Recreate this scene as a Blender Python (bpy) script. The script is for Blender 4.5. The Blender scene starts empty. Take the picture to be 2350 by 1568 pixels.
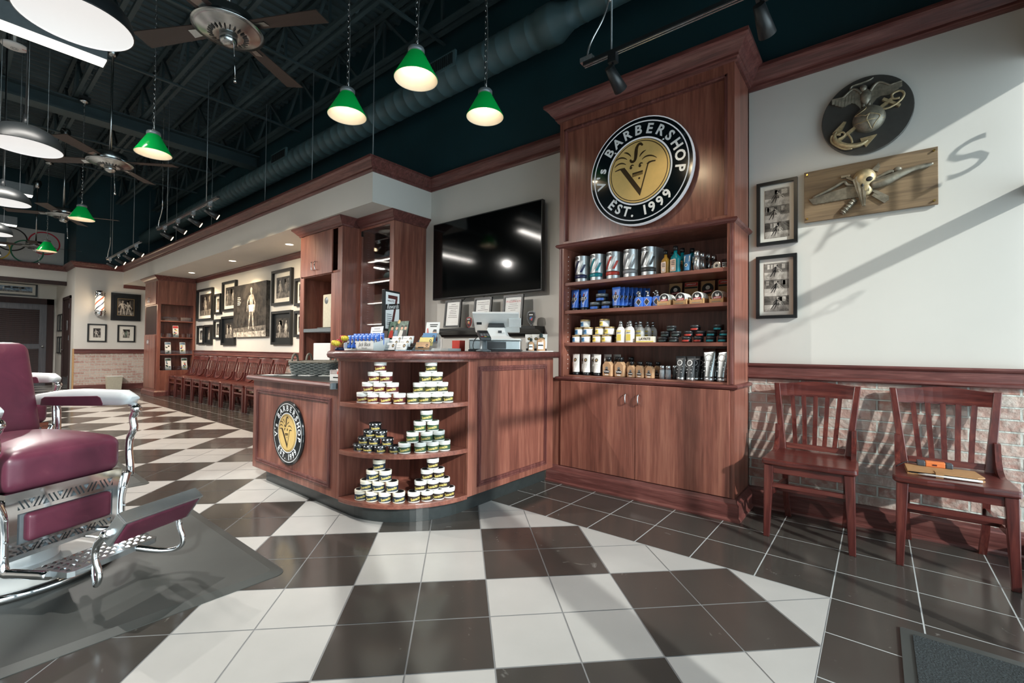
import bpy, bmesh, math, random
from mathutils import Vector, Matrix
sc = bpy.context.scene
COL = sc.collection
PI = math.pi
rnd = random.Random(7)

def lin(r, g, b):
    f = lambda v: (v/255/12.92) if v/255 <= .04045 else ((v/255+.055)/1.055)**2.4
    return (f(r), f(g), f(b), 1)

# ------------------------------------------------------------------ materials
MATS = {}
def _new(name):
    m = bpy.data.materials.new(name); m.use_nodes = True
    n = m.node_tree.nodes; n.clear()
    out = n.new('ShaderNodeOutputMaterial'); b = n.new('ShaderNodeBsdfPrincipled')
    m.node_tree.links.new(b.outputs[0], out.inputs[0])
    MATS[name] = m
    return m, n, m.node_tree.links, b

def plain(name, rgb, rough=.5, metal=0, var=.06, scale=30, coat=0, bump=0, spec=.5):
    """a plain coloured surface with a little procedural mottling"""
    m, n, l, b = _new(name)
    c = lin(*rgb)
    tc = n.new('ShaderNodeTexCoord'); no = n.new('ShaderNodeTexNoise')
    no.inputs['Scale'].default_value = scale; no.inputs['Detail'].default_value = 4
    l.new(tc.outputs['Object'], no.inputs['Vector'])
    cr = n.new('ShaderNodeValToRGB')
    cr.color_ramp.elements[0].position = .3; cr.color_ramp.elements[1].position = .7
    cr.color_ramp.elements[0].color = tuple(v*(1-var) for v in c[:3])+(1,)
    cr.color_ramp.elements[1].color = tuple(min(1, v*(1+var)) for v in c[:3])+(1,)
    l.new(no.outputs[0], cr.inputs[0]); l.new(cr.outputs[0], b.inputs['Base Color'])
    b.inputs['Roughness'].default_value = rough; b.inputs['Metallic'].default_value = metal
    b.inputs['Coat Weight'].default_value = coat; b.inputs['Specular IOR Level'].default_value = spec
    if bump:
        bu = n.new('ShaderNodeBump'); bu.inputs['Strength'].default_value = bump; bu.inputs['Distance'].default_value = .01
        l.new(no.outputs[0], bu.inputs['Height']); l.new(bu.outputs[0], b.inputs['Normal'])
    return m

def wood(name, dark, mid, light, axis='Z', rough=.3, grain=1.0, coat=.15):
    m, n, l, b = _new(name)
    tc = n.new('ShaderNodeTexCoord')
    mp = n.new('ShaderNodeMapping')
    s = [14*grain]*3; s['XYZ'.index(axis)] = .9*grain
    mp.inputs['Scale'].default_value = s
    l.new(tc.outputs['Object'], mp.inputs['Vector'])
    n1 = n.new('ShaderNodeTexNoise'); n1.inputs['Scale'].default_value = 1.0; n1.inputs['Detail'].default_value = 5; n1.inputs['Distortion'].default_value = .9
    n2 = n.new('ShaderNodeTexNoise'); n2.inputs['Scale'].default_value = 6.0; n2.inputs['Detail'].default_value = 3
    l.new(mp.outputs[0], n1.inputs['Vector']); l.new(mp.outputs[0], n2.inputs['Vector'])
    mx = n.new('ShaderNodeMix'); mx.data_type = 'FLOAT'; mx.inputs[0].default_value = .35
    l.new(n1.outputs[0], mx.inputs[2]); l.new(n2.outputs[0], mx.inputs[3])
    cr = n.new('ShaderNodeValToRGB'); e = cr.color_ramp.elements
    e[0].position = .3; e[0].color = lin(*dark); e[1].position = .72; e[1].color = lin(*light)
    x = e.new(.5); x.color = lin(*mid)
    l.new(mx.outputs[0], cr.inputs[0]); l.new(cr.outputs[0], b.inputs['Base Color'])
    b.inputs['Roughness'].default_value = rough
    b.inputs['Coat Weight'].default_value = coat; b.inputs['Coat Roughness'].default_value = .2
    return m

def glow(name, rgb, strength):
    m, n, l, b = _new(name)
    b.inputs['Base Color'].default_value = tuple(v*.3 for v in lin(*rgb)[:3])+(1,)
    b.inputs['Emission Color'].default_value = lin(*rgb); b.inputs['Emission Strength'].default_value = strength
    return m

def glass(name, rgb=(255, 255, 255), mixg=.12, rough=.02):
    m = bpy.data.materials.new(name); m.use_nodes = True; n = m.node_tree.nodes; n.clear(); l = m.node_tree.links
    out = n.new('ShaderNodeOutputMaterial'); mx = n.new('ShaderNodeMixShader'); t = n.new('ShaderNodeBsdfTransparent'); g = n.new('ShaderNodeBsdfGlossy')
    fr = n.new('ShaderNodeFresnel'); fr.inputs[0].default_value = 1.45
    mt = n.new('ShaderNodeMath'); mt.operation = 'MULTIPLY_ADD'; mt.inputs[1].default_value = .8; mt.inputs[2].default_value = mixg*.1
    l.new(fr.outputs[0], mt.inputs[0]); l.new(mt.outputs[0], mx.inputs[0])
    t.inputs[0].default_value = lin(*rgb); g.inputs[0].default_value = (1, 1, 1, 1); g.inputs[1].default_value = rough
    l.new(t.outputs[0], mx.inputs[1]); l.new(g.outputs[0], mx.inputs[2]); l.new(mx.outputs[0], out.inputs[0])
    MATS[name] = m
    return m

def M(name): return MATS[name]

# woods
PD, PM_, PL = (90, 51, 43), (128, 77, 64), (160, 106, 88)
for ax in 'XYZ':
    wood('panel'+ax, PD, PM_, PL, ax, .33, 1.0)
    wood('oak'+ax, (66, 36, 33), (102, 58, 54), (136, 90, 83), ax, .35, 2.2)
    wood('chairwood'+ax, (52, 21, 20), (86, 39, 35), (122, 64, 54), ax, .28, 1.6, .3)
wood('plankwood', (88, 72, 55), (128, 106, 80), (150, 128, 98), 'X', .6, 1.2, 0)
wood('darkdoor', (28, 13, 12), (44, 20, 18), (56, 28, 25), 'Z', .6, 1.0, 0)
wood('greydoor', (60, 58, 62), (76, 74, 79), (92, 88, 92), 'Z', .4, 1.6)
plain('wallpaint', (212, 209, 202), .75, var=.015, scale=3)
plain('blackpaint', (24, 58, 66), .5, var=.15, scale=2)
plain('decksteel', (54, 70, 74), .55, var=.2, scale=3)
plain('ductpaint', (72, 98, 104), .5, var=.1, scale=4)
plain('blackplastic', (22, 24, 27), .35)
plain('blackmetal', (26, 30, 32), .4)
plain('greyplastic', (70, 76, 82), .4)
plain('whiteplastic', (232, 231, 228), .35, var=.02)
plain('bannercloth', (186, 190, 190), .7, var=.02)
plain('paper', (236, 235, 232), .7, var=.02)
plain('matboard', (222, 218, 208), .8, var=.02)
plain('blackframe', (24, 27, 29), .35)
plain('goldfillet', (178, 152, 104), .4, .6)
plain('greenshade_cap', (20, 150, 60), .7)
plain('chrome', (232, 234, 236), .08, 1, var=.01)
plain('brushed', (176, 180, 180), .24, 1, var=.05, scale=60)
plain('brass', (190, 160, 90), .3, 1)
plain('porcelain', (228, 230, 230), .15, var=.01, coat=.5)
plain('rubbermat', (62, 64, 62), .5, var=.18, scale=2.2)
plain('grout', (138, 138, 138), .7)
plain('groutlight', (188, 190, 190), .7)
plain('cobalt', (40, 84, 190), .4, var=.12)
plain('bluetube', (64, 116, 210), .32, var=.05)
plain('offwhite', (238, 236, 230), .35, var=.02)
plain('creamlid', (240, 232, 214), .35, var=.02)
plain('kraft', (190, 150, 104), .8, var=.08)
plain('red', (196, 54, 60), .45)
plain('maroon_label', (84, 36, 34), .45)
plain('olive_label', (60, 62, 44), .45)
plain('green_label', (58, 84, 62), .45)
plain('navy_label', (38, 52, 66), .45)
plain('dark_label', (44, 34, 32), .45)
plain('script_yellow', (236, 212, 120), .45)
plain('silver', (198, 202, 204), .22, .85)
plain('whiteink', (240, 240, 238), .5, var=.01)
plain('blackink', (20, 20, 22), .5)
plain('greyink', (120, 120, 120), .6)
plain('orange', (224, 128, 74), .4)
plain('leather_tan', (168, 126, 84), .55, var=.08)
plain('signblack', (10, 19, 24), .12, var=.02, coat=.6)
plain('signgold', (226, 192, 122), .35, .1, var=.03)
plain('signbrown', (58, 42, 20), .4)
plain('signwhite', (240, 243, 246), .4, var=.01)
plain('bronze', (132, 126, 112), .4, .4, var=.35, scale=40)
plain('bronzelight', (182, 164, 128), .4, .4, var=.25, scale=60)
plain('darkoval', (74, 73, 70), .25, coat=.3)
plain('tvscreen', (4, 6, 7), .08, var=0, spec=.35)
plain('tinmetal', (186, 190, 192), .34, .8)
plain('basketweave', (104, 110, 108), .6, var=.35, scale=70, bump=.5)
plain('basketrim', (116, 110, 98), .6, var=.3, scale=70)
plain('greenfabric', (62, 76, 74), .8)
plain('teal', (0, 128, 140), .3, var=.08)
plain('navy', (34, 40, 78), .35)
plain('canred', (186, 58, 46), .35)
plain('cangrey', (140, 144, 148), .35)
plain('canblack', (58, 60, 62), .35)
plain('amber', (176, 132, 52), .2, var=.1)
plain('peach', (196, 156, 120), .2, var=.1)
plain('bluelabel', (74, 132, 178), .5)
plain('yellowlabel', (226, 204, 90), .5)
plain('ringblue', (50, 110, 170), .5); plain('ringyellow', (206, 176, 70), .5); plain('ringgreen', (30, 110, 84), .5)
plain('ringred', (190, 40, 60), .5)





def photo(name, lo, hi, scale):
    m, n, l, b = _new(name); tc = n.new('ShaderNodeTexCoord'); no = n.new('ShaderNodeTexNoise'); no.inputs['Scale'].default_value = scale; no.inputs['Detail'].default_value = 8; no.inputs['Roughness'].default_value = .65; no.inputs['Distortion'].default_value = .6
    l.new(tc.outputs['Object'], no.inputs['Vector']); cr = n.new('ShaderNodeValToRGB'); e = cr.color_ramp.elements; e[0].position = .38; e[0].color = lin(*lo); e[1].position = .62; e[1].color = lin(*hi); l.new(no.outputs[0], cr.inputs[0]); l.new(cr.outputs[0], b.inputs['Base Color']); b.inputs['Roughness'].default_value = .3
photo('photodark', (22, 20, 19), (74, 70, 66), 9); photo('photomid', (56, 53, 50), (140, 134, 126), 14); photo('photolight', (120, 114, 106), (222, 215, 204), 12)
photo('photogreen', (36, 62, 48), (128, 150, 132), 12); photo('photoblue', (58, 84, 110), (150, 172, 188), 9)
plain('flowerred', (168, 42, 46), .6, var=.15); plain('floweryellow', (220, 196, 60), .6, var=.15)
plain('laminate', (44, 48, 48), .3, var=.15)
plain('steelgrey', (120, 128, 132), .35, .3)
plain('bladewood', (54, 42, 38), .5)
plain('binplastic', (196, 190, 170), .5)
plain('skin', (214, 168, 140), .6)
glow('domeglow', (255, 253, 250), .75)
glow('tubeglow', (255, 250, 240), 1.6)
glow('downglow', (255, 236, 205), 8.0)
glow('bulbglow', (255, 230, 195), 2.0)
glow('spotglow', (255, 225, 180), 8.0)
glow('stripglow', (255, 246, 235), 4.0)
glow('poleglow', (255, 236, 200), 1.3)
glow('polered', (235, 90, 60), .8); glow('poleblue', (50, 70, 110), .4)
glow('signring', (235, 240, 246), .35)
glass('clearglass'); glass('windowglass', (246, 250, 250), .05); glass('acrylic', (235, 240, 242), .4)
# shade glass: green skin that glows faintly in place of lamp light passing through
m, n_, l_, b = _new('greenshade')
b.inputs['Base Color'].default_value = lin(8, 142, 62); b.inputs['Roughness'].default_value = .15
b.inputs['Transmission Weight'].default_value = 0; b.inputs['Emission Color'].default_value = lin(0, 150, 60); b.inputs['Emission Strength'].default_value = .22
plain('shadewhite', (214, 202, 182), .35, var=.02)
# floor tiles
def tile(name, rgb, rough, smear):
    m, n, l, b = _new(name)
    c = lin(*rgb); tc = n.new('ShaderNodeTexCoord'); no = n.new('ShaderNodeTexNoise'); no.inputs['Scale'].default_value = 4; no.inputs['Detail'].default_value = 6
    l.new(tc.outputs['Object'], no.inputs['Vector'])
    cr = n.new('ShaderNodeValToRGB'); cr.color_ramp.elements[0].color = tuple(v*.88 for v in c[:3])+(1,); cr.color_ramp.elements[1].color = tuple(min(1, v*1.1) for v in c[:3])+(1,)
    l.new(no.outputs[0], cr.inputs[0])
    # scuffs: thin bright smears with their own shape
    n2 = n.new('ShaderNodeTexNoise'); n2.inputs['Scale'].default_value = 7; n2.inputs['Detail'].default_value = 9; n2.inputs['Distortion'].default_value = 2.5
    l.new(tc.outputs['Object'], n2.inputs['Vector'])
    r2 = n.new('ShaderNodeValToRGB'); r2.color_ramp.elements[0].position = .68; r2.color_ramp.elements[1].position = .8
    r2.color_ramp.elements[1].color = (smear,)*3+(1,)
    l.new(n2.outputs[0], r2.inputs[0])
    mx = n.new('ShaderNodeMix'); mx.data_type = 'RGBA'; mx.inputs[7].default_value = lin(170, 168, 162)
    l.new(r2.outputs[0], mx.inputs[0]); l.new(cr.outputs[0], mx.inputs[6]); l.new(mx.outputs[2], b.inputs['Base Color'])
    b.inputs['Roughness'].default_value = rough
    return m
tile('tilewhite', (186, 183, 179), .24, .1)
tile('tileblack', (70, 66, 62), .15, .5)
# whitewashed brick
def brick(name, ax):
    m, n, l, b = _new(name)
    tc = n.new('ShaderNodeTexCoord'); sp = n.new('ShaderNodeSeparateXYZ'); cb = n.new('ShaderNodeCombineXYZ')
    l.new(tc.outputs['Object'], sp.inputs[0]); l.new(sp.outputs['XY'.index(ax)], cb.inputs[0]); l.new(sp.outputs[2], cb.inputs[1])
    br = n.new('ShaderNodeTexBrick'); br.offset = .5
    br.inputs['Scale'].default_value = 1; br.inputs['Brick Width'].default_value = .205; br.inputs['Row Height'].default_value = .0675
    br.inputs['Mortar Size'].default_value = .006; br.inputs['Mortar Smooth'].default_value = .3; br.inputs['Bias'].default_value = -.1
    br.inputs['Color1'].default_value = lin(176, 134, 122); br.inputs['Color2'].default_value = lin(206, 186, 174); br.inputs['Mortar'].default_value = lin(206, 211, 203)
    l.new(cb.outputs[0], br.inputs['Vector'])
    no = n.new('ShaderNodeTexNoise'); no.inputs['Scale'].default_value = 22; no.inputs['Detail'].default_value = 6
    l.new(tc.outputs['Object'], no.inputs['Vector'])
    cr = n.new('ShaderNodeValToRGB'); cr.color_ramp.elements[0].position = .42; cr.color_ramp.elements[1].position = .68
    l.new(no.outputs[0], cr.inputs[0])
    mx = n.new('ShaderNodeMix'); mx.data_type = 'RGBA'; mx.inputs[7].default_value = lin(206, 198, 188)
    mm = n.new('ShaderNodeMath'); mm.operation = 'MULTIPLY'; mm.inputs[1].default_value = .7; l.new(cr.outputs[0], mm.inputs[0])
    l.new(mm.outputs[0], mx.inputs[0]); l.new(br.outputs['Color'], mx.inputs[6]); l.new(mx.outputs[2], b.inputs['Base Color'])
    ad = n.new('ShaderNodeMath'); ad.operation = 'MULTIPLY_ADD'; ad.inputs[1].default_value = -1.0
    l.new(br.outputs['Fac'], ad.inputs[0]); l.new(no.outputs[0], ad.inputs[2])
    bu = n.new('ShaderNodeBump'); bu.inputs['Strength'].default_value = .9; bu.inputs['Distance'].default_value = .012
    l.new(ad.outputs[0], bu.inputs['Height']); l.new(bu.outputs[0], b.inputs['Normal'])
    b.inputs['Roughness'].default_value = .85
brick('brickX', 'X'); brick('brickY', 'Y')
# worn burgundy leather
m, n, l, b = _new('leather')
tc = n.new('ShaderNodeTexCoord'); no = n.new('ShaderNodeTexNoise'); no.inputs['Scale'].default_value = 9; no.inputs['Detail'].default_value = 8; no.inputs['Distortion'].default_value = 1.5
l.new(tc.outputs['Object'], no.inputs['Vector']); cr = n.new('ShaderNodeValToRGB'); e = cr.color_ramp.elements
e[0].position = .3; e[0].color = lin(88, 40, 57); e[1].position = .88; e[1].color = lin(136, 84, 90); x = e.new(.66); x.color = lin(99, 46, 63)
l.new(no.outputs[0], cr.inputs[0]); l.new(cr.outputs[0], b.inputs['Base Color']); b.inputs['Roughness'].default_value = .36
# carpet mat
plain('carpet', (46, 52, 54), .95, var=.5, scale=160, bump=1.0)

# ------------------------------------------------------------------ mesh builder
T_XZ = lambda y: (lambda a, b, d: (a, y-d, b))      # drawn on a wall facing -Y, d = out of the wall
T_YZ = lambda x: (lambda a, b, d: (x+d, a, b))      # drawn on a wall facing +X
T_XY = lambda z: (lambda a, b, d: (a, b, z+d))      # drawn on a surface facing up
class MB:
    def __init__(s): s.v = []; s.f = []; s.m = []; s.sm = []
    def add(s, vs, fs, mat=0, smooth=False):
        b = len(s.v); s.v += [tuple(v) for v in vs]
        for f in fs: s.f.append(tuple(b+i for i in f)); s.m.append(mat); s.sm.append(smooth)
        return s
    def box(s, x0, x1, y0, y1, z0, z1, mat=0):
        v = [(x, y, z) for x in (x0, x1) for y in (y0, y1) for z in (z0, z1)]
        return s.add(v, [(0, 1, 3, 2), (4, 6, 7, 5), (0, 4, 5, 1), (2, 3, 7, 6), (0, 2, 6, 4), (1, 5, 7, 3)], mat)
    def hexa(s, lo, hi, mat=0):
        """eight corners: four of the lower face then four of the upper"""
        return s.add(list(lo)+list(hi), [(3, 2, 1, 0), (4, 5, 6, 7), (0, 1, 5, 4), (1, 2, 6, 5), (2, 3, 7, 6), (3, 0, 4, 7)], mat)
    def prism(s, poly, T, d0, d1, mat=0, smooth=False):
        n = len(poly)
        vs = [T(a, b, d0) for a, b in poly]+[T(a, b, d1) for a, b in poly]
        s.add(vs, [tuple(range(n-1, -1, -1)), tuple(range(n, 2*n))], mat)
        return s.add(vs, [(i, (i+1) % n, n+(i+1) % n, n+i) for i in range(n)], mat, smooth)
    def face(s, poly, T, d, mat=0): return s.add([T(a, b, d) for a, b in poly], [tuple(range(len(poly)))], mat)
    def bar(s, p, q, w, h=None, mat=0, up=(0, 0, 1)):
        p, q, up = Vector(p), Vector(q), Vector(up); h = h or w
        d = (q-p).normalized(); sx = d.cross(up)
        if sx.length < 1e-4: sx = d.cross(Vector((0, 1, 0)))
        sx.normalize(); sy = sx.cross(d)
        c = [(-1, -1), (1, -1), (1, 1), (-1, 1)]
        return s.hexa([p+sx*a*w/2+sy*b*h/2 for a, b in c], [q+sx*a*w/2+sy*b*h/2 for a, b in c], mat)
    def cyl(s, p, q, r0, r1=None, n=16, mat=0, caps=True, smooth=True):
        p, q = Vector(p), Vector(q); r1 = r0 if r1 is None else r1
        d = (q-p).normalized(); a = d.orthogonal().normalized(); b = d.cross(a)
        vs = [c+(a*math.cos(t)+b*math.sin(t))*r for c, r in ((p, r0), (q, r1)) for t in [2*PI*i/n for i in range(n)]]
        s.add(vs, [(i, (i+1) % n, n+(i+1) % n, n+i) for i in range(n)], mat, smooth)
        if caps: s.add(vs, [tuple(range(n-1, -1, -1)), tuple(range(n, 2*n))], mat)
        return s
    def lathe(s, prof, c=(0, 0, 0), n=24, mat=0, smooth=True, T=None, a0=0, a1=2*PI):
        full = abs(a1-a0-2*PI) < 1e-6; k = n if full else n+1
        T = T or (lambda a, b, d: (c[0]+a, c[1]+b, c[2]+d))
        vs = [T(r*math.cos(a0+(a1-a0)*i/n), r*math.sin(a0+(a1-a0)*i/n), z) for r, z in prof for i in range(k)]
        fs = []
        for j in range(len(prof)-1):
            for i in range(n):
                i2 = (i+1) % k
                fs.append((j*k+i, j*k+i2, (j+1)*k+i2, (j+1)*k+i))
        return s.add(vs, fs, mat, smooth)
    def tube(s, path, r, n=8, mat=0, closed=False, flat=1.0):
        P = [Vector(p) for p in path]; N = len(P); rs = list(r) if isinstance(r, (list, tuple)) else [r]*N
        if not closed and 3 <= N <= 16:                      # round the corners of the path
            Q, q = [], []
            for i in range(N-1):
                a, b, c, e = P[max(i-1, 0)], P[i], P[i+1], P[min(i+2, N-1)]
                for k in range(4):
                    t = k/4; Q.append(.5*((2*b)+(c-a)*t+(2*a-5*b+4*c-e)*t*t+(3*b-a-3*c+e)*t**3)); q.append(rs[i]+(rs[i+1]-rs[i])*t)
            P, rs = Q+[P[-1]], q+[rs[-1]]; N = len(P)
        prev = None; vs = []
        for i in range(N):
            d = (P[(i+1) % N]-P[i-1]) if closed else (P[min(i+1, N-1)]-P[max(i-1, 0)])
            d.normalize()
            a = d.orthogonal().normalized() if prev is None else (prev-d*prev.dot(d)).normalized()
            prev = a; b = d.cross(a)
            vs += [P[i]+(a*math.cos(2*PI*k/n)+b*math.sin(2*PI*k/n)*flat)*rs[i] for k in range(n)]
        fs = [((i % N)*n+k, (i % N)*n+(k+1) % n, ((i+1) % N)*n+(k+1) % n, ((i+1) % N)*n+k) for i in range(N if closed else N-1) for k in range(n)]
        s.add(vs, fs, mat, True)
        if not closed: s.add(vs, [tuple(range(n-1, -1, -1)), tuple(range((N-1)*n, N*n))], mat)
        return s
    def ball(s, c, r, nu=16, nv=10, mat=0, rot=None):
        rx, ry, rz = r if isinstance(r, (tuple, list)) else (r, r, r)
        vs = []
        for j in range(nv+1):
            t = PI*j/nv
            for i in range(nu):
                p = Vector((rx*math.sin(t)*math.cos(2*PI*i/nu), ry*math.sin(t)*math.sin(2*PI*i/nu), rz*math.cos(t)))
                if rot: p = rot @ p
                vs.append(p+Vector(c))
        return s.add(vs, [(j*nu+i, (j+1)*nu+i, (j+1)*nu+(i+1) % nu, j*nu+(i+1) % nu) for j in range(nv) for i in range(nu)], mat, True)
    def sweep(s, prof, path, mat=0, closed_prof=True):
        """profile (out, height) along a polyline in plan; out is to the left of travel, corners are mitred"""
        P = [Vector((p[0], p[1])) for p in path]; N = len(P); vs = []
        nr = []
        for i in range(N-1):
            d = (P[i+1]-P[i]).normalized(); nr.append(Vector((-d.y, d.x)))
        for i in range(N):
            if i == 0: mv = nr[0]
            elif i == N-1: mv = nr[-1]
            else: mv = (nr[i-1]+nr[i])/(1+nr[i-1].dot(nr[i]))
            vs += [(P[i].x+mv.x*o, P[i].y+mv.y*o, h) for o, h in prof]
        k = len(prof)
        for i in range(N-1):
            s.add(vs, [(i*k+j, i*k+(j+1) % k, (i+1)*k+(j+1) % k, (i+1)*k+j) for j in range(k if closed_prof else k-1)], mat)
        s.add(vs, [tuple(range(k-1, -1, -1)), tuple(range((N-1)*k, N*k))], mat)
        return s
    def text(s, t, size, T, d=0.0, mat=0, at=(0, 0), align='CENTER', bold=0.0, shear=0.0, sx=1.0, rot=0.0, wrap=None, thick=0):
        g = glyphs(t, align, bold, shear); ca, sa = math.cos(rot), math.sin(rot)
        vs = []
        for x, y in g[0]:
            a, b = x*size*sx, y*size
            a, b = at[0]+a*ca-b*sa, at[1]+a*sa+b*ca
            vs.append(T(a, b, d))
        return s.add(vs, g[1], mat)
    def xf(s, mtx):
        s.v = [tuple(mtx @ Vector(v)) for v in s.v]; return s
    def mesh(s, name, mats, bevel=0):
        me = bpy.data.meshes.new(name); me.from_pydata(s.v, [], s.f)
        for mt in (mats if isinstance(mats, (list, tuple)) else [mats]): me.materials.append(M(mt) if isinstance(mt, str) else mt)
        me.polygons.foreach_set('material_index', s.m); me.polygons.foreach_set('use_smooth', s.sm)
        bm = bmesh.new(); bm.from_mesh(me)
        bmesh.ops.remove_doubles(bm, verts=bm.verts, dist=1e-6)
        bmesh.ops.recalc_face_normals(bm, faces=bm.faces)
        bm.to_mesh(me); bm.free(); me.update()
        return me

_G = {}
def glyphs(t, align, bold, shear):
    key = (t, align, bold, shear)
    if key not in _G:
        cu = bpy.data.curves.new('lettering', 'FONT'); cu.body = t; cu.align_x = align; cu.align_y = 'CENTER'
        cu.size = 1; cu.offset = bold; cu.shear = shear; cu.resolution_u = 3; cu.fill_mode = 'FRONT'
        o = bpy.data.objects.new('lettering', cu); me = o.to_mesh()
        _G[key] = ([(v.co.x, v.co.y) for v in me.vertices], [tuple(p.vertices) for p in me.polygons])
        o.to_mesh_clear(); bpy.data.objects.remove(o); bpy.data.curves.remove(cu)
    return _G[key]

# ------------------------------------------------------------------ objects
def obj(name, mb, mats, parent=None, loc=(0, 0, 0), bevel=0, label=None, seg=2):
    me = mb if isinstance(mb, bpy.types.Mesh) else mb.mesh(name, mats)
    o = bpy.data.objects.new(name, me); COL.objects.link(o); o.location = loc
    if parent is not None: o.parent = parent
    if bevel:
        md = o.modifiers.new('bevel', 'BEVEL'); md.width = bevel; md.segments = seg; md.limit_method = 'ANGLE'; md.angle_limit = math.radians(50)
    if label: o['label'] = label
    return o
def tag(o, label, cat, group=None, kind=None):
    o['label'] = label
    if cat: o['category'] = cat
    if group: o['group'] = group
    if kind: o['kind'] = kind
    return o
def thing(name, label, cat, loc=(0, 0, 0), rotz=0, group=None, kind=None):
    o = bpy.data.objects.new(name, None); COL.objects.link(o); o.location = loc; o.rotation_euler = (0, 0, rotz); o.empty_display_size = .1
    return tag(o, label, cat, group, kind)
def struct(name, mb, mats, label=None, parent=None):
    o = obj(name, mb, mats, parent); o['kind'] = 'structure'
    if label: o['label'] = label
    return o
def copy_tree(o, parent=None):
    c = o.copy(); COL.objects.link(c); c.parent = parent
    for ch in list(o.children): copy_tree(ch, c)
    return c
_USED = {}
def place(key, builder, label, cat, loc, rotz=0, group=None, scale=None):
    """the first call builds the thing, later ones copy it with all its parts"""
    if key not in _USED: o = builder(); _USED[key] = o
    else: o = copy_tree(_USED[key])
    o.location = loc; o.rotation_euler = (0, 0, rotz)
    if scale: o.scale = scale
    for k in ('label', 'category', 'group'):
        if k in o: del o[k]
    return tag(o, label, cat, group)
def circ(cx, cy, r, n=32, a0=0, a1=2*PI, ry=None):
    full = abs(a1-a0-2*PI) < 1e-6
    return [(cx+r*math.cos(a0+(a1-a0)*i/n), cy+(ry or r)*math.sin(a0+(a1-a0)*i/n)) for i in range(n if full else n+1)]
def rrect(x0, x1, y0, y1, r, n=4):
    out = []
    for cx, cy, a in ((x1-r, y1-r, 0), (x0+r, y1-r, PI/2), (x0+r, y0+r, PI), (x1-r, y0+r, 1.5*PI)):
        out += [(cx+r*math.cos(a+PI/2*i/n), cy+r*math.sin(a+PI/2*i/n)) for i in range(n+1)]
    return out
def ring(mb, cx, cy, r0, r1, T, d, mat, n=48, d0=None):
    for i in range(n):
        a, b = 2*PI*i/n, 2*PI*(i+1)/n
        q = [(cx+r0*math.cos(a), cy+r0*math.sin(a)), (cx+r1*math.cos(a), cy+r1*math.sin(a)), (cx+r1*math.cos(b), cy+r1*math.sin(b)), (cx+r0*math.cos(b), cy+r0*math.sin(b))]
        mb.face(q, T, d, mat)
def stroke(mb, pts, w, T, d, mat):
    """a flat painted ribbon of varying width through points (a, b[, width])"""
    P = []
    for p in pts:
        if not P or (Vector(p[:2])-Vector(P[-1][:2])).length > 1e-6: P.append(p)
    L, R = [], []
    for i, p in enumerate(P):
        dd = Vector(P[min(i+1, len(P)-1)][:2])-Vector(P[max(i-1, 0)][:2])
        nn = Vector((-dd.y, dd.x)).normalized()*(p[2] if len(p) > 2 else w)/2
        L.append((p[0]+nn.x, p[1]+nn.y)); R.append((p[0]-nn.x, p[1]-nn.y))
    n = len(P)
    mb.add([T(a, b, d) for a, b in L+R], [(i, n+i, n+i+1, i+1) for i in range(n-1)], mat)
def bez(p0, p1, p2, p3, n=10):
    out = []
    for i in range(n+1):
        t = i/n; u = 1-t
        out.append(tuple(u**3*a+3*u*u*t*b+3*u*t*t*c+t**3*e for a, b, c, e in zip(p0, p1, p2, p3)))
    return out
ORD = ['first', 'second', 'third', 'fourth', 'fifth', 'sixth', 'seventh', 'eighth', 'ninth', 'tenth']
# ================================================================== the room
T = .308; GX, GY = -1.691, 1.434                    # floor tile pitch, a corner of the diagonal field
XE, YB = -.166, 2.523                               # where the diagonal field stops
WY = 3.69                                           # face of the long wall
def clip(poly, nx, ny, c):
    out = []
    for i in range(len(poly)):
        p, q = poly[i], poly[(i+1) % len(poly)]
        a, b = p[0]*nx+p[1]*ny-c, q[0]*nx+q[1]*ny-c
        if a <= 0: out.append(p)
        if a*b < 0:
            t = a/(a-b); out.append((p[0]+(q[0]-p[0])*t, p[1]+(q[1]-p[1])*t))
    return out
fl = MB()
fl.face([(-18.3, -3.6), (.9, -3.6), (.9, 3.8), (-18.3, 3.8)], T_XY(-.0015), 0, 2)
g = .006; r2 = math.sqrt(.5)
for u in range(-45, 25):
    for v in range(-35, 45):
        pts = []
        for du, dv in ((g/2, g/2), (T-g/2, g/2), (T-g/2, T-g/2), (g/2, T-g/2)):
            a, b = u*T+du, v*T+dv
            pts.append((GX+(a-b)*r2, GY+(a+b)*r2))
        for nx, ny, c in ((1, 0, XE-g/2), (0, 1, YB-g/2), (-1, 0, 18.2), (0, -1, 3.55)):
            pts = clip(pts, nx, ny, c)
            if len(pts) < 3: break
        if len(pts) >= 3:
            white = ((u+1)//2+v//2) % 2 == 0
            fl.face(pts, T_XY(0), 0, 0 if white else 1)
px_, py_ = T*1.011, T*1.033
for i in range(-54, 4):
    for j in range(-20, 4):
        x0, y0 = XE+i*px_, YB+j*py_
        if i < 0 and j < 0: continue
        y0c = y0; x1, y1 = x0+px_, y0+py_
        if y1 > 3.75: y1 = 3.75
        fl.face([(x0, y0), (x1, y0), (x1, y1), (x0, y1)], T_XY(-.0006), 0, 3); fl.face([(x0+g/2, y0+g/2), (x1-g/2, y0+g/2), (x1-g/2, y1-g/2), (x0+g/2, y1-g/2)], T_XY(0), 0, 1)
struct('floor', fl, ['tilewhite', 'tileblack', 'grout', 'groutlight'], 'black and cream checkerboard tile floor laid diagonally with a black border')

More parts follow.
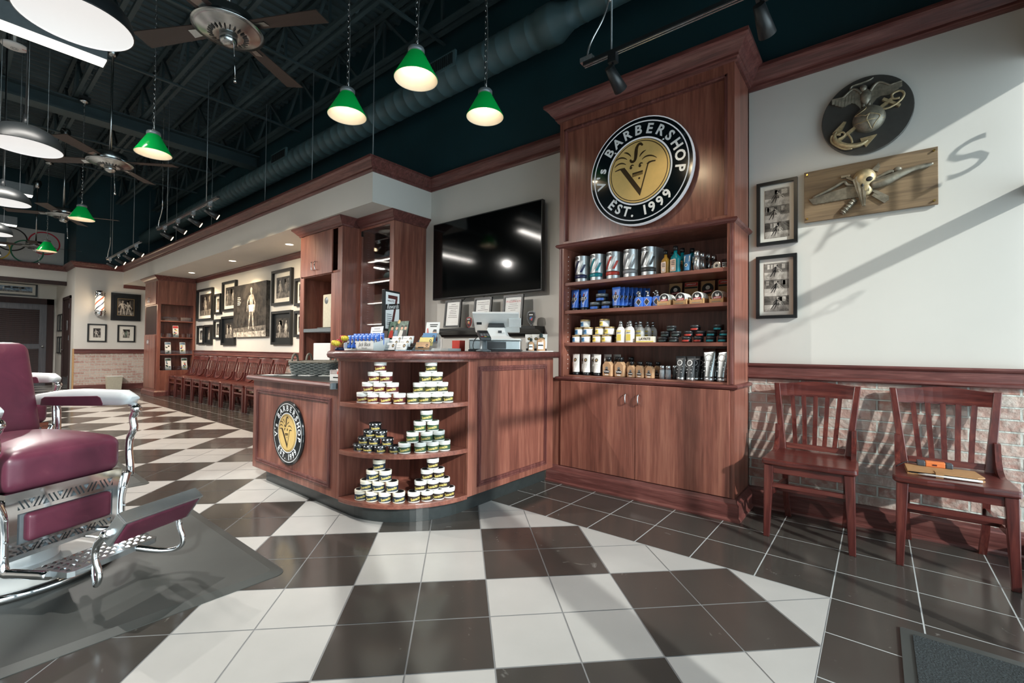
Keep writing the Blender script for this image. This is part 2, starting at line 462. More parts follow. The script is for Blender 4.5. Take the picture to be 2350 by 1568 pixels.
# walls: cream to the crown, black above it
def wall(name, polys):
    mb = MB()
    for p, mt in polys: mb.box(*p, mt)
    return struct(name, mb, ['wallpaint', 'blackpaint'])
wall('wall_right', [((-15.4, .9, WY, WY+.12, 0, 3.1), 0), ((-15.4, .9, WY, WY+.12, 3.1, 5.45), 1)])
wall('wall_back', [((-15.4, -15.2, 1.95, WY, 0, 3.1), 0), ((-15.4, -15.2, 1.95, WY, 3.1, 5.45), 1),
                   ((-18.2, -15.4, 1.95, 2.1, 0, 3.1), 0), ((-16.6, -15.4, 1.95, 2.1, 3.1, 5.45), 1),
                   ((-16.6, -16.4, -3.5, 1.95, 2.72, 3.1), 0), ((-16.6, -16.4, -3.5, 1.95, 3.1, 5.45), 1),
                   ((-18.3, -18.1, -3.5, 1.95, 0, 3.0), 0), ((-18.1, -16.6, -3.5, 1.95, 2.78, 2.9), 0)])
wall('wall_left', [((-18.2, .9, -3.7, -3.55, 0, 3.1), 0), ((-18.2, .9, -3.7, -3.55, 3.1, 5.45), 1)])
mb = MB(); mb.box(-15.2, -4.246, 2.861, WY, 2.692, 3.1, 0)
struct('wall_soffit', mb, ['wallpaint'], 'cream soffit over the waiting alcove')
mb = MB(); mb.box(.655, .9, -3.55, WY, 2.74, 3.1, 0); mb.box(.655, .9, -3.55, WY, 3.1, 5.45, 1)
struct('wall_front', mb, ['wallpaint', 'blackpaint'], 'wall above the storefront glass')
# corrugated roof deck, ribs running across the room
mb = MB(); x = -18.3; pr = []
while x < .9: pr += [(x, 5.40), (x+.045, 5.40), (x+.065, 5.44), (x+.13, 5.44), (x+.15, 5.40)]; x += .15
mb.add([(a, -3.7, b) for a, b in pr]+[(a, 3.8, b) for a, b in pr], [(i, i+1, len(pr)+i+1, len(pr)+i) for i in range(len(pr)-1)], 0)
struct('ceiling', mb, ['decksteel'], 'dark corrugated steel roof deck')

crown = [(0, 3.02), (.016, 3.02), (.02, 3.036), (.03, 3.04), (.03, 3.056), (.042, 3.064), (.058, 3.085), (.078, 3.118), (.09, 3.128), (.1, 3.132), (.1, 3.158), (0, 3.158)]
mb = MB(); mb.sweep(crown, [(.655, WY), (-.73, WY)], 0); struct('trim_1', mb, ['oakX'], 'dark red oak crown moulding over the right-hand wall')
mb = MB(); mb.sweep(crown, [(-2.1, WY), (-4.246, WY), (-4.246, 2.861), (-15.2, 2.861), (-15.2, 1.95), (-16.4, 1.95), (-16.4, -3.5)], 0)
struct('trim_2', mb, ['oakX'], 'dark red oak crown moulding running along the soffit')
rail = [(0, .915), (.02, .915), (.03, .924), (.03, .936), (.02, .945), (.018, .998), (.03, 1.006), (.036, 1.014), (.036, 1.026), (0, 1.026)]
base = [(0, 0), (.03, 0), (.028, .012), (.018, .022), (.018, .112), (.011, .12), (.008, .138), (0, .14)]
for k, path in enumerate([[(.655, WY-.012), (-.73, WY-.012)], [(-6.06, WY-.012), (-12.5, WY-.012)], [(-15.188, 3.4), (-15.188, 1.96)]]):
    mb = MB(); mb.sweep(rail, path, 0); struct('trim_%d' % (3+k), mb, ['oakX' if k < 2 else 'oakY'], 'oak chair rail over the brick')
    mb = MB(); mb.sweep(base, path, 0); struct('baseboard_%s' % ('right', 'alcove', 'back')[k], mb, ['oakX' if k < 2 else 'oakY'], 'oak baseboard under the brick')
for k, (b_, mt) in enumerate([((-.73, .655, WY-.012, WY, .13, .925), 'brickX'), ((-12.5, -6.06, WY-.012, WY, .13, .925), 'brickX'), ((-15.2, -15.188, 1.96, 3.4, .13, .925), 'brickY')]):
    mb = MB(); mb.box(*b_); struct('wall_%s' % ('brick_right', 'brick_alcove', 'brick_back')[k], mb, [mt], 'whitewashed red brick wainscot')
acrown = [(0, 2.605), (.012, 2.605), (.02, 2.63), (.05, 2.665), (.07, 2.672), (.07, 2.691), (0, 2.691)]
mb = MB(); mb.sweep(acrown, [(-6.06, WY), (-12.5, WY)], 0); struct('trim_6', mb, ['oakX'], 'oak crown under the alcove ceiling')
mb = MB(); mb.sweep(acrown, [(-15.2, WY), (-15.2, 2.861)], 0); struct('trim_7', mb, ['oakY'], 'short piece of oak crown on the back wall')
mb = MB(); mb.box(-16.42, -16.36, -3.5, 1.945, 2.66, 2.76); struct('trim_8', mb, ['darkdoor'], 'dark timber band under the hallway header')

# storefront: frame and panes the sun comes through
mb = MB()
for y0, y1 in ((2.37, 2.41), (.86, 1.09), (-.16, .07), (-1.4, -1.34), (-2.6, -2.54), (-3.55, -3.48)): mb.box(.66, .70, y0, y1, 0, 2.74)
mb.box(.66, .70, -3.55, 3.685, 1.97, 2.05); mb.box(.66, .70, -3.55, 3.685, 2.735, 2.76); mb.box(.66, .70, -3.55, 3.685, 0, .1)
struct('window_1', mb, ['blackmetal'], 'dark metal storefront frame')
mb = MB(); mb.box(.678, .684, -3.5, 3.664, .08, 2.735); o = struct('window_2', mb, ['windowglass'], 'storefront glass')
TW = lambda a, b, d: (.672, a, b)
for i, (tx_, sz, y, z, sx_) in enumerate((('TAILS', .27, 3.33, 2.37, .85), ("V'S BARBERSHOP", .085, 3.0, 1.86, 1), ('HAIR', .26, 1.8, 2.34, 1))):
    mb = MB(); mb.text(tx_, sz, TW, 0, 0, at=(y, z), bold=.0, sx=sx_); struct('window_%d' % (3+i), mb, ['blackink'], 'vinyl lettering on the storefront glass')

# doors at the far end
d1 = MB(); d1.box(-18.1, -18.06, .62, 1.85, 0, 2.32); d1.box(-18.06, -18.04, .56, .7, 0, 2.4); d1.box(-18.06, -18.04, 1.76, 1.9, 0, 2.4); d1.box(-18.06, -18.04, .56, 1.9, 2.24, 2.4)
o = struct('door_1', d1, ['darkdoor'], 'louvred double-panel door at the end of the hall')
lv = MB(); lv.box(-18.06, -18.05, .7, 1.76, .02, 2.24)
for y0, y1, z0, z1 in ((.7, .8, 0, 2.24), (1.62, 1.76, 0, 2.24), (.8, 1.62, 2.1, 2.24), (.8, 1.62, 1.02, 1.14), (.8, 1.62, 0, .14)): lv.box(-18.05, -18.02, y0, y1, z0, z1)
l = obj('door_leaf', lv, ['greydoor'], o)
sl = MB()
for z0, z1 in ((.15, 1.01), (1.15, 2.09)):
    n = int((z1-z0)/.05)
    for i in range(n): z = z0+(z1-z0)*i/n; sl.hexa([(-18.05, .8, z), (-18.03, .8, z), (-18.03, 1.62, z), (-18.05, 1.62, z)], [(-18.052, .8, z+.03), (-18.042, .8, z+.045), (-18.042, 1.62, z+.045), (-18.052, 1.62, z+.03)])
obj('louvre_slats', sl, ['darkdoor'], l)
k = MB(); k.cyl((-18.02, 1.68, 1.08), (-17.97, 1.68, 1.08), .012); k.ball((-17.95, 1.68, 1.08), .03); obj('door_knob', k, ['chrome'], l, label='chrome door knob')
d2 = MB(); d2.box(-16.75, -15.62, 1.945, 1.955, 0, 2.36); d2.box(-16.75, -16.68, 1.92, 1.95, 0, 2.36); d2.box(-15.69, -15.62, 1.92, 1.95, 0, 2.36); d2.box(-16.75, -15.62, 1.92, 1.95, 2.29, 2.36)
o = struct('door_2', d2, ['darkdoor'], 'dark wooden side door in the hall')
h = MB(); h.cyl((-16.6, 1.945, 1.0), (-16.6, 1.89, 1.0), .012); h.bar((-16.6, 1.9, 1.0), (-16.48, 1.9, 1.0), .018); obj('lever_handle', h, ['chrome'], o)
h = MB()
for z in (.3, 1.3, 2.1): h.box(-15.71, -15.67, 1.915, 1.945, z-.06, z+.06)
obj('hinges', h, ['brushed'], o)
h = MB(); h.box(-16.2, -16.1, 1.938, 1.945, 1.5, 1.75); obj('door_sign', h, ['silver'], o)
h = MB(); h.box(-16.68, -15.7, 1.938, 1.945, .0, .3); obj('kick_plate', h, ['brushed'], o)
mb = MB(); mb.box(-15.24, -15.18, 1.935, 1.965, 0, 1.03); struct('trim_9', mb, ['kraft'], 'pale corner guard by the side door')

# Olympic banner: a printed white panel high on the black end wall
b_ = MB(); b_.box(-16.4, -16.37, -.55, 1.88, 3.17, 4.0)
o = tag(obj('wall_banner', b_, ['bannercloth']), 'white banner with five interlaced rings above the hallway crown', 'banner')
Tb = T_YZ(-16.37); rr_ = MB(); R_ = .29
for i, (y, z, mt) in enumerate(((.43, 3.68, 0), (1.0, 3.68, 1), (1.57, 3.68, 2), (.72, 3.42, 3), (1.28, 3.42, 4))): ring(rr_, y-.05, z, R_-.03, R_, Tb, .001+.0004*i, mt)
obj('printed_rings', rr_, ['ringblue', 'blackink', 'ringred', 'ringyellow', 'ringgreen'], o)

# ------------------------------------------------------------------ roof steel, duct, rods
def joist(y, label):
    mb = MB(); x0, x1 = -16.5, .62
    for dy in (-.045, .045): mb.box(x0, x1, y+dy-.022, y+dy+.022, 4.74, 4.785); mb.box(x0, x1, y+dy-.022, y+dy+.022, 5.34, 5.385)
    p = x0; up = True
    while p < x1-.6:
        mb.bar((p, y, 4.77 if up else 5.36), (p+.55, y, 5.36 if up else 4.77), .032); p += .55; up = not up
    p = x0+.55
    while p < x1: mb.bar((p, y, 4.77), (p, y, 5.36), .028); p += 1.1
    return tag(obj('roof_joist', mb, ['decksteel']), label, 'joist', 'open web roof joists')
for i, y in enumerate((3.48, 2.73, 1.95, 1.17, .4, -.4)):
    joist(y, '%s dark open-web steel roof joist counted from the black side wall' % ORD[i])
for i, x in enumerate((-2.3, -4.0, -5.75, -7.55, -10.8, -12.5)):
    mb = MB(); mb.box(x-.02, x+.02, -.6, 3.66, 4.72, 4.738); mb.box(x-.006, x+.006, -.6, 3.66, 4.738, 4.75)
    tag(obj('bridging_angle', mb, ['decksteel']), '%s steel bridging angle crossing under the joists, counted from the storefront' % ORD[i], 'steel angle', 'bridging angles')
mb = MB(); mb.box(-9.35, -9.1, -3.5, 3.66, 4.5, 4.53); mb.box(-9.24, -9.21, -3.5, 3.66, 4.53, 4.72); mb.box(-9.35, -9.1, -3.5, 3.66, 4.7, 4.72)
tag(obj('steel_girder', mb, ['decksteel']), 'wide dark steel girder crossing the room below the joists', 'girder')
t = thing('air_duct', 'long dark round spiral air duct hung along the top of the black wall', 'duct', (-2.6, 3.3, 3.977))
pr = [(.153, -13.0)]; z = -9.0
while z < .2: pr += [(.153, z-.006), (.158, z), (.153, z+.006)]; z += .17
d = MB(); d.lathe(pr+[(.153, .28), (.165, .285), (.165, .42)], T=lambda a, b, z: (z, a, b), n=28); obj('wide_duct', d, ['ductpaint'], t)
pr = [(.165, .42), (.108, .56), (.108, .60), (.103, .60)]; z = .7
while z < 3.2: pr += [(.103, z-.005), (.108, z), (.103, z+.005)]; z += .22
d = MB(); d.lathe(pr+[(.103, 3.3)], T=lambda a, b, z: (z, a, b), n=28); obj('narrow_duct', d, ['ductpaint'], t)
for x in (-.75, -4.35):
    d = MB(); d.box(x-.42, x+.08, -.17, -.145, -.02, .13)
    vg = obj('side_vent', d, ['ductpaint'], t)
    v_ = MB()
    for i in range(16): q = x-.39+.028*i; v_.box(q, q+.012, -.178, -.165, 0, .11)
    obj('vent_fins', v_, ['blackmetal'], vg)
for i, (x, zt) in enumerate(((-4.38, 4.75), (-5.73, 4.75), (-7.12, 4.75), (-9.3, 4.72), (-11.3, 4.75), (-13.3, 4.75))):
    mb = MB(); mb.cyl((x, 2.95, 3.1), (x, 2.95, zt), .006, n=8)
    tag(obj('hanger_rod', mb, ['steelgrey']), '%s thin steel rod hanging the soffit from the roof, counted from the counter' % ORD[i], 'rod', 'soffit hanger rods')

# ------------------------------------------------------------------ lamps
def chain(mb, z0, z1, mat):
    n = max(3, int((z1-z0)/.045))
    for i in range(n):
        z = z0+(z1-z0)*(i+.5)/n; h = (z1-z0)/n*.62
        pts = []
        for k in range(8):
            a = 2*PI*k/8; c, s_ = math.cos(a)*.0085, math.sin(a)*h
            pts.append((c, 0, z+s_) if i % 2 else (0, c, z+s_))
        mb.tube(pts, .0026, 5, mat, closed=True)
def green_pendant():
    t = thing('pendant_lamp', '', 'lamp')
    a, b_ = .145, .055
    s_ = MB(); s_.lathe([(a, 0), (a+.002, .004), (b_, .175), (b_-.004, .18)], n=40); sh = obj('shade', s_, ['greenshade'], t)
    s_ = MB(); s_.lathe([(a, 0), (a-.005, .003), (b_-.006, .172), (.0, .176)], n=40); obj('shade_lining', s_, ['shadewhite'], sh)
    s_ = MB(); s_.lathe([(0, .215), (.05, .213), (.056, .205), (.056, .178), (0, .176)], n=28); obj('cap', s_, ['steelgrey'], t)
    s_ = MB(); s_.lathe([(0, .075), (.02, .08), (.03, .1), (.024, .13), (.014, .15), (.014, .176)], n=16); obj('bulb', s_, ['bulbglow'], t)
    c = MB(); chain(c, .213, 1.70, 0); obj('chain', c, ['chrome'], t)
    c = MB(); c.tube([(.012, 0, .21), (.018, .004, .6), (.010, -.004, 1.1), (.014, 0, 1.7)], .0035, 6); obj('cord', c, ['silver'], t)
    c = MB(); c.lathe([(0, 1.735), (.06, 1.73), (.065, 1.71), (.02, 1.69), (0, 1.69)], n=24); obj('ceiling_canopy', c, ['brushed'], t)
    c = MB(); c.box(-.06, .06, -.06, .06, 1.735, 1.78); obj('junction_box', c, ['blackmetal'], t)
    return t
PEND = [((-3.237, 1.942), 'green cone pendant lamp left of two over the long side of the counter'),
        ((-2.425, 1.96), 'green cone pendant lamp over the curved corner of the counter, highest in view'),
        ((-2.391, 2.617), 'green cone pendant lamp over the cash register end of the counter'),
        ((-5.34, 1.2), 'nearest green cone pendant lamp of the row over the aisle'),
        ((-8.95, 1.2), 'middle green cone pendant lamp of the row over the aisle'),
        ((-12.53, 1.2), 'farthest green cone pendant lamp of the aisle row, in front of the ringed banner')]
for (x, y), lb in PEND: place('green', green_pendant, lb, 'pendant lamp', (x, y, 2.93), 0, 'green glass pendant lamps')

def dome():
    t = thing('dome_pendant_lamp', '', 'lamp'); q = .655
    s_ = MB(); pr = [(q*(.36*math.cos(PI/2*i/10)**.85 if i < 10 else .03), q*.27*math.sin(PI/2*i/10)) for i in range(11)]
    s_.lathe([(q*.352, -.004), (q*.36, -.003)]+pr, n=48); obj('dome_shade', s_, ['blackmetal'], t)
    s_ = MB(); s_.lathe([(0, .006), (q*.35, .006)], n=48); s_.lathe([(q*.35, .006), (q*.352, -.004)], n=48); obj('diffuser', s_, ['domeglow'], t, label='glowing white round diffuser')
    s_ = MB(); s_.cyl((0, 0, .17), (0, 0, .27), .022, .014); s_.cyl((0, 0, .27), (0, 0, 1.96), .006); obj('stem', s_, ['blackmetal'], t)
    for k in range(3): s_ = MB(); a = 2*PI*k/3; s_.cyl((.16*math.cos(a), .16*math.sin(a), .12), (.16*math.cos(a), .16*math.sin(a), 1.96), .002, n=6); obj('wire', s_, ['steelgrey'], t)
    return t
for i in range(5):
    place('dome', dome, '%s big black dome pendant lamp with white diffuser, counted from the camera' % ORD[i].replace('first', 'nearest'), 'dome lamp', (-3.215-2.37*i, .39, 2.78), 0, 'black dome lamps over the barber chairs')
def linear():
    t = thing('linear_ceiling_light', '', 'light')
    s_ = MB(); s_.box(-.075, .075, -1.6, 0, .012, .16); obj('housing', s_, ['steelgrey'], t)
    s_ = MB(); s_.box(-.07, .07, -1.598, -.002, 0, .0115); obj('diffuser', s_, ['tubeglow'], t)
    for y in (-.3, -1.3): s_ = MB(); s_.cyl((0, y, .16), (0, y, 1.38), .003, n=6); obj('wire', s_, ['steelgrey'], t)
    return t
for i, (x, z) in enumerate(((-5.0, 3.45), (-7.6, 3.4), (-10.0, 3.36), (-12.4, 3.3), (-14.7, 3.26))):
    place('linear', linear, '%s grey linear ceiling light with glowing underside, counted from the camera' % ORD[i].replace('first', 'nearest'), 'linear light', (x, .79, z), 0, 'linear lights across the barber chairs')

def fan():
    t = thing('ceiling_fan', '', 'fan')
    s_ = MB(); s_.lathe([(0, 0), (.012, 0), (.012, 1.22), (0, 1.22)], n=12); obj('downrod', s_, ['brushed'], t)
    s_ = MB(); s_.lathe([(0, 1.36), (.06, 1.36), (.07, 1.3), (.045, 1.23), (.03, 1.2), (0, 1.2)], n=24); obj('ceiling_canopy', s_, ['brushed'], t)
    s_ = MB(); s_.lathe([(0, .02), (.15, .015), (.16, 0), (.16, -.09), (.12, -.1), (0, -.1)], n=36); obj('motor_housing', s_, ['brushed'], t)
    s_ = MB(); s_.lathe([(.10, -.115), (.14, -.10), (.19, -.085), (.222, -.09), (.222, -.10), (.19, -.105), (.14, -.125), (.09, -.14), (.06, -.135), (0, -.135)], n=48); obj('flywheel', s_, ['brushed'], t)
    s_ = MB()
    for k in range(24): a = 2*PI*k/24; s_.bar((.095*math.cos(a), .095*math.sin(a), -.143), (.125*math.cos(a), .125*math.sin(a), -.136), .008, .004)
    obj('vent_slots', s_, ['blackmetal'], t)
    s_ = MB(); s_.lathe([(0, -.135), (.055, -.135), (.055, -.17), (.045, -.19), (.03, -.2), (0, -.2)], n=28); obj('switch_cup', s_, ['brushed'], t)
    for k in range(4):
        a = 2*PI*k/4+.5; c, s2 = math.cos(a), math.sin(a)
        R = lambda x, y, z: (x*c-y*s2, x*s2+y*c, z)
        s_ = MB(); s_.hexa([R(.2, -.055, -.09), R(.72, -.075, -.095), R(.72, .075, -.075), R(.2, .055, -.07)], [R(.2, -.055, -.084), R(.72, -.075, -.089), R(.72, .075, -.069), R(.2, .055, -.064)])
        bl = obj('blade', s_, ['bladewood'], t)
        s_ = MB(); s_.hexa([R(.14, -.02, -.085), R(.3, -.03, -.095), R(.3, .03, -.08), R(.14, .02, -.075)], [R(.14, -.02, -.06), R(.3, -.03, -.06), R(.3, .03, -.06), R(.14, .02, -.06)]); obj('blade_iron', s_, ['brushed'], bl)
    s_ = MB(); s_.cyl((.04, .02, -.18), (.05, .03, -.44), .002, n=5); s_.cyl((.05, .03, -.44), (.05, .03, -.47), .008); obj('pull_chain', s_, ['chrome'], t)
    return t
for i, x in enumerate((-3.53, -7.17, -10.6, -14.3)):
    place('fan', fan, '%s brushed steel ceiling fan on a long rod over the aisle, counted from the camera' % ORD[i].replace('first', 'nearest'), 'ceiling fan', (x, 1.2, 3.42-.025*i), .3*i, 'ceiling fans over the aisle')

def spot(t, x, y, z, aim, key):
    """a track head hanging at x, pointing along aim"""
    s_ = MB(); s_.box(x-.025, x+.025, y-.02, y+.02, z-.05, z); s_.cyl((x, y, z-.05), (x, y, z-.09), .008)
    sh = obj('track_head', s_, ['silver' if key else 'blackmetal'], t)
    a = Vector(aim).normalized(); p = Vector((x, y, z-.12))
    s_ = MB(); s_.cyl(p-a*.05, p+a*.10, .026, .04, 20); obj('spot_can', s_, ['blackmetal'], sh)
    s_ = MB(); s_.cyl(p+a*.1005, p+a*.103, .032, .032, 20); obj('lens', s_, ['spotglow'], sh)
    return p+a*.11, a
SPOTS = []
def track(label, x0, x1, y, z, heads, aim, rods, grey):
    t = thing('track_light', label, 'track light', (0, 0, 0), 0, 'ceiling track lights')
    s_ = MB(); s_.box(x0, x1, y-.018, y+.018, z, z+.022); obj('track', s_, ['blackmetal'], t)
    s_ = MB(); s_.box(x0, x1, y-.012, y-.006, z-.003, z); s_.box(x0, x1, y+.006, y+.012, z-.003, z); obj('conductor_rails', s_, ['silver'], t)
    for x in heads: SPOTS.append(spot(t, x, y, z, aim, grey))
    for x in rods: s_ = MB(); s_.cyl((x, y, z+.02), (x, y, 4.74), .005, n=8); obj('rod', s_, ['steelgrey'], t)
    s_ = MB(); s_.box(x0-.02, x0+.06, y-.02, y+.02, z+.022, z+.05)
    s_.tube(bez((x0+.02, y, z+.05), (x0+.03, y, z+.2), (x0+.16, y+.02, z+.2), (x0+.165, y+.01, z+.45), 12)+[(x0+.17, y, 4.74)], .006, 6); obj('feed_cable', s_, ['silver'], t)
    return t
track('black track light with two heads over the tall product cabinet', -1.38, .3, 2.4, 2.83, (-1.19, -.42), (.12, .95, -.62), (-1.2, .1), 0)
track('black four-head track light nearer the counter, lighting the soffit', -8.55, -6.1, 2.0, 2.88, (-8.2, -7.6, -6.98, -6.38), (.25, .8, -.45), (-8.1, -6.5), 1)
track('black four-head track light farther back near the brick end wall', -12.0, -9.5, 2.0, 2.83, (-11.75, -11.05, -10.45, -9.8), (.25, .8, -.45), (-11.6, -10.0), 1)
def downlight():
    t = thing('recessed_downlight', '', 'downlight')
    s_ = MB(); ring(s_, 0, 0, .055, .075, T_XY(-.002), 0, 0, 32); obj('trim_ring', s_, ['whiteplastic'], t)
    s_ = MB(); s_.face(circ(0, 0, .055), T_XY(-.001), 0); obj('lens', s_, ['downglow'], t)
    return t
for i, x in enumerate((-7.03, -9.24, -11.45)):
    place('down', downlight, '%s round recessed downlight in the alcove ceiling' % ('nearest', 'middle', 'farthest')[i], 'downlight', (x, 3.28, 2.692), 0, 'alcove downlights')
t = thing('fire_alarm', 'round white fire alarm speaker under the dark roof', 'fire alarm', (-7.28, .41, 4.355))
s_ = MB(); s_.lathe([(0, -.03), (.05, -.03), (.1, -.015), (.11, 0), (0, 0)], n=28); s_.cyl((0, 0, 0), (0, 0, 1.04), .012); obj('alarm_housing', s_, ['whiteplastic'], t)
s_ = MB(); ring(s_, 0, 0, .012, .018, lambda a, b, d: (a, b, -.031), 0, 0, 16); ring(s_, 0, 0, .026, .03, lambda a, b, d: (a, b, -.031), 0, 0, 20); obj('strobe', s_, ['steelgrey'], t)
s_ = MB(); s_.text('FIRE', .035, lambda a, b, d: (b, a, -.026), at=(.06, .03)); obj('lettering', s_, ['red'], t)
# ================================================================== the round logo sign
def logo(parent, cx, cz, R, T, thick, ringlit):
    """round sign drawn in plan (a right, b up) at cx, cz; T places it on its wall"""
    k = R/.4
    s_ = MB(); s_.prism(circ(cx, cz, R, 64), T, 0, thick, 0, True); obj('disc', s_, ['signblack'], parent)
    s_ = MB(); d = thick+.001; ring(s_, cx, cz, R*.905, R*.925, T, d, 0, 64); ring(s_, cx, cz, R*.60, R*.63, T, d, 0, 64)
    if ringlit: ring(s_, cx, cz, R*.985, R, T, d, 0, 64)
    obj('white_rings', s_, ['signring' if ringlit else 'signwhite'], parent)
    s_ = MB()
    def arc(txt, rad, a_mid, step, size, top, widths=None):
        ang = a_mid+(-sum(widths)/2 if widths else 0)
        pos = []; acc = 0
        tot = sum(widths)
        for ch, w in zip(txt, widths):
            m = -tot/2+acc+w/2; acc += w; pos.append((ch, m))
        for ch, m in pos:
            if ch == ' ': continue
            a = (PI/2-m) if top else (-PI/2+m)
            s_.text(ch, size, T, d, 0, at=(cx+rad*math.cos(a), cz+rad*math.sin(a)), bold=.03, rot=(a-PI/2) if top else (a+PI/2))
    W1 = [.30, .12, .2, .22]+[.29]*10
    arc("V's BARBERSHOP", R*.765, 0, 0, R*.25, True, W1)
    arc('EST. 1999', R*.765, 0, 0, R*.25, False, [.23, .23, .22, .13, .17, .16, .22, .22, .22])
    obj('lettering', s_, ['signwhite'], parent)
    s_ = MB(); r = R*.585; s_.prism(circ(cx, cz, r, 48), T, thick, thick+.006*k, 0, True); gd = obj('gold_face', s_, ['signgold'], parent)
    s_ = MB(); d2 = thick+.0072*k; u = R*.585
    P = lambda a, b: (cx+a*u, cz+b*u)
    ring(s_, cx, cz, u*.93, u*.955, T, d2, 0, 48)
    s_.face([P(-.64, .20), P(-.466, .205), P(.08, -.59), P(.055, -.815)], T, d2, 0)                                # thick stroke of the V
    s_.face([P(.055, -.815), P(.08, -.59), P(.30, .17), P(.345, .17)][::-1], T, d2+.0003, 0)
    stroke(s_, [P(-.80, .16)+(.03*u,), P(-.64, .19)+(.05*u,), P(-.46, .185)+(.05*u,)], .05*u, T, d2+.0006, 0)
    stroke(s_, [P(.29, .14)+(.07*u,), P(.36, .19)+(.06*u,), P(.45, .20)+(.05*u,), P(.56, .19)+(.04*u,)], .05*u, T, d2+.0006, 0)
    f = lambda pts, w, e=0: stroke(s_, [P(a, b)+(w*u*(.3+.7*math.sin(PI*i/(len(pts)-1))),) for i, (a, b) in enumerate(pts)], w*u, T, d2+e, 0)
    stroke(s_, [P(a, b)+(w_*u,) for (a, b), w_ in zip(bez((.14, .78), (.06, .92), (-.04, .86), (-.07, .70), 8)+bez((-.07, .70), (-.09, .52), (-.08, .40), (-.14, .35), 8)+bez((-.14, .35), (-.20, .31), (-.27, .35), (-.27, .43), 6), [.05, .07, .085, .085, .08, .085, .09, .1, .105]+[.11, .115, .115, .11, .105, .1, .095, .09, .085]+[.085, .085, .085, .08, .075, .07, .05])], .09*u, T, d2, 0)
    for q in ([(-.79, .50), (-.68, .60), (-.5, .58), (-.38, .45)], [(-.82, .29), (-.70, .42), (-.54, .40), (-.42, .30)], [(-.49, .70), (-.42, .70), (-.32, .64), (-.25, .52)],
              [(.04, .44), (.07, .52), (.15, .58), (.25, .60)], [(.12, .33), (.22, .44), (.42, .44), (.60, .27)]):
        f(bez(*q), .05)
    for a in (-.23, .07): s_.face(circ(*P(a-.02, .15), .045*u, 12), T, d2, 0); f(bez((a-.05, .16), (a-.03, .23), (a+.03, .25), (a+.08, .20)), .05, .0003)
    s_.face([P(-.2, -.03), P(.15, -.01), P(.15, -.06), P(-.2, -.08)], T, d2, 0)                                    # comb
    for i in range(9): x = -.2+.0395*i; s_.face([P(x, -.07+.002*i), P(x+.022, -.07+.002*i), P(x+.022, -.165+.003*i), P(x, -.165+.003*i)], T, d2+.0003, 0)
    s_.face(circ(*P(.03, -.24), .035*u, 12), T, d2, 0)
    obj('face_drawing', s_, ['signbrown'], gd)
    s_ = MB()
    for a in range(4): s_.lathe([(0, thick+.008), (R*.022, thick+.004), (R*.022, thick)], n=12, T=lambda p, q, e, a=a: T(cx+R*.66*math.cos(a*PI/2+.8)+p, cz+R*.66*math.sin(a*PI/2+.8)+q, e))
    obj('mounting_bolts', s_, ['silver'], parent)

# ================================================================== tall product cabinet
CX0, CX1, CY = -2.1, -.73, 3.25
t = thing('display_cabinet', 'tall dark cherry product cabinet with round logo panel, open shelves and two doors', 'cabinet', (-1.415, CY, 0))
off = Vector((-1.415, CY, 0))
def add(name, mb, mats, parent=t, bevel=.003, label=None):
    mb.xf(Matrix.Translation(-off)); return obj(name, mb, mats, parent, bevel=bevel, label=label)
s_ = MB(); s_.box(CX0, CX0+.045, CY, WY-.001, .1, 3.05); s_.box(CX1-.045, CX1, CY, WY-.001, .1, 3.05); s_.box(CX0, CX1, WY-.03, WY-.002, .1, 3.05)
s_.box(CX0+.045, CX1-.045, CY, WY-.03, 2.97, 3.05); s_.box(CX0+.045, CX1-.045, CY, WY-.03, 1.965, 2.02); s_.box(CX0+.045, CX1-.045, CY+.02, WY-.03, .12, .14); s_.box(CX0+.045, -2.07, CY+.002, CY+.02, .14, .87); s_.box(-2.2, CX0, CY, WY-.002, 0, .87)
for x in (CX0+.046, CX1-.046):
    for i in range(26): s_.box(x-.0015, x+.0015, CY+.07, CY+.076, .95+i*.038, .956+i*.038, 1)
add('carcass', s_, ['panelZ', 'whiteink'], bevel=0)
s_ = MB(); s_.box(CX0+.045, CX1-.045, CY+.03, CY+.05, 2.02, 2.97); add('sign_panel', s_, ['panelZ'], bevel=0)
s_ = MB()
for x0, x1, z0, z1 in ((CX0+.045, CX0+.062, 2.02, 2.97), (CX1-.062, CX1-.045, 2.02, 2.97), (CX0+.045, CX1-.045, 2.953, 2.97)): s_.box(x0, x1, CY-.004, CY+.03, z0, z1)
for x0, x1 in ((CX0+.006, CX0+.026), (CX1-.026, CX1-.006)): s_.box(x0, x1, CY-.008, CY, .89, 1.96)
add('panel_moulding', s_, ['oakZ'])
s_ = MB()
for z in (1.675, 1.44, 1.17): s_.box(CX0+.045, CX1-.045, CY+.02, WY-.03, z-.028, z)
s_.box(CX0+.045, CX1-.045, CY+.002, WY-.03, .87, .902)
# each board is a shelf of its own
for z, h in ((1.675, .028), (1.44, .028), (1.17, .028), (.90, .03)):
    b_ = MB(); b_.box(CX0+.045, CX1-.045, CY+.015, WY-.03, z-h, z); add('shelf', b_, ['panelX'])
for zz in (1.985, .872):
    s_ = MB()
    q = [(0, zz-.022), (.018, zz-.012), (.026, zz), (.018, zz+.012), (0, zz+.016)]
    s_.sweep(q, [(CX1, CY+.43), (CX1, CY), (CX0, CY), (CX0, CY+.43)])
    add('ledge_moulding', s_, ['oakX'], bevel=0)
s_ = MB(); s_.sweep([(0, 0), (.04, 0), (.04, .012), (.028, .022), (.028, .1), (.016, .112), (.01, .14), (0, .142)], [(CX1, WY-.04), (CX1, CY), (-2.2, CY)]); s_.box(-2.2, CX1, CY, CY+.03, 0, .14); add('plinth', s_, ['oakX'], bevel=0)
cc = [(o_*1.05, h+.02) for o_, h in crown]
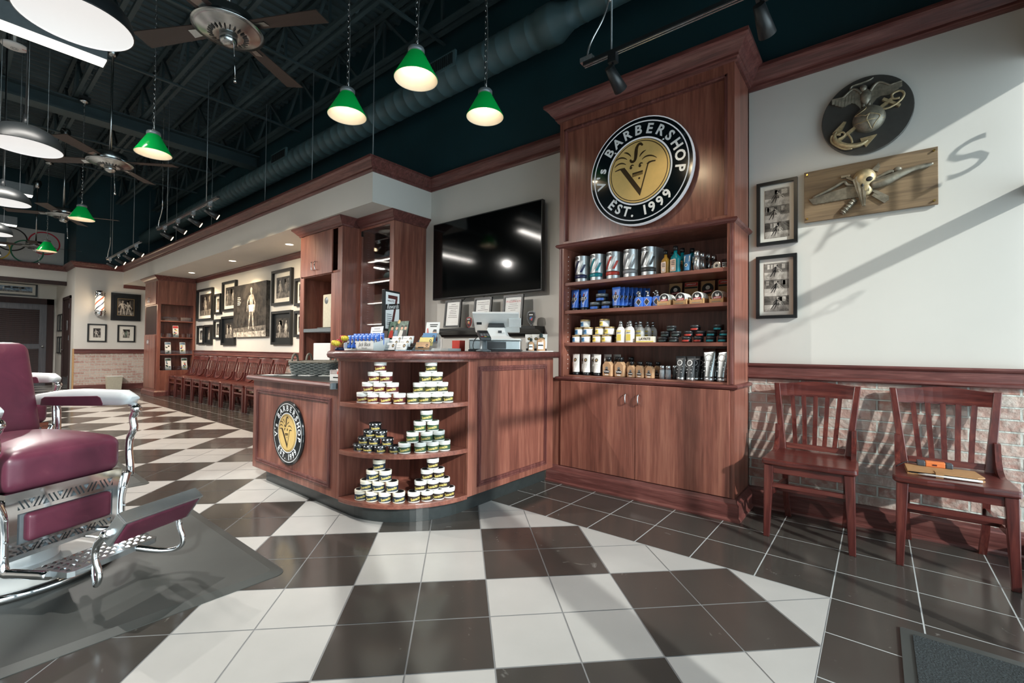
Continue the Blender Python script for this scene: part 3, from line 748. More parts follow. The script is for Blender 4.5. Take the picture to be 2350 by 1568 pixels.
s_ = MB(); s_.sweep(cc, [(CX1, WY-.002), (CX1, CY), (CX0, CY), (CX0, WY-.002)]); s_.box(CX0, CX1, CY, WY-.002, 3.04, 3.17); add('cornice', s_, ['oakX'], bevel=0)
for x0, x1, hx in ((-2.068, -1.4145, -1.478), (-1.4105, -.757, -1.378)):
    s_ = MB(); s_.box(x0, x1, CY-.016, CY+.002, .146, .852); dr = add('door', s_, ['panelZ'])
    s_ = MB(); s_.tube([(hx, CY-.016, .71), (hx, CY-.045, .716), (hx, CY-.045, .774), (hx, CY-.016, .78)], .005, 8); add('handle', s_, ['chrome'], dr, 0)
sg = thing('logo_sign', 'large round black and gold barbershop logo sign with a face, high on the cabinet', 'sign', (-1.38, CY+.029, 2.448))
logo(sg, 0, 0, .4, lambda a, b, d: (a, -.03-d, b), .035, True)
s_ = MB()
for a in range(4): s_.cyl((.26*math.cos(a*PI/2+.8), 0, .26*math.sin(a*PI/2+.8)), (.26*math.cos(a*PI/2+.8), -.03, .26*math.sin(a*PI/2+.8)), .012)
obj('standoffs', s_, ['silver'], sg)
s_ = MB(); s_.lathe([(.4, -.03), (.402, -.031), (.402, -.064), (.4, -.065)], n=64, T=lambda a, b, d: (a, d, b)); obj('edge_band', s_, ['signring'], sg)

# ================================================================== reception counter
AX, AY = -2.72, 2.21            # centre of the curved corner
t = thing('reception_counter', 'cherry reception counter with curved corner shelves and a lower desk beside it', 'counter', (AX, AY, 0))
off = Vector((AX, AY, 0))
def arcp(r, a0=-PI/2, a1=0, n=20): return circ(AX, AY, r, n, a0, a1)
s_ = MB()
s_.box(-2.155, -2.13, 2.196, 3.215, .12, 1.04)                 # side panel with moulding
s_.box(-2.74, -2.155, 2.2, 2.22, .12, 1.04)                   # back of the shelves
s_.box(-2.765, -2.74, 1.62, 3.215, .12, 1.04)                 # divider to the low desk
s_.box(-2.74, -2.155, 3.19, 3.215, .12, 1.04)
add('carcass', s_, ['panelZ'], t)
s_ = MB(); s_.box(-4.06, -2.765, 1.62, 1.645, .12, .84); s_.box(-4.06, -4.035, 1.645, 2.3, .12, .84); add('desk_front', s_, ['panelZ'], t)
for z in (.758, .447, .138):
    b_ = MB(); b_.prism([(-2.74, 2.2)]+[(-2.74, 1.62)]+arcp(.59, a1=-.026)+[(-2.156, 2.195)], T_XY(0), z-.03, z, 0); add('corner_shelf', b_, ['panelX'], t)
s_ = MB(); o1 = arcp(.59, a1=-.026); o2 = arcp(.57, a1=-.026)
s_.prism([(-2.74, 1.62)]+o1+o2[::-1]+[(-2.74, 1.64)], T_XY(0), 1.022, 1.042); add('header_rail', s_, ['panelX'], t)
edge = arcp(.635)
outline = [(-2.80, 3.215), (-2.80, 1.575)]+edge+[(-2.085, 3.245)]
outline2 = [(-2.09, 3.245)]
s_ = MB(); s_.prism([(-2.79, 3.24), (-2.79, 1.60)]+arcp(.61)+[(-2.11, 3.24)], T_XY(0), 1.042, 1.0905); add('countertop', s_, ['laminate'], t, 0)
nose = [(0, 1.04), (.015, 1.04), (.026, 1.048), (.03, 1.064), (.026, 1.083), (.014, 1.092), (0, 1.092)]
s_ = MB(); pth = [(-2.11, 3.24)]+[(AX+.61*math.cos(a), AY+.61*math.sin(a)) for a in [-PI/2*i/24 for i in range(25)]]+[(-2.79, 1.60), (-2.79, 3.24)]
s_.sweep(nose, pth[::-1] if False else pth); nz = add('bullnose_edge', s_, ['oakX'], t, 0)
for q_ in nz.data.polygons: q_.use_smooth = len(q_.vertices) == 4
s_ = MB(); s_.box(-4.09, -2.766, 1.61, 2.3, .84, .875); add('desk_top', s_, ['laminate'], t, 0)
s_ = MB(); s_.sweep([(0, .838), (.014, .838), (.024, .846), (.028, .858), (.022, .872), (.012, .877), (0, .877)], [(-2.79, 1.61), (-4.09, 1.61), (-4.09, 2.3)]); add('desk_edge', s_, ['oakX'], t, 0)
s_ = MB(); s_.box(-2.79, -2.768, 1.578, 1.64, .836, .878); add('end_cap', s_, ['steelgrey'], t)
s_ = MB(); q = arcp(.512); s_.prism([(-3.98, 1.70)]+q+[(-2.208, 3.21), (-2.5, 3.21), (-2.5, 2.2), (-3.98, 2.2)], T_XY(0), 0.0005, .12); add('kick_plate', s_, ['laminate'], t, 0)
def mould(mb, T, a0, a1, b0, b1, w=.035):
    for i, (d, i0, i1) in enumerate(((.006, 0, w), (.012, .006, .016), (.010, .022, .032))):
        for q in ([(a0+i0, b0+i0), (a1-i0, b0+i0), (a1-i1, b0+i1), (a0+i1, b0+i1)], [(a0+i0, b1-i0), (a0+i1, b1-i1), (a1-i1, b1-i1), (a1-i0, b1-i0)],
                  [(a0+i0, b0+i0), (a0+i1, b0+i1), (a0+i1, b1-i1), (a0+i0, b1-i0)], [(a1-i0, b0+i0), (a1-i0, b1-i0), (a1-i1, b1-i1), (a1-i1, b0+i1)]):
            mb.prism(q, T, 0, d, 0)
s_ = MB(); mould(s_, T_YZ(-2.13), 2.285, 3.115, .168, .99); add('panel_moulding', s_, ['oakZ'], t, 0)
s_ = MB(); mould(s_, T_XZ(1.62), -3.99, -2.835, .175, .775); add('panel_moulding', s_, ['oakZ'], t, 0)
lg = thing('logo_plaque', 'smaller round black and gold logo plaque on the front of the low desk', 'sign', (-3.413, 1.619, .475))
logo(lg, 0, 0, .235, lambda a, b, d: (a, -d, b), .018, False)

# ================================================================== television
t = thing('television', 'wide black flat television tilted on the wall between cabinet and counter', 'television', (-3.3, 3.6, 2.125))
s_ = MB(); s_.box(-.785, .785, -.012, .035, -.447, .447); bz = obj('bezel', s_, ['blackplastic'], t, bevel=.006)
s_ = MB(); s_.box(-.772, .772, -.0135, -.010, -.428, .434); obj('screen', s_, ['tvscreen'], t)
s_ = MB(); s_.box(-.4, .4, .035, .089, -.25, .25); obj('wall_bracket', s_, ['blackmetal'], t)
s_ = MB(); s_.tube(bez((-.5, .02, -.447), (-.5, .05, -.52), (-.3, .05, -.47), (-.28, .02, -.447)), .004); s_.tube(bez((.0, .02, -.447), (.0, .05, -.5), (.1, .05, -.49), (.1, .02, -.447)), .004); obj('cables', s_, ['blackplastic'], t)

# ================================================================== tall units left of the TV
def tower_box(mb, x0, x1, y0, z0, z1, w=.02): pass
t = thing('storage_tower', 'tall cherry unit with two upper doors and an open bay left of the glass case', 'cabinet', (-5.565, 2.98, 0))
off = Vector((-5.565, 2.98, 0)); x0, x1, y0 = -6.06, -5.03, 2.98
s_ = MB(); s_.box(x0, x0+.03, y0, WY-.013, 0, 2.61); s_.box(x1-.03, x1, y0, WY-.013, 0, 2.61); s_.box(x0+.03, x1-.03, WY-.04, WY-.013, 0, 2.61); s_.box(x0+.03, x1-.03, y0, WY-.04, 2.03, 2.06)
s_.box(x0+.03, x0+.1, y0, y0+.02, 0, 2.61); s_.box(x1-.24, x1-.03, y0, y0+.02, 0, 2.06); s_.box(x1-.1, x1-.03, y0, y0+.02, 2.06, 2.61); s_.box(x0+.03, x1-.03, y0, y0+.02, 2.58, 2.61)
s_.box(x0+.03, x1-.03, y0+.02, WY-.04, 0, .12)
add('carcass', s_, ['panelZ'], t)
s_ = MB(); s_.box(x0+.1, x1-.24, y0+.005, WY-.04, 1.31, 1.355); add('shelf', s_, ['steelgrey'], t)
s_ = MB(); s_.box(x0+.1, x1-.24, y0+.005, WY-.04, .84, .875); add('shelf', s_, ['panelX'], t)
for a, b, hx in ((x0+.09, x0+.43, x0+.39), (x0+.434, x1-.2, x0+.474)):
    s_ = MB(); s_.box(a, b, y0-.02, y0-.001, 2.04, 2.575); dr = add('door', s_, ['panelZ'], t)
    s_ = MB(); s_.tube([(hx, y0-.02, 2.11), (hx, y0-.05, 2.115), (hx, y0-.05, 2.205), (hx, y0-.02, 2.21)], .006, 8); add('handle', s_, ['chrome'], dr, 0)
tc_ = [(0, 2.59), (.012, 2.59), (.02, 2.61), (.035, 2.62), (.06, 2.65), (.085, 2.672), (.09, 2.676), (.09, 2.691), (0, 2.691)]
s_ = MB(); s_.sweep(tc_, [(x1, 3.115), (x1, y0), (x0, y0), (x0, WY-.013)]); s_.box(x0, x1, y0, WY-.02, 2.6, 2.69); add('cornice', s_, ['oakX'], t, 0)
t = thing('glass_display_case', 'narrow cherry display case with glass door and lit shelves of caps', 'display case', (-4.68, 3.21, 0))
off = Vector((-4.68, 3.21, 0)); x0, x1, y0 = -5.025, -4.33, 3.21
s_ = MB(); s_.box(x0, x0+.03, y0, WY-.002, 0, 2.61); s_.box(x1-.03, x1, y0, WY-.002, 0, 2.61); s_.box(x0+.03, x1-.03, WY-.03, WY-.002, 0, 2.61); s_.box(x0+.03, x1-.03, y0, WY-.03, 2.56, 2.61); s_.box(x0+.03, x1-.03, y0, WY-.03, 0, .12)
s_.box(x1-.075, x1-.03, y0, y0+.02, .12, 2.56); s_.box(x0+.03, x0+.05, y0, y0+.02, .12, 2.56)
for i in range(46): s_.box(x0+.0295, x0+.0315, y0+.1, y0+.106, 1.15+i*.03, 1.156+i*.03, 1); s_.box(x0+.0295, x0+.0315, y0+.36, y0+.366, 1.15+i*.03, 1.156+i*.03, 1)
add('carcass', s_, ['panelZ', 'whiteink'], t, 0)
for z in (2.21, 1.95, 1.69, 1.43, 1.1):
    s_ = MB(); s_.box(x0+.03, x1-.03, y0+.06, WY-.03, z-.022, z); sh = add('shelf', s_, ['panelX'], t)
    s_ = MB(); s_.box(x0+.05, x1-.05, y0+.09, y0+.10, z-.03, z-.022); add('light_strip', s_, ['stripglow'], sh, 0)
s_ = MB(); s_.box(x0+.05, x1-.075, y0-.008, y0-.002, .14, 2.55); gdo = add('glass_door', s_, ['clearglass'], t, 0)
s_ = MB(); s_.box(x0+.05, x0+.07, y0-.012, y0+.004, 2.49, 2.55); s_.cyl((x1-.11, y0+.05, 2.44), (x1-.11, y0+.05, 2.55), .02); add('hinge', s_, ['blackmetal'], gdo, 0)
s_ = MB(); s_.sweep(tc_, [(x1, WY-.002), (x1, y0), (x0+.02, y0)]); s_.box(x0+.02, x1, y0, WY-.02, 2.6, 2.69); add('cornice', s_, ['oakX'], t, 0)
def cap(color):
    t = thing('baseball_cap', '', 'cap')
    s_ = MB(); s_.lathe([(0, .105), (.03, .103), (.06, .085), (.082, .05), (.088, .012), (.086, 0), (0, 0)], n=20); obj('crown', s_, [color], t)
    s_ = MB(); pts = [(-.085, -.02)]+[(.085*1.05*math.cos(PI+PI*i/12), -.03-.12*math.sin(PI*i/12)) for i in range(13)]+[(.085, -.02)]
    s_.prism(pts, T_XY(0), .004, .010); obj('visor', s_, [color], t)
    s_ = MB(); ring(s_, 0, .055, .012, .018, T_XZ(-.092), 0, 0, 16); obj('emblem', s_, ['whiteink'], t); s_ = MB(); s_.ball((0, 0, .106), .006); obj('button', s_, [color], t)
    return t
place('cap1', lambda: cap('photoblue'), 'dark blue-grey cap with white emblem on the top shelf of the glass case', 'cap', (-4.67, 3.42, 2.2115), .3, 'caps in the glass case')
place('cap1', None, 'grey cap half hidden at the right end of the top glass case shelf', 'cap', (-4.465, 3.44, 2.2115), -.2, 'caps in the glass case')
place('cap2', lambda: cap('greenfabric'), 'pale grey-green cap lying low on the second shelf of the glass case', 'cap', (-4.68, 3.42, 1.9515), -.5, 'caps in the glass case')
place('cap1', None, 'dark cap beside the bright green cap on the third shelf of the glass case', 'cap', (-4.67, 3.42, 1.6915), .2, 'caps in the glass case')
place('cap3', lambda: cap('greenshade_cap'), 'bright green cap on the third shelf of the glass case', 'cap', (-4.47, 3.44, 1.6915), .2, 'caps in the glass case')

t = thing('appliance', 'tall off-white boxy appliance standing on the open shelf of the storage tower', 'appliance', (-5.49, 3.2, 1.3575))
s_ = MB(); s_.box(-.12, .2, -.14, .22, 0, .44); obj('casing', s_, ['binplastic'], t, bevel=.012)
s_ = MB(); s_.lathe([(0, .004), (.04, .004), (.045, 0)], n=20, T=lambda a, b, d: (-.03+a, -.14-d, .36+b)); obj('round_badge', s_, ['steelgrey'], t)
s_ = MB(); s_.box(-.14, .2, -.2, .22, -.001, .012); obj('drip_tray', s_, ['brushed'], t)
o = MB(); o.box(-5.78, -5.3, 3.03, 3.5, .876, 1.17); tag(obj('white_box', o, ['whiteplastic'], bevel=.01), 'white box in the lower bay of the storage tower', 'box')
o = MB(); o.hexa([(-.05, -.02, 0), (.05, -.02, 0), (.05, .0, 0), (-.05, .0, 0)], [(-.05, .06, .09), (.05, .06, .09), (.05, .08, .09), (-.05, .08, .09)])

# far tower with magazine shelves on its side
t = thing('magazine_tower', 'far cherry tower with magazine shelves in its side and cabinet doors on its front', 'cabinet', (-13.0, 2.95, 0))
off = Vector((-13.0, 2.95, 0)); x0, x1, y0 = -13.5, -12.5, 2.95
s_ = MB(); s_.box(x0, x1-.30, y0, WY-.013, .1, 2.61); s_.box(x1-.3, x1, y0, y0+.06, .1, 2.61); s_.box(x1-.3, x1, WY-.06, WY-.013, .1, 2.61); s_.box(x1-.3, x1, y0+.06, WY-.06, 2.06, 2.61); s_.box(x1-.3, x1, y0+.06, WY-.06, .1, .57)
add('carcass', s_, ['panelZ'], t)
for z in (1.69, 1.315, .935, .57):
    s_ = MB(); s_.box(x1-.3, x1-.002, y0+.06, WY-.06, z-.022, z); sh = add('shelf', s_, ['panelY'], t)
    s_ = MB(); s_.box(x1-.012, x1-.006, y0+.07, WY-.07, z, z+.09); add('acrylic_lip', s_, ['acrylic'], sh, 0)
for z0, z1 in ((2.05, 2.57), (.16, 1.36)):
    for a, b, hx in ((x0+.06, x0+.49, x0+.45), (x0+.495, x1-.06, x0+.535)):
        s_ = MB(); s_.box(a, b, y0-.02, y0-.001, z0, z1); dr = add('door', s_, ['panelZ'], t)
        hz = z0+.12 if z0 > 1 else z1-.16
        s_ = MB(); s_.tube([(hx, y0-.02, hz-.05), (hx, y0-.05, hz-.045), (hx, y0-.05, hz+.045), (hx, y0-.02, hz+.05)], .006, 8); add('handle', s_, ['chrome'], dr, 0)
s_ = MB(); s_.box(x0+.06, x1-.06, y0-.003, y0, 1.38, 2.03); add('bay_shade_panel', s_, ['darkdoor'], t, 0)  # flat dark sheet, its colour stands in for a bay's shaded inside
s_ = MB(); s_.sweep([(0, 0), (.05, 0), (.05, .09), (.03, .12), (0, .12)], [(x1, WY-.04), (x1, y0), (x0, y0)]); s_.box(x0, x1, y0, WY-.04, 0, .12); add('plinth', s_, ['oakX'], t, 0)
s_ = MB(); s_.sweep(tc_, [(x1, WY-.04), (x1, y0), (x0, y0), (x0, WY-.04)]); s_.box(x0, x1, y0, WY-.04, 2.6, 2.69); add('cornice', s_, ['oakX'], t, 0)
def magazine(kind):
    t = thing('magazine', '', 'magazine')
    s_ = MB(); s_.hexa([(-.02, -.055, 0), (-.012, -.055, 0), (-.012, .055, 0), (-.02, .055, 0)], [(-.075, -.055, .27), (-.069, -.055, .27), (-.069, .055, .27), (-.075, .055, .27)]); obj('cover', s_, ['paper'], t)
    T = lambda a, b, d: (-.0115-.2111*b+d, a, b)
    s_ = MB(); r = random.Random(kind)
    s_.face([(-.05, .21), (.05, .21), (.05, .26), (-.05, .26)], T, .001, r.randrange(5))
    for i in range(7):
        a, b = r.uniform(-.05, .02), r.uniform(.01, .18); s_.face([(a, b), (a+r.uniform(.02, .035), b), (a+.03, b+r.uniform(.015, .04)), (a, b+.03)], T, .001+.0002*i, r.randrange(5))
    obj('cover_print', s_, ['red', 'photoblue', 'script_yellow', 'photodark', 'photogreen'], t)
    return t
for i, (y, z, lb) in enumerate(((3.31, 1.315, 'magazine alone on the second shelf of the far magazine tower'), (3.17, .935, 'left magazine on the third shelf of the far magazine tower'), (3.45, .935, 'right magazine on the third shelf of the far magazine tower'),
                 (3.18, .57, 'left magazine on the lowest shelf of the far magazine tower'), (3.49, .57, 'right magazine on the lowest shelf of the far magazine tower'))):
    place('mag%d' % i, lambda i=i: magazine(i+2), lb, 'magazine', (-12.52, y, z+.0015), 0, 'magazines in the far tower')
# ================================================================== framed pictures
def figure(mb, T, d, cx, b0, h, mt, lean=0, arms=1, seed=None):
    """a loose standing silhouette for a generic sports photo, drawn with tapering strokes"""
    r = random.Random(int(cx*9973+h*7919) if seed is None else seed); j = lambda s: r.uniform(-s, s)
    P = lambda a, b, w: (cx+a*h+lean*b*h, b0+b*h, w*h)
    hip = .49+j(.02); sh = .80
    stroke(mb, [P(j(.01), sh+.01, .2), P(0, .68, .19), P(0, .58, .15), P(0, hip-.02, .17)], .1*h, T, d, mt)
    mb.face([P(*q, 0)[:2] for q in circ(j(.02), .92, .055, 12, ry=.07)], T, d+.0001, mt); stroke(mb, [P(0, .80, .06), P(0, .88, .055)], .05*h, T, d, mt)
    for s in (-1, 1):
        k = .04+abs(j(.06)); stroke(mb, [P(s*.05, hip, .095), P(s*(.05+k*.6), .26, .07), P(s*(.05+k), .05, .05), P(s*(.075+k), .0, .05)], .08*h, T, d, mt)
        if arms: e = .14+abs(j(.1)); z = .6+j(.12); stroke(mb, [P(s*.09, .78, .065), P(s*e, z, .05), P(s*(e+j(.06)), z-.16+j(.1), .04)], .05*h, T, d, mt)
def picture(name, label, cat, T, w, h, group, fw=.03, depth=.022, frame='blackframe', mat='matboard', mw=.05, bg='photodark', paint=None, fillet=None):
    """centre of the picture is the origin of T's plane"""
    t = thing(name, label, cat, T(0, 0, 0), 0, group)
    o0 = Vector(T(0, 0, 0)); L = lambda a, b, d: tuple(Vector(T(a, b, d))-o0)
    a, b = w/2, h/2; s_ = MB()
    for q in ([(-a, -b), (a, -b), (a-fw, -b+fw), (-a+fw, -b+fw)], [(-a, b), (-a+fw, b-fw), (a-fw, b-fw), (a, b)], [(-a, -b), (-a+fw, -b+fw), (-a+fw, b-fw), (-a, b)], [(a, -b), (a, b), (a-fw, b-fw), (a-fw, -b+fw)]):
        s_.prism(q, L, .001, depth, 0)
    obj('frame', s_, [frame], t)
    s_ = MB(); s_.prism([(-a+fw, -b+fw), (a-fw, -b+fw), (a-fw, b-fw), (-a+fw, b-fw)], L, .001, .008, 0); obj('mount', s_, [mat], t)
    a2, b2 = a-fw-mw, b-fw-mw
    s_ = MB(); s_.prism([(-a2, -b2), (a2, -b2), (a2, b2), (-a2, b2)], L, .008, .0095, 0)
    if fillet: s_.prism([(-a2-.008, -b2-.008), (a2+.008, -b2-.008), (a2+.008, b2+.008), (-a2-.008, b2+.008)], L, .008, .009, 7)
    if paint: paint(s_, L, a2, b2)
    obj('print', s_, [bg, 'photomid', 'photolight', 'blackink', 'photogreen', 'photoblue', 'red', 'goldfillet'], t)
    return t
def P_strip(n):
    def f(mb, T, a, b):
        r = random.Random(n); h = 2*b/3
        mb.face([(-a, -b), (a, -b), (a, b), (-a, b)], T, .0098, 2)
        for i in range(3):
            z0, z1 = -b+h*i+.006, -b+h*(i+1)-.006
            mb.face([(-a, z0), (a, z0), (a, z1), (-a, z1)], T, .0101, 1); mb.face([(-a, z0), (a, z0), (a, z0+h*.32), (-a, z0+h*.36)], T, .0103, 0)
            for k in range(4): x = r.uniform(-a*.9, a*.6); mb.face([(x, z1-h*.35), (x+a*.25, z1-h*.33), (x+a*.25, z1-.008), (x, z1-.006)], T, .0102, 2)
            c = r.uniform(-a*.25, a*.25)
            figure(mb, T, .0105, c-.03, z0+.010, h*.72, 3, .45, 1, n*31+i); figure(mb, T, .0107, c+.035, z0+.008, h*.66, 0, -.5, 1, n*17+i)
    return f
def P_group(n, cols=2, low=2, k=3):
    def f(mb, T, a, b):
        r = random.Random(n)
        mb.face([(-a, -b), (a, -b), (a, -b*.45), (-a, -b*.5)], T, .0098, 1)
        for i in range(5): x = r.uniform(-a, a*.7); mb.face([(x, b*.2), (x+a*.3, b*.25), (x+a*.28, b*.8), (x, b*.75)], T, .0099, r.choice((0, 1, 3)))
        for i in range(k): figure(mb, T, .0102+.0001*i, (i-(k-1)/2)*2*a/(k+.4), -b*.98, 2*b*.9*r.uniform(.9, 1), r.choice((low, 1)) if i % 2 else 2, r.uniform(-.12, .12), 1, n*7+i)
    return f
FR = 'framed pictures on the alcove wall'
tx = lambda x, z: (lambda a, b, d: (x+a, WY-d, z+b))
picture('framed_photo', 'upper black framed strip of three black and white grappling photos beside the cabinet', 'framed picture', tx(-.549, 2.096), .253, .453, None, .022, .03, mw=.028, bg='photolight', paint=P_strip(3))
picture('framed_photo', 'lower black framed strip of three black and white grappling photos above the chair rail', 'framed picture', tx(-.553, 1.569), .253, .448, None, .022, .03, mw=.028, bg='photolight', paint=P_strip(5))
tv = lambda x, z: (lambda a, b, d: (x+a, 3.545-d+.0*b, z+b))
def P_letter(n, redt=False):
    def f(mb, T, a, b):
        r = random.Random(n)
        for i in range(8):
            w = r.uniform(.3, .9)*a; z = b*(.82-.17*i); mb.face([(-w, z), (w, z), (w, z+.005), (-w, z+.005)], T, .0098, 1)
        if redt: mb.text("PROCLAMATION", .03, T, .0099, 6, at=(0, b*.72), sx=.8)
        else:
            for q in ((-a*.8, -b*.8, a*.8, -b*.796), (-a*.8, -b*.3, a*.8, -b*.296)): mb.face([(q[0], q[1]), (q[2], q[1]), (q[2], q[3]), (q[0], q[3])], T, .0099, 1)
    return f
def certificate(label, x, w, n, red_=False):
    t = picture('framed_certificate', label, 'framed certificate', lambda a, b, d: (x+a, 3.56-d+.10*b, 1.503+b), w, .31, 'certificates on the ledge under the television', .022, .02, mat='paper', mw=.012, bg='paper', paint=P_letter(n, red_))
certificate('leftmost framed certificate on the black ledge under the television', -3.70, .255, 1)
certificate('middle framed certificate, partly behind the white register screen', -3.25, .25, 2)
certificate('rightmost framed certificate with reddish heading on the black ledge', -2.84, .255, 3, True)
s_ = MB(); pr = [(0, 1.245), (.03, 1.245), (.05, 1.27), (.09, 1.295), (.11, 1.305), (.16, 1.312), (.16, 1.338), (0, 1.338)]
s_.sweep(pr, [(-2.55, WY-.001), (-4.0, WY-.001)]); tag(obj('wall_ledge', s_, ['blackframe']), 'long black moulded ledge on the wall holding the certificates', 'ledge')
def badge(two):
    t = thing('police_patch', '', 'patch')
    pts = [(-.035, .05), (-.015, .06), (.015, .06), (.035, .05), (.042, .01), (.025, -.03), (0, -.055), (-.025, -.03), (-.042, .01)]
    sc_ = 1.25 if two else 1
    s_ = MB(); s_.prism([(a*sc_, b*sc_) for a, b in pts], T_XZ(0), 0, .006); obj('border', s_, ['cangrey' if two else 'red'], t)
    s_ = MB(); s_.prism([(a*.88*sc_, b*.9*sc_) for a, b in pts], T_XZ(0), .006, .008); obj('field', s_, ['blackink'], t)
    s_ = MB(); s_.face(circ(0, .005, .018, 5), T_XZ(0), .0085, 0); s_.face([(0, 0), (.02, .012), (.012, -.02), (-.004, -.012)], T_XZ(0), .009, 1); s_.face([(-.022, .035), (.022, .035), (.022, .043), (-.022, .043)], T_XZ(0), .009, 2)
    obj('embroidery', s_, ['ringblue' if two else 'goldfillet', 'red', 'whiteink'], t); return t
place('badgeA', lambda: badge(0), 'small shield patch with red border between the left two certificates', 'patch', (-3.455, 3.56, 1.394), 0)
place('badgeB', lambda: badge(1), 'larger shield patch with grey border and blue star right of the certificates', 'patch', (-2.615, 3.56, 1.408), 0)

# alcove wall pictures: X centre, Z centre, width, height
for i, (x, z, w, h, fr, mw, k, lb) in enumerate((
    (-11.86, 2.06, .98, .72, 'blackframe', .09, 1, 'largest framed photo at the far left of the alcove wall'),
    (-11.09, 2.03, .4, .44, 'blackframe', .07, 3, 'small framed photo of three figures right of the large far left photo'),
    (-10.45, 2.16, .72, .62, 'blackframe', .09, 3, 'framed photo of three standing men, topmost beside the dark canvas'),
    (-8.1, 2.16, .75, .62, 'blackframe', .1, 2, 'framed photo of two men in white shirts right of the canvas, upper'),
    (-7.36, 2.03, .5, .46, 'blackframe', .06, 2, 'framed photo half hidden by the storage tower, upper'),
    (-8.09, 1.45, .74, .59, 'blackframe', .1, 2, 'framed photo of a crowd scene right of the canvas, lower'),
    (-7.36, 1.5, .5, .44, 'blackframe', .06, 1, 'framed photo half hidden by the storage tower, lower'),
    (-10.47, 1.445, .70, .6, 'blackframe', .13, 2, 'dark matted framed photo of two men, lower beside the canvas'),
    (-11.07, 1.485, .39, .43, 'blackframe', .06, 1, 'small framed photo below the photo of three figures'),
    (-12.08, 1.375, .43, .43, 'blackframe', .08, 1, 'left one of two small framed photos at the bottom far left'),
    (-11.61, 1.375, .42, .44, 'blackframe', .08, 1, 'right one of two small framed photos at the bottom far left'))):
    picture('framed_photo', lb, 'framed picture', tx(x, z), w, h, FR, .045, .05, mw=mw*.8, paint=P_group(i+11, k=k), bg='photodark', mat='blackframe' if i in (5, 7, 10) else 'matboard')
t = thing('canvas_print', 'large dark grey canvas print with a pale figure, hung among the framed photos', 'canvas print', (-9.35, WY, 1.815))
s_ = MB(); s_.box(-.74, .74, -.07, -.001, -.51, .51); obj('stretched_canvas', s_, ['photodark'], t)
s_ = MB(); T_ = T_XZ(-.07); s_.face([(-.74, -.51), (.74, -.51), (.74, -.40), (-.74, -.42)], T_, .0006, 1); s_.face([(-.74, -.42), (.74, -.40), (.74, -.30), (-.74, -.34)], T_, .0005, 0)
figure(s_, T_, .001, .1, -.36, .80, 1, 0, 1); s_.face([(x+.1, z) for x, z in ((-.1, -.03), (.1, -.03), (.13, .1), (-.13, .1))], T_, .0014, 2)
for i in range(5): s_.face([(-.55, .26-.035*i), (-.55+.13+.03*(i % 2), .26-.035*i), (-.55+.13+.03*(i % 2), .275-.035*i), (-.55, .275-.035*i)], T_, .001, 2)
obj('print', s_, ['photomid', 'photolight', 'matboard'], t)
# back wall pictures (facing +X)
tb = lambda y, z, x=-15.2: (lambda a, b, d: (x+d, y+a, z+b))
picture('framed_photo', 'wide black framed photo with gold inner line beside the barber pole', 'framed picture', tb(2.92, 2.115), .6, .70, 'pictures on the back wall', .05, .04, mat='blackframe', mw=.09, paint=P_group(40, k=2), fillet=True)
picture('framed_photo', 'small square framed ballplayer photo under the barber pole', 'framed picture', tb(2.37, 1.43), .36, .45, 'pictures on the back wall', .03, .03, mw=.08, paint=P_group(41, k=1, low=4))
picture('framed_photo', 'small square framed team photo in colour near the far tower', 'framed picture', tb(2.94, 1.43), .36, .44, 'pictures on the back wall', .03, .03, mw=.08, paint=P_group(42, k=3, low=4))
picture('framed_art', 'large framed blue horse-racing style picture over the louvred door', 'framed picture', tb(1.1, 2.62, -18.1), .95, .36, 'pictures on the back wall', .04, .03, mw=.06, bg='photoblue', paint=P_group(43, k=2, low=2))
ty = lambda x, z: (lambda a, b, d: (x+a, 1.95-d, z+b))
for x, z, lb in ((-17.4, 1.72, 'upper left narrow framed picture on the hall side wall'), (-16.98, 1.72, 'upper right narrow framed picture on the hall side wall'), (-17.4, 1.12, 'lower left narrow framed picture on the hall side wall'), (-16.98, 1.12, 'lower right narrow framed picture on the hall side wall')):
    picture('framed_photo', lb, 'framed picture', ty(x, z), .36, .46, 'pictures in the hall', .03, .03, mw=.05, bg='photolight')
# barber pole
t = thing('barber_pole', 'lit red white and blue barber pole with chrome caps on the back wall', 'barber pole', (-15.08, 2.39, 1.82))
s_ = MB(); s_.lathe([(.085, .17), (.085, .52)], n=28); gl = obj('glass_tube', s_, ['poleglow'], t)
s_ = MB()
for k in range(4):
    for i in range(24):
        a0 = k*PI/2+i*.16; z0 = .17+.35*i/24
        for j in range(6):
            b0, b1 = a0+j*.07, a0+(j+1)*.07
            s_.add([(.0865*math.cos(b0), .0865*math.sin(b0), z0), (.0865*math.cos(b1), .0865*math.sin(b1), z0), (.0865*math.cos(b1+.16), .0865*math.sin(b1+.16), z0+.35/24), (.0865*math.cos(b0+.16), .0865*math.sin(b0+.16), z0+.35/24)], [(0, 1, 2, 3)], k % 2)
obj('spiral_stripe', s_, ['polered', 'poleblue'], gl)
s_ = MB(); s_.lathe([(0, 0), (.05, 0), (.1, .04), (.115, .1), (.1, .12), (.12, .14), (.12, .165), (.09, .172), (0, .172)], n=28); obj('lower_cap', s_, ['chrome'], t)
s_ = MB(); s_.lathe([(0, .52), (.1, .52), (.105, .54), (.095, .56), (.105, .6), (.1, .65), (.06, .665), (0, .665)], n=28); obj('upper_cap', s_, ['chrome'], t)
s_ = MB(); s_.box(-.118, -.07, -.04, .04, .05, .6); obj('wall_bracket', s_, ['chrome'], t)

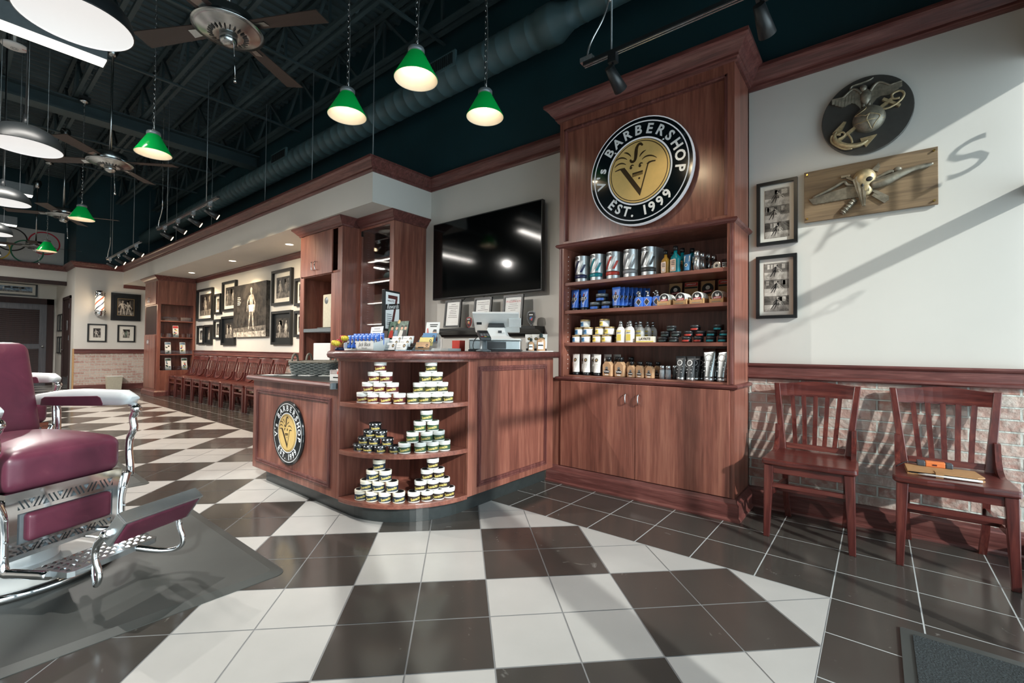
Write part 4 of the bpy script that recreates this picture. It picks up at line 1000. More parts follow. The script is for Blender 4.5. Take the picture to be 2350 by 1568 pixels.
# ================================================================== oval eagle, globe and anchor carving
t = thing('oval_plaque', 'round dark plaque with bronze eagle, globe and anchor relief on the right wall', 'plaque', (-.048, WY, 2.632))
L = lambda a, b, d: (a, -d, b)
s_ = MB(); s_.prism(circ(0, 0, .235, 64, ry=.247), L, .001, .028, 0, True); obj('backing_disc', s_, ['darkoval'], t, bevel=.004)
D = .028
def feather_wing(pts, tipw): pass
s_ = MB(); s_.ball((.015, -D-.004, -.035), (.085, .06, .085), 28, 16); gb = obj('globe', s_, ['bronze'], t)
s_ = MB()
def onglobe(a, b): q = max(0, 1-((a-.015)/.085)**2-((b+.035)/.085)**2); return (a, -D-.005-.06*math.sqrt(q), b)
for pts in ([(.0, .045), (.0, .02), (-.03, .0), (-.055, -.01), (-.02, -.02), (.0, -.03), (.02, -.02)], [(.02, -.02), (.06, -.035), (.07, -.05), (.045, -.085), (.03, -.11), (.015, -.08), (.005, -.05), (.02, -.02)], [(-.06, -.06), (-.02, -.065), (.03, -.06), (.09, -.055)]):
    s_.tube([onglobe(a, b) for a, b in pts], .003, 6)
obj('continents', s_, ['bronzelight'], gb)
s_ = MB(); s_.ball((.0, -D-.012, .108), (.03, .025, .055), 16, 12); s_.ball((-.012, -D-.02, .165), (.02, .018, .022), 14, 10); s_.cyl((-.025, -D-.022, .16), (-.048, -D-.02, .148), .008, .002, 8)
s_.cyl((-.012, -D-.014, .075), (-.012, -D-.016, .045), .012, .007, 10); s_.cyl((.016, -D-.014, .075), (.018, -D-.016, .045), .012, .007, 10)
s_.hexa([(-.012, -D, .02), (.016, -D, .02), (.016, -D-.012, .02), (-.012, -D-.012, .02)], [(-.018, -D, .07), (.022, -D, .07), (.022, -D-.016, .07), (-.018, -D-.016, .07)])
eg = obj('eagle_body', s_, ['bronze'], t)
def wing(sgn):
    s_ = MB(); N = 9
    for i in range(N):
        f0, f1 = i/N, (i+1)/N
        top = lambda f: (sgn*(.022+.155*f), .135+.055*math.sin(PI*min(1, f*1.6))*(1-f)+.012*f)
        x0_, z0_ = top(f0); x1_, z1_ = top(f1); ln0 = .095*(1-f0)**.7+.012; 
        s_.hexa([(x0_, -D-.004, z0_-ln0), (x1_, -D-.004, z1_-ln0*.9), (x1_, -D-.016, z1_-ln0*.9), (x0_, -D-.013, z0_-ln0)], [(x0_, -D-.004, z0_), (x1_, -D-.004, z1_), (x1_, -D-.020, z1_), (x0_, -D-.020, z0_)])
    s_.tube([(sgn*(.022+.155*i/8), -D-.02, .135+.055*math.sin(PI*min(1, i/8*1.6))*(1-i/8)+.012*i/8) for i in range(9)], [.009-.0006*i for i in range(9)], 8)
    return s_
for sg_ in (-1, 1): obj('wing', wing(sg_), ['bronze'], t)
s_ = MB(); s_.tube([(-.05, -D-.012, .15), (-.075, -D-.012, .17), (-.07, -D-.012, .2), (-.02, -D-.012, .205), (.02, -D-.012, .212), (.04, -D-.012, .222)], [.006, .008, .009, .008, .007, .004], 8, flat=.5); obj('ribbon', s_, ['bronze'], t)
s_ = MB(); s_.tube([(-.155, -D-.012, -.07), (-.165, -D-.014, -.11), (-.14, -D-.016, -.155), (-.09, -D-.018, -.185), (-.03, -D-.016, -.19), (.01, -D-.014, -.17)], [.008, .014, .018, .018, .014, .007], 10)
s_.bar((-.15, -D-.014, -.14), (.13, -D-.012, .055), .02, .018); s_.prism([(-.175, -.075), (-.14, -.10), (-.10, -.02), (-.115, -.015)], L, D, D+.016); s_.prism([(-.03, -.15), (.055, -.145), (.0, -.21), (-.02, -.18)], L, D, D+.014)
s_.bar((.085, -D-.014, .065), (.165, -D-.012, .0), .022, .016)
obj('anchor', s_, ['bronzelight'], t)
s_ = MB(); s_.tube([(.06, -D-.014, .02), (.09, -D-.02, .0), (.13, -D-.02, .005), (.17, -D-.02, .03), (.185, -D-.018, .065), (.165, -D-.018, .09), (.13, -D-.018, .08), (.135, -D-.018, .05), (.165, -D-.02, .045)], .007, 8); obj('rope', s_, ['bronzelight'], t); s_ = MB()
s_.tube([(-.13, -D-.02, -.10), (-.175, -D-.016, -.09), (-.18, -D-.016, -.13), (-.15, -D-.02, -.17), (-.11, -D-.022, -.20), (-.07, -D-.018, -.205)], .006, 8); s_.tube([(-.155, -D-.02, -.095), (-.12, -D-.022, -.085), (-.11, -D-.022, -.11), (-.145, -D-.022, -.125)], .006, 8); s_.tube([(-.09, -D-.02, -.11), (-.075, -D-.02, -.14), (-.07, -D-.02, -.17)], .006, 8)
obj('rope', s_, ['bronzelight'], t)

# ================================================================== winged skull plaque
t = thing('wooden_plaque', 'wooden board with bronze winged skull, paddle and arm relief on the right wall', 'plaque', (-.047, WY, 2.165))
s_ = MB(); s_.box(-.336, .336, -.027, -.006, -.172, .172); obj('board', s_, ['plankwood'], t, bevel=.002)
s_ = MB(); s_.box(-.32, .32, -.006, -.001, -.15, .15); obj('back_batten', s_, ['greyplastic'], t)
D = .027
for a in (-.318, .318):
    for b in (-.15, .15):
        s_ = MB(); s_.cyl((a, -D, b), (a, -D-.012, b), .006); obj('screw', s_, ['brass'], t)
K = lambda x, z: ((x-1175)/2350*.70+.005, (656-z)/1313*.37+.0)       # drawing units of the carving
def PK(pts): return [K(x, z+(x-1175)*.135) for x, z in pts]
s_ = MB(); c0 = PK([(1130, 560)])[0]; s_.ball((c0[0], -D-.012, c0[1]+.02), (.05, .034, .052), 20, 14); s_.ball((c0[0]+.006, -D-.01, c0[1]-.035), (.03, .027, .036), 16, 10)
sk = obj('skull', s_, ['bronzelight'], t)
s_ = MB(); s_.ball((c0[0]+.02, -D-.040, c0[1]+.008), (.016, .008, .0125), 14, 8); s_.ball((c0[0]-.008, -D-.038, c0[1]-.018), (.005, .005, .008), 10, 6)
for i in range(6): s_.box(c0[0]-.012+.006*i, c0[0]-.0105+.006*i, -D-.035, -D-.03, c0[1]-.052, c0[1]-.036)
obj('eye_socket', s_, ['blackink'], sk)
s_ = MB()
for i in range(5):
    a0, a1 = -.05+.0125*i, -.05+.0125*(i+1); tipx, tipz = c0[0]-.008, c0[1]-.125
    p = [(c0[0]+a0, c0[1]+.012+.035*math.sin(PI*.5*min(1, (i+.6)/5))), (c0[0]+a1, c0[1]+.012+.035*math.sin(PI*.5*min(1, (i+1.6)/5))), (tipx+.003*i, tipz), (tipx-.003+.003*i, tipz)]
    s_.prism(p, L, D+.012, D+.034+.004*(i % 2))
obj('parachute', s_, ['bronze'], t)
s_ = MB()
for i in range(12):
    f = i/11; x = c0[0]-.045-.185*f; z = c0[1]-.012-.028*f; ln = .055*(1-.45*f)
    s_.hexa([(x, -D, z-ln), (x+.022, -D, z-ln-.004), (x+.022, -D-.010, z-ln-.004), (x, -D-.006, z-ln)], [(x-.02, -D, z+.008*(1-f)), (x+.012, -D, z+.012*(1-f)), (x+.012, -D-.018, z+.012*(1-f)), (x-.02, -D-.012, z+.008*(1-f))])
s_.tube([(c0[0]-.23, -D-.01, c0[1]-.035), (c0[0]-.15, -D-.014, c0[1]-.005), (c0[0]-.09, -D-.016, c0[1]+.022), (c0[0]-.075, -D-.016, c0[1]+.005), (c0[0]-.04, -D-.014, c0[1]-.006)], .008, 8)
obj('feathered_wing', s_, ['bronze'], t)
s_ = MB(); s_.tube([(c0[0]+.03, -D-.014, c0[1]-.02), (c0[0]+.085, -D-.02, c0[1]-.012), (c0[0]+.135, -D-.02, c0[1]+.006), (c0[0]+.19, -D-.018, c0[1]+.022), (c0[0]+.235, -D-.016, c0[1]+.028), (c0[0]+.27, -D-.014, c0[1]+.034)], [.022, .026, .02, .012, .012, .005], 12)
s_.tube([(c0[0]+.04, -D-.014, c0[1]+.008), (c0[0]+.1, -D-.02, c0[1]+.03), (c0[0]+.12, -D-.02, c0[1]+.028)], [.008, .009, .008], 10); s_.ball((c0[0]+.135, -D-.02, c0[1]+.035), (.018, .014, .013), 14, 8)
obj('swimming_figure', s_, ['bronze'], t)
s_ = MB(); s_.bar((c0[0]-.075, -D-.008, c0[1]+.045), (c0[0]+.06, -D-.008, c0[1]-.07), .012, .012); s_.prism([(c0[0]+.03, c0[1]-.075), (c0[0]+.05, c0[1]-.05), (c0[0]+.10, c0[1]-.09), (c0[0]+.10, c0[1]-.11), (c0[0]+.08, c0[1]-.122)], L, D, D+.012)
s_.bar((c0[0]-.10, -D-.008, c0[1]+.052), (c0[0]-.06, -D-.008, c0[1]+.05), .012, .012); obj('paddle', s_, ['bronze'], t)
s_ = MB(); s_.cyl((c0[0]-.10, -D-.01, c0[1]-.145), (c0[0]-.04, -D-.01, c0[1]-.08), .011, .013, 14); s_.prism([(c0[0]+.03, c0[1]+.06), (c0[0]+.055, c0[1]+.045), (c0[0]+.065, c0[1]+.07), (c0[0]+.06, c0[1]+.09)], L, D, D+.012)
for i in range(5): f = .1+.18*i; q = Vector((c0[0]-.10, -D-.01, c0[1]-.145)).lerp(Vector((c0[0]-.04, -D-.01, c0[1]-.08)), f); s_.cyl(q, q+Vector((.004, 0, .0043)), .0145, n=14)
obj('dagger', s_, ['bronze'], t)

for o in t.children:
    if o.name.split('.')[0] in ('skull', 'parachute', 'feathered_wing', 'swimming_figure', 'paddle', 'dagger'): o.scale = (1.2, 1, 1.22); o.location.z -= .006
# ================================================================== schoolhouse chairs
def chair(spread=1):
    t = thing('wooden_chair', '', 'chair')
    for sx in (-1, 1):
        s_ = MB(); s_.hexa([(sx*.2075+a, -.235+b, .0) for a, b in ((-.016, -.016), (.016, -.016), (.016, .016), (-.016, .016))], [(sx*.195+a, -.225+b, .432) for a, b in ((-.025, -.022), (.025, -.022), (.025, .022), (-.025, .022))]); lg = obj('leg', s_, ['chairwoodZ'], t, bevel=.004)
        s_ = MB(); s_.cyl((sx*.2075, -.235, -.0), (sx*.2075, -.235, .008), .0155, n=12); obj('glide', s_, ['silver'], lg)
        s_ = MB(); P_ = [(sx*.155, .235, .0), (sx*.165, .205, .14), (sx*.165, .185, .30), (sx*.168, .18, .43)]
        for p, q in zip(P_, P_[1:]): s_.hexa([(p[0]+a, p[1]+b, p[2]) for a, b in ((-.016, -.017), (.016, -.017), (.016, .017), (-.016, .017))], [(q[0]+a, q[1]+b, q[2]) for a, b in ((-.016, -.017), (.016, -.017), (.016, .017), (-.016, .017))])
        lg = obj('leg', s_, ['chairwoodZ'], t)
        s_ = MB(); s_.hexa([(sx*.172+a, .15+b, .44) for a, b in ((-.02, -.014), (.02, -.014), (.02, .014), (-.02, .014))], [(sx*.222+a, .245+b, .895) for a, b in ((-.017, -.012), (.017, -.012), (.017, .012), (-.017, .012))]); obj('back_post', s_, ['chairwoodZ'], t, bevel=.004)
        s_ = MB(); s_.prism([(-.03, .466), (.04, .474), (.085, .496), (.118, .535), (.134, .585), (.14, .625), (.165, .628), (.178, .60), (.176, .52), (.17, .466)], lambda a, b, d: (sx*.205+d, a, b), -.012, .012)
        obj('side_bracket', s_, ['chairwoodZ'], t)
        s_ = MB(); s_.bar((sx*.200, -.225, .25), (sx*.166, .19, .25), .018, .032); obj('side_stretcher', s_, ['chairwoodY'], t)
    s_ = MB(); pts = [(-.228, -.255), (-.10, -.268), (0, -.262), (.10, -.268), (.228, -.255), (.235, -.22), (.23, .0), (.21, .19), (-.21, .19), (-.23, .0), (-.235, -.22)]
    s_.prism(pts, T_XY(0), .432, .468); obj('seat', s_, ['chairwoodX'], t, bevel=.012, seg=3)
    s_ = MB(); s_.box(-.172, .172, -.24, -.222, .385, .432); s_.box(-.15, .15, .17, .188, .385, .432); s_.box(-.195, -.178, -.2, .17, .385, .432); s_.box(.178, .195, -.2, .17, .385, .432); obj('seat_apron', s_, ['chairwoodX'], t, bevel=.002)
    s_ = MB(); s_.box(-.178, .178, -.241, -.223, .30, .326); obj('front_stretcher', s_, ['chairwoodX'], t, bevel=.002)
    s_ = MB(); s_.box(-.186, .186, -.06, -.04, .236, .262); obj('cross_stretcher', s_, ['chairwoodX'], t, bevel=.002)
    s_ = MB(); s_.hexa([(-.155, .145, .475), (.155, .145, .475), (.155, .165, .475), (-.155, .165, .475)], [(-.16, .152, .508), (.16, .152, .508), (.16, .17, .508), (-.16, .17, .508)]); obj('lower_rail', s_, ['chairwoodX'], t, bevel=.002)
    s_ = MB(); n = 10
    for i in range(n):
        f0, f1 = -1+2*i/n, -1+2*(i+1)/n
        y = lambda f, z: .218+.022*(1-f*f)+(.245-.228)*(z-.815)/.085
        zt = lambda f: .893+.02*math.cos(f*PI/2)**2*(1 if abs(f) < .9 else .6)
        x_ = lambda f, z: f*(.197+.012*(z-.81)/.09)
        s_.hexa([(x_(f0, .812), y(f0, .812), .812), (x_(f1, .812), y(f1, .812), .812), (x_(f1, .812), y(f1, .812)+.02, .812), (x_(f0, .812), y(f0, .812)+.02, .812)],
                [(x_(f0, .9), y(f0, .9), zt(f0)), (x_(f1, .9), y(f1, .9), zt(f1)), (x_(f1, .9), y(f1, .9)+.02, zt(f1)), (x_(f0, .9), y(f0, .9)+.02, zt(f0))])
    obj('crest_rail', s_, ['chairwoodX'], t)
    for k in range(5):
        f = (k-2)/3; s_ = MB(); p = Vector((f*.158, .16, .505)); q = Vector((f*.196, .235, .818)); m_ = (p+q)/2+Vector((0, .012, 0))
        for u, v in ((p, m_), (m_, q)): s_.hexa([(u.x+a, u.y+b, u.z) for a, b in ((-.012, -.005), (.012, -.005), (.012, .005), (-.012, .005))], [(v.x+a, v.y+b, v.z) for a, b in ((-.012, -.005), (.012, -.005), (.012, .005), (-.012, .005))])
        obj('back_slat', s_, ['chairwoodZ'], t)
    return t
CH = [((-.315, 3.355), 'empty cherry wood slat-back chair next to the product cabinet'), ((.297, 3.385), 'cherry wood slat-back chair with a tan folder on its seat')]
for (x, y), lb in CH: place('chair', chair, lb, 'chair', (x, y, 0), 0)
for i, x in enumerate((-12.19, -11.70, -11.13, -10.63, -10.13, -9.60, -9.09, -8.56, -8.03)):
    place('chair', chair, '%s dark wooden chair of the alcove row, counted from the far tower' % ORD[i], 'chair', (x, 3.40, 0), 0, 'waiting chairs in the alcove')

# folder, stylus and tool on the second chair
t = thing('leather_folder', 'tan leather tablet folder lying on the chair seat', 'folder', (.262, 3.30, .4685), .03)
s_ = MB(); s_.prism([(-.14, -.085), (.14, -.085), (.155, -.06), (.14, .09), (-.14, .09)], T_XY(0), .0, .006); obj('back_cover', s_, ['leather_tan'], t)
s_ = MB(); s_.prism(rrect(-.132, .125, -.08, .085, .008), T_XY(0), .006, .015); obj('tablet', s_, ['blackplastic'], t)
s_ = MB(); s_.prism([(-.14, -.085), (.125, -.085), (.155, -.055), (.14, .09), (-.14, .09)], T_XY(0), .015, .021); obj('front_cover', s_, ['leather_tan'], t)
s_ = MB(); s_.box(-.03, 0, -.094, -.03, .02, .024); s_.box(-.03, 0, -.098, -.092, 0, .024); obj('clasp', s_, ['leather_tan'], t)
s_ = MB(); s_.cyl((-.07, -.0955, .008), (.14, -.0955, .008), .0055, n=12); s_.cyl((-.07, -.0955, .008), (-.10, -.0955, .008), .0055, .001, 12); tag(obj('stylus', s_, ['whiteplastic'], None, (.262, 3.30, .4685)), 'white stylus lying along the front of the tan folder', 'stylus').rotation_euler = (0, 0, .03)
t = thing('laser_measure', 'orange and grey hand tool resting on the tan folder', 'tool', (.245, 3.385, .4895), .02)
s_ = MB(); s_.box(-.04, .04, -.022, .022, 0, .028); obj('body', s_, ['orange'], t, bevel=.004)
for x0_, x1_ in ((-.075, -.04), (.04, .07)): s_ = MB(); s_.box(x0_, x1_, -.024, .024, 0, .027); obj('rubber_end', s_, ['greyplastic'], t, bevel=.005)
s_ = MB(); s_.box(-.012, .006, -.0235, -.022, .008, .016); obj('button', s_, ['maroon_label'], t)
s_ = MB(); s_.tube([(-.075, .0, .012), (-.12, -.01, .01), (-.165, -.03, -.018)], .003, 6); obj('wrist_strap', s_, ['blackink'], t)
# ================================================================== products
def wrapT(r, y0=0):
    """wraps drawing coordinates a (along the face), b (up) round a jar of radius r facing -Y"""
    return lambda a, b, d: ((r+d)*math.sin(a/r), -(r+d)*math.cos(a/r), b)
def band(mb, r, z0, z1, mat, n=24, a0=-PI, a1=PI): return mb.lathe([(r, z0), (r, z1)], n=n, mat=mat, a0=a0-PI/2, a1=a1-PI/2)
def pomade_jar(lab, lid='offwhite', top=None, body='offwhite'):
    def f():
        t = thing('pomade_jar', '', 'jar'); r, h = .0385, .066
        s_ = MB(); s_.lathe([(0, 0), (r*.97, 0), (r, .003), (r, .046), (r*.93, .049), (0, .049)], n=26); obj('jar_body', s_, [body], t)
        s_ = MB(); band(s_, r+.0004, .008, .041, 0, 26); lb = obj('label_band', s_, [lab], t)
        s_ = MB(); s_.text('Suavecito', .024, wrapT(r+.0004), .0005, 0, at=(0, .0245), bold=.02, rot=.16, sx=.72); stroke(s_, [(-.03, .012), (.028, .0185)], .003, wrapT(r+.0004), .0005, 0); obj('script_lettering', s_, ['script_yellow'], lb)
        s_ = MB(); s_.lathe([(0, .0485), (r*1.02, .0485), (r*1.03, .050), (r*1.03, .0645), (r*.99, h), (0, h)], n=26); obj('lid', s_, [lid], t)
        if top: s_ = MB(); s_.lathe([(0, h+.0004), (r*.84, h+.0004)], n=22); obj('lid_label', s_, [top], t)
        return t
    return f
def tin_jar():
    t = thing('pomade_tin', '', 'tin'); r = .037
    s_ = MB(); s_.lathe([(0, 0), (r, 0), (r, .026), (r*.95, .028), (0, .028)], n=24); obj('tin_body', s_, ['blackplastic'], t)
    s_ = MB(); s_.text('Suavecito', .018, wrapT(r), .0006, 0, at=(0, .013), bold=.02, sx=.8); obj('script_lettering', s_, ['script_yellow'], t)
    s_ = MB(); band(s_, r*1.02, .030, .034, 0); band(s_, r*1.005, .0005, .003, 0); obj('silver_rim', s_, ['silver'], t)
    s_ = MB(); s_.lathe([(0, .028), (r*1.02, .028), (r*1.02, .045), (r*.98, .046), (0, .046)], n=24)
    for i in range(10): a = i*.63; s_.add([wrapT(r*1.02)(r*(a-3)+q, .037+p, .0006) for q, p in ((-.004, -.004), (.005, -.003), (.003, .005), (-.004, .003))], [(0, 1, 2, 3)], 1)
    obj('lid', s_, ['blackplastic', 'whiteink'], t)
    return t
def pyramid(key, builder, pts, z, h, text_, cat, group, back=0):
    """four, three, two and one jars stacked; pts are the four jars of the bottom row from left to right"""
    rows = [pts]
    while len(rows[-1]) > 1: p = rows[-1]; rows.append([((a[0]+b[0])/2, (a[1]+b[1])/2) for a, b in zip(p, p[1:])])
    nm = ['bottom row', 'second row', 'third row', 'top']
    for k, row in enumerate(rows):
        for i, (x, y) in enumerate(row):
            if k == 3: lb = 'topmost %s' % text_
            else: lb = '%s, %s from left in %s' % (text_, ORD[i], nm[k])
            place(key, builder, lb, cat, (x, y, z+k*h), rnd.uniform(-.35, .35)+math.atan2(x, y)*-1, group)
def ringed(pts, r=.535):
    out = []
    for x, y in pts:
        v = Vector((x-AX, y-AY)); v = v.normalized()*r; out.append((AX+v.x, AY+v.y))
    return out
def jarrow(a0, a1, r=.535): return [(AX+r*math.cos(math.radians(a0+(a1-a0)*i/3)), AY+r*math.sin(math.radians(a0+(a1-a0)*i/3))) for i in range(4)]
JG = 'pomade jars stacked on the corner shelves'
UL = ringed([(-2.57, 1.633), (-2.478, 1.65), (-2.395, 1.69), (-2.305, 1.745)])
pyramid('jA', pomade_jar('maroon_label'), UL, 0.7590, .0665, 'maroon-label white pomade jar of the upper left pyramid', 'pomade jar', JG)
UR = ringed([(-2.235, 1.815), (-2.188, 1.888), (-2.152, 1.968), (-2.135, 2.055)])
pyramid('jB', pomade_jar('olive_label'), UR, 0.7590, .0665, 'olive-label white pomade jar of the upper right pyramid', 'pomade jar', JG)
pyramid('jC', tin_jar, ringed([(-2.615, 1.664), (-2.533, 1.68), (-2.45, 1.705), (-2.365, 1.765)], .525), 0.4480, .0465, 'black pomade tin of the middle left pyramid', 'pomade tin', JG)
pyramid('jD', pomade_jar('green_label', 'offwhite', 'green_label'), ringed([(-2.292, 1.79), (-2.228, 1.878), (-2.182, 1.955), (-2.158, 2.04)]), 0.4480, .0665, 'green-label pomade jar of the middle right pyramid', 'pomade jar', JG)
pyramid('jE', pomade_jar('navy_label', 'creamlid', 'blackink', 'creamlid'), ringed([(-2.582, 1.66), (-2.495, 1.685), (-2.41, 1.725), (-2.335, 1.785)]), 0.1390, .0665, 'navy-label pomade jar of the lower left pyramid', 'pomade jar', JG)
pyramid('jF', pomade_jar('dark_label', 'offwhite', 'blackink'), ringed([(-2.256, 1.85), (-2.206, 1.925), (-2.17, 2.0), (-2.15, 2.08)]), 0.1390, .0665, 'dark-label pomade jar of the lower right pyramid', 'pomade jar', JG)

# cabinet shelf goods -------------------------------------------------
Z1, Z2, Z3, Z4 = 1.676, 1.441, 1.171, .901
def dispenser(col):
    def f():
        t = thing('tin_dispenser', '', 'dispenser'); r = .058
        s_ = MB(); s_.prism([(r*math.cos(a), r*math.sin(a)) for a in [-PI+PI*i/20 for i in range(21)]]+[(.062, .0), (.062, .11), (-.058, .11), (-.058, 0)], T_XY(0), .0, .225); bd = obj('metal_sleeve', s_, ['tinmetal'], t)
        s_ = MB()
        for k in range(8):
            a = -.14+.034*k
            for j in range(6):
                f0, f1 = j/6, (j+1)/6; x0_, x1_ = a+.05*f0, a+.05*f1
                q = [(x0_, .085+.1*f0), (x0_+.02, .085+.1*f0), (x1_+.02, .085+.1*f1), (x1_, .085+.1*f1)]
                if min(p[0] for p in q) < -.085 or max(p[0] for p in q) > .085: continue
                s_.add([wrapT(r)(p, b, .002) for p, b in q], [(0, 1, 2, 3)], 0 if k % 2 else 1)
        obj('diagonal_stripes', s_, [col, 'whiteink'], bd)
        s_ = MB(); s_.text('REUZEL', .026, wrapT(r), .0015, 0, at=(-.008, .205), bold=.03, sx=.75); obj('lettering', s_, ['blackink'], bd)
        s_ = MB(); band(s_, r+.001, .036, .07, 0, 20, -1.25, 1.25); obj('slot', s_, ['blackink'], bd)
        s_ = MB(); s_.lathe([(0, .037), (r+.002, .037), (r+.003, .045), (r+.003, .062), (r, .066), (0, .066)], n=24, a0=-PI, a1=0); obj('tin_in_slot', s_, [col], t)
        return t
    return f
for i, (x, c_, nm) in enumerate(((-1.956, 'navy', 'navy'), (-1.812, 'teal', 'teal'), (-1.664, 'canred', 'red'), (-1.515, 'cangrey', 'pale grey'), (-1.368, 'canblack', 'black'))):
    place('disp%d' % i, dispenser(c_), 'silver tin dispenser with %s diagonal stripes on the top cabinet shelf' % nm, 'dispenser', (x, 3.385, Z1), -.35+.04*i, 'striped tin dispensers')
def bottle(r, h, col, labcol, capcol='blackplastic', neck=.35, word=None, flat=.7):
    def f():
        t = thing('bottle', '', 'bottle'); hs = h*(1-neck)
        def T(a, b, d): return (a, b*flat, d)
        s_ = MB(); s_.lathe([(0, 0), (r*.92, 0), (r*.95, hs*.06), (r*.88, hs*.45), (r, hs*.8), (r*.9, hs*.95), (r*.35, hs*1.12), (r*.32, h*.86), (0, h*.86)], n=24, T=T); obj('bottle_body', s_, [col], t)
        s_ = MB(); s_.lathe([(0, h*.84), (r*.42, h*.84), (r*.42, h), (0, h)], n=18); obj('cap', s_, [capcol], t)
        s_ = MB(); y = -r*flat*1.0; s_.face(rrect(-r*.6, r*.6, hs*.14, hs*.8, r*.15), T_XZ(y-.001), 0, 0); s_.face(circ(0, hs*.3, r*.3, 16), T_XZ(y-.0015), 0, 1)
        for i in range(3): s_.face([(-r*.4, hs*(.5+.09*i)), (r*.4, hs*(.5+.09*i)), (r*.4, hs*(.54+.09*i)), (-r*.4, hs*(.54+.09*i))], T_XZ(y-.0015), 0, 2)
        obj('label', s_, [labcol, 'whiteink', 'blackink'], t)
        return t
    return f
AB = bottle(.036, .187, 'amber', 'peach'); TB = bottle(.04, .208, 'teal', 'peach')
place('ab', AB, 'front amber tonic bottle on the top cabinet shelf', 'bottle', (-1.236, 3.38, Z1), -.3, 'hair tonic bottles')
place('ab', None, 'rear amber tonic bottle half behind the front one', 'bottle', (-1.222, 3.48, Z1), -.3, 'hair tonic bottles')
place('tb', TB, 'front teal tonic bottle with a copper label on the top shelf', 'bottle', (-1.159, 3.37, Z1), -.3, 'hair tonic bottles')
place('tb', None, 'second teal bottle directly behind the front teal bottle', 'bottle', (-1.142, 3.47, Z1), -.3, 'hair tonic bottles')
place('tb', None, 'third teal bottle behind the blue and white tube', 'bottle', (-1.085, 3.52, Z1), -.3, 'hair tonic bottles')
def tube(w, h, body, cap, dec, logo_=None, capup=True):
    """a squeeze tube standing on its cap, crimped flat at the top"""
    def f():
        t = thing('tube', '', 'tube'); hc = h*.14; n = 20; s_ = MB(); pr = []
        for j in range(7):
            f_ = j/6; rx = w/2*(.8+.2*f_); ry = w*.36*(1-f_)+.002; pr.append([(rx*math.cos(2*PI*i/n), ry*math.sin(2*PI*i/n), hc+(h-hc)*f_) for i in range(n)])
        vs = [p for q in pr for p in q]
        s_.add(vs, [(j*n+i, j*n+(i+1) % n, (j+1)*n+(i+1) % n, (j+1)*n+i) for j in range(6) for i in range(n)], 0, True); s_.add(vs, [tuple(range(6*n, 7*n))], 0)
        obj('tube_body', s_, [body], t)
        s_ = MB(); s_.lathe([(0, 0), (w*.37, 0), (w*.39, .003), (w*.39, hc), (0, hc)], n=20, T=lambda a, b, d: (a, b*.92, d)); obj('cap', s_, [cap], t)
        s_ = MB(); F = lambda a, b, d: (a, -(w*.36*(1-(b-hc)/(h-hc))+.002)*math.sqrt(max(0, 1-(a/(w*.5))**2))-.0008-d, b)
        if dec == 'diamond':
            c_ = h*.56
            for sc_, mt, d in ((1, 1, 0), (.88, 2, .0004)): s_.face([(0, c_+h*.27*sc_), (-w*.40*sc_, c_), (0, c_-h*.27*sc_), (w*.40*sc_, c_)], lambda a, b, d2: F(a, b, d2)if 1 else 0, d, mt)
            s_.face([(0, c_+h*.2), (-w*.07, c_+h*.15), (0, c_+h*.11), (w*.07, c_+h*.15)], F, .0012, 3)
            for i in range(3): s_.face([(-w*.2, c_+h*(.03-.05*i)), (w*.2, c_+h*(.03-.05*i)), (w*.2, c_+h*(.055-.05*i)), (-w*.2, c_+h*(.055-.05*i))], F, .0012, 1)
        elif dec == 'seal':
            ring(s_, 0, h*.72, w*.12, w*.2, F, .0006, 2, 20); s_.face(circ(0, h*.72, w*.12, 14), F, .0008, 4)
            for i in range(3): s_.face([(-w*.22, h*(.5-.07*i)), (w*.22, h*(.5-.07*i)), (w*.22, h*(.51-.07*i)), (-w*.22, h*(.51-.07*i))], F, .0006, 2)
        elif dec == 'round':
            s_.face([(-w*.36, h*.6), (w*.36, h*.6), (w*.42, h*.92), (-w*.42, h*.92)], F, .0005, 1); s_.face(circ(0, h*.42, w*.2, 14), F, .0008, 1); s_.face(circ(0, h*.42, w*.12, 10), F, .0012, 2)
        elif dec == 'foil':
            ring(s_, 0, h*.72, w*.2, w*.28, F, .0006, 1, 20)
            for i, ww in enumerate((.34, .25, .3)): s_.face([(-w*ww, h*(.56-.13*i)), (w*ww, h*(.56-.13*i)), (w*ww, h*(.585-.13*i)), (-w*ww, h*(.585-.13*i))], F, .0006, 1)
        obj('printed_label', s_, [body, 'whiteink', 'blackink', 'red', 'goldfillet'], t)
        return t
    return f
place('bt', tube(.061, .138, 'bluelabel', 'blackplastic', 'round'), 'front blue and white tube right of the teal bottles', 'tube', (-1.075, 3.38, Z1), -.3, 'tubes on the top shelf')
place('bt', None, 'rear blue tube behind the blue and white tube', 'tube', (-1.035, 3.445, Z1), -.3, 'tubes on the top shelf')
def spray(r, h, body='silver', cap='silver'):
    def f():
        t = thing('spray_bottle', '', 'bottle')
        s_ = MB(); s_.lathe([(0, 0), (r, 0), (r, h*.66), (r*.7, h*.7), (0, h*.7)], n=20); obj('bottle_body', s_, [body], t)
        s_ = MB(); s_.lathe([(0, h*.69), (r*.92, h*.69), (r*.92, h*.95), (r*.75, h), (0, h)], n=20); obj('cap', s_, [cap], t)
        s_ = MB(); s_.add([wrapT(r)(a, b, .0006) for a, b in ((-r*.5, h*.12), (r*.5, h*.12), (r*.5, h*.34), (-r*.5, h*.34))], [(0, 1, 2, 3)], 0); s_.add([wrapT(r)(a, b, .0006) for a, b in ((-r*.6, h*.45), (r*.6, h*.45), (r*.6, h*.5), (-r*.6, h*.5))], [(0, 1, 2, 3)], 1); obj('label', s_, ['whiteink', 'greyink'], t)
        return t
    return f
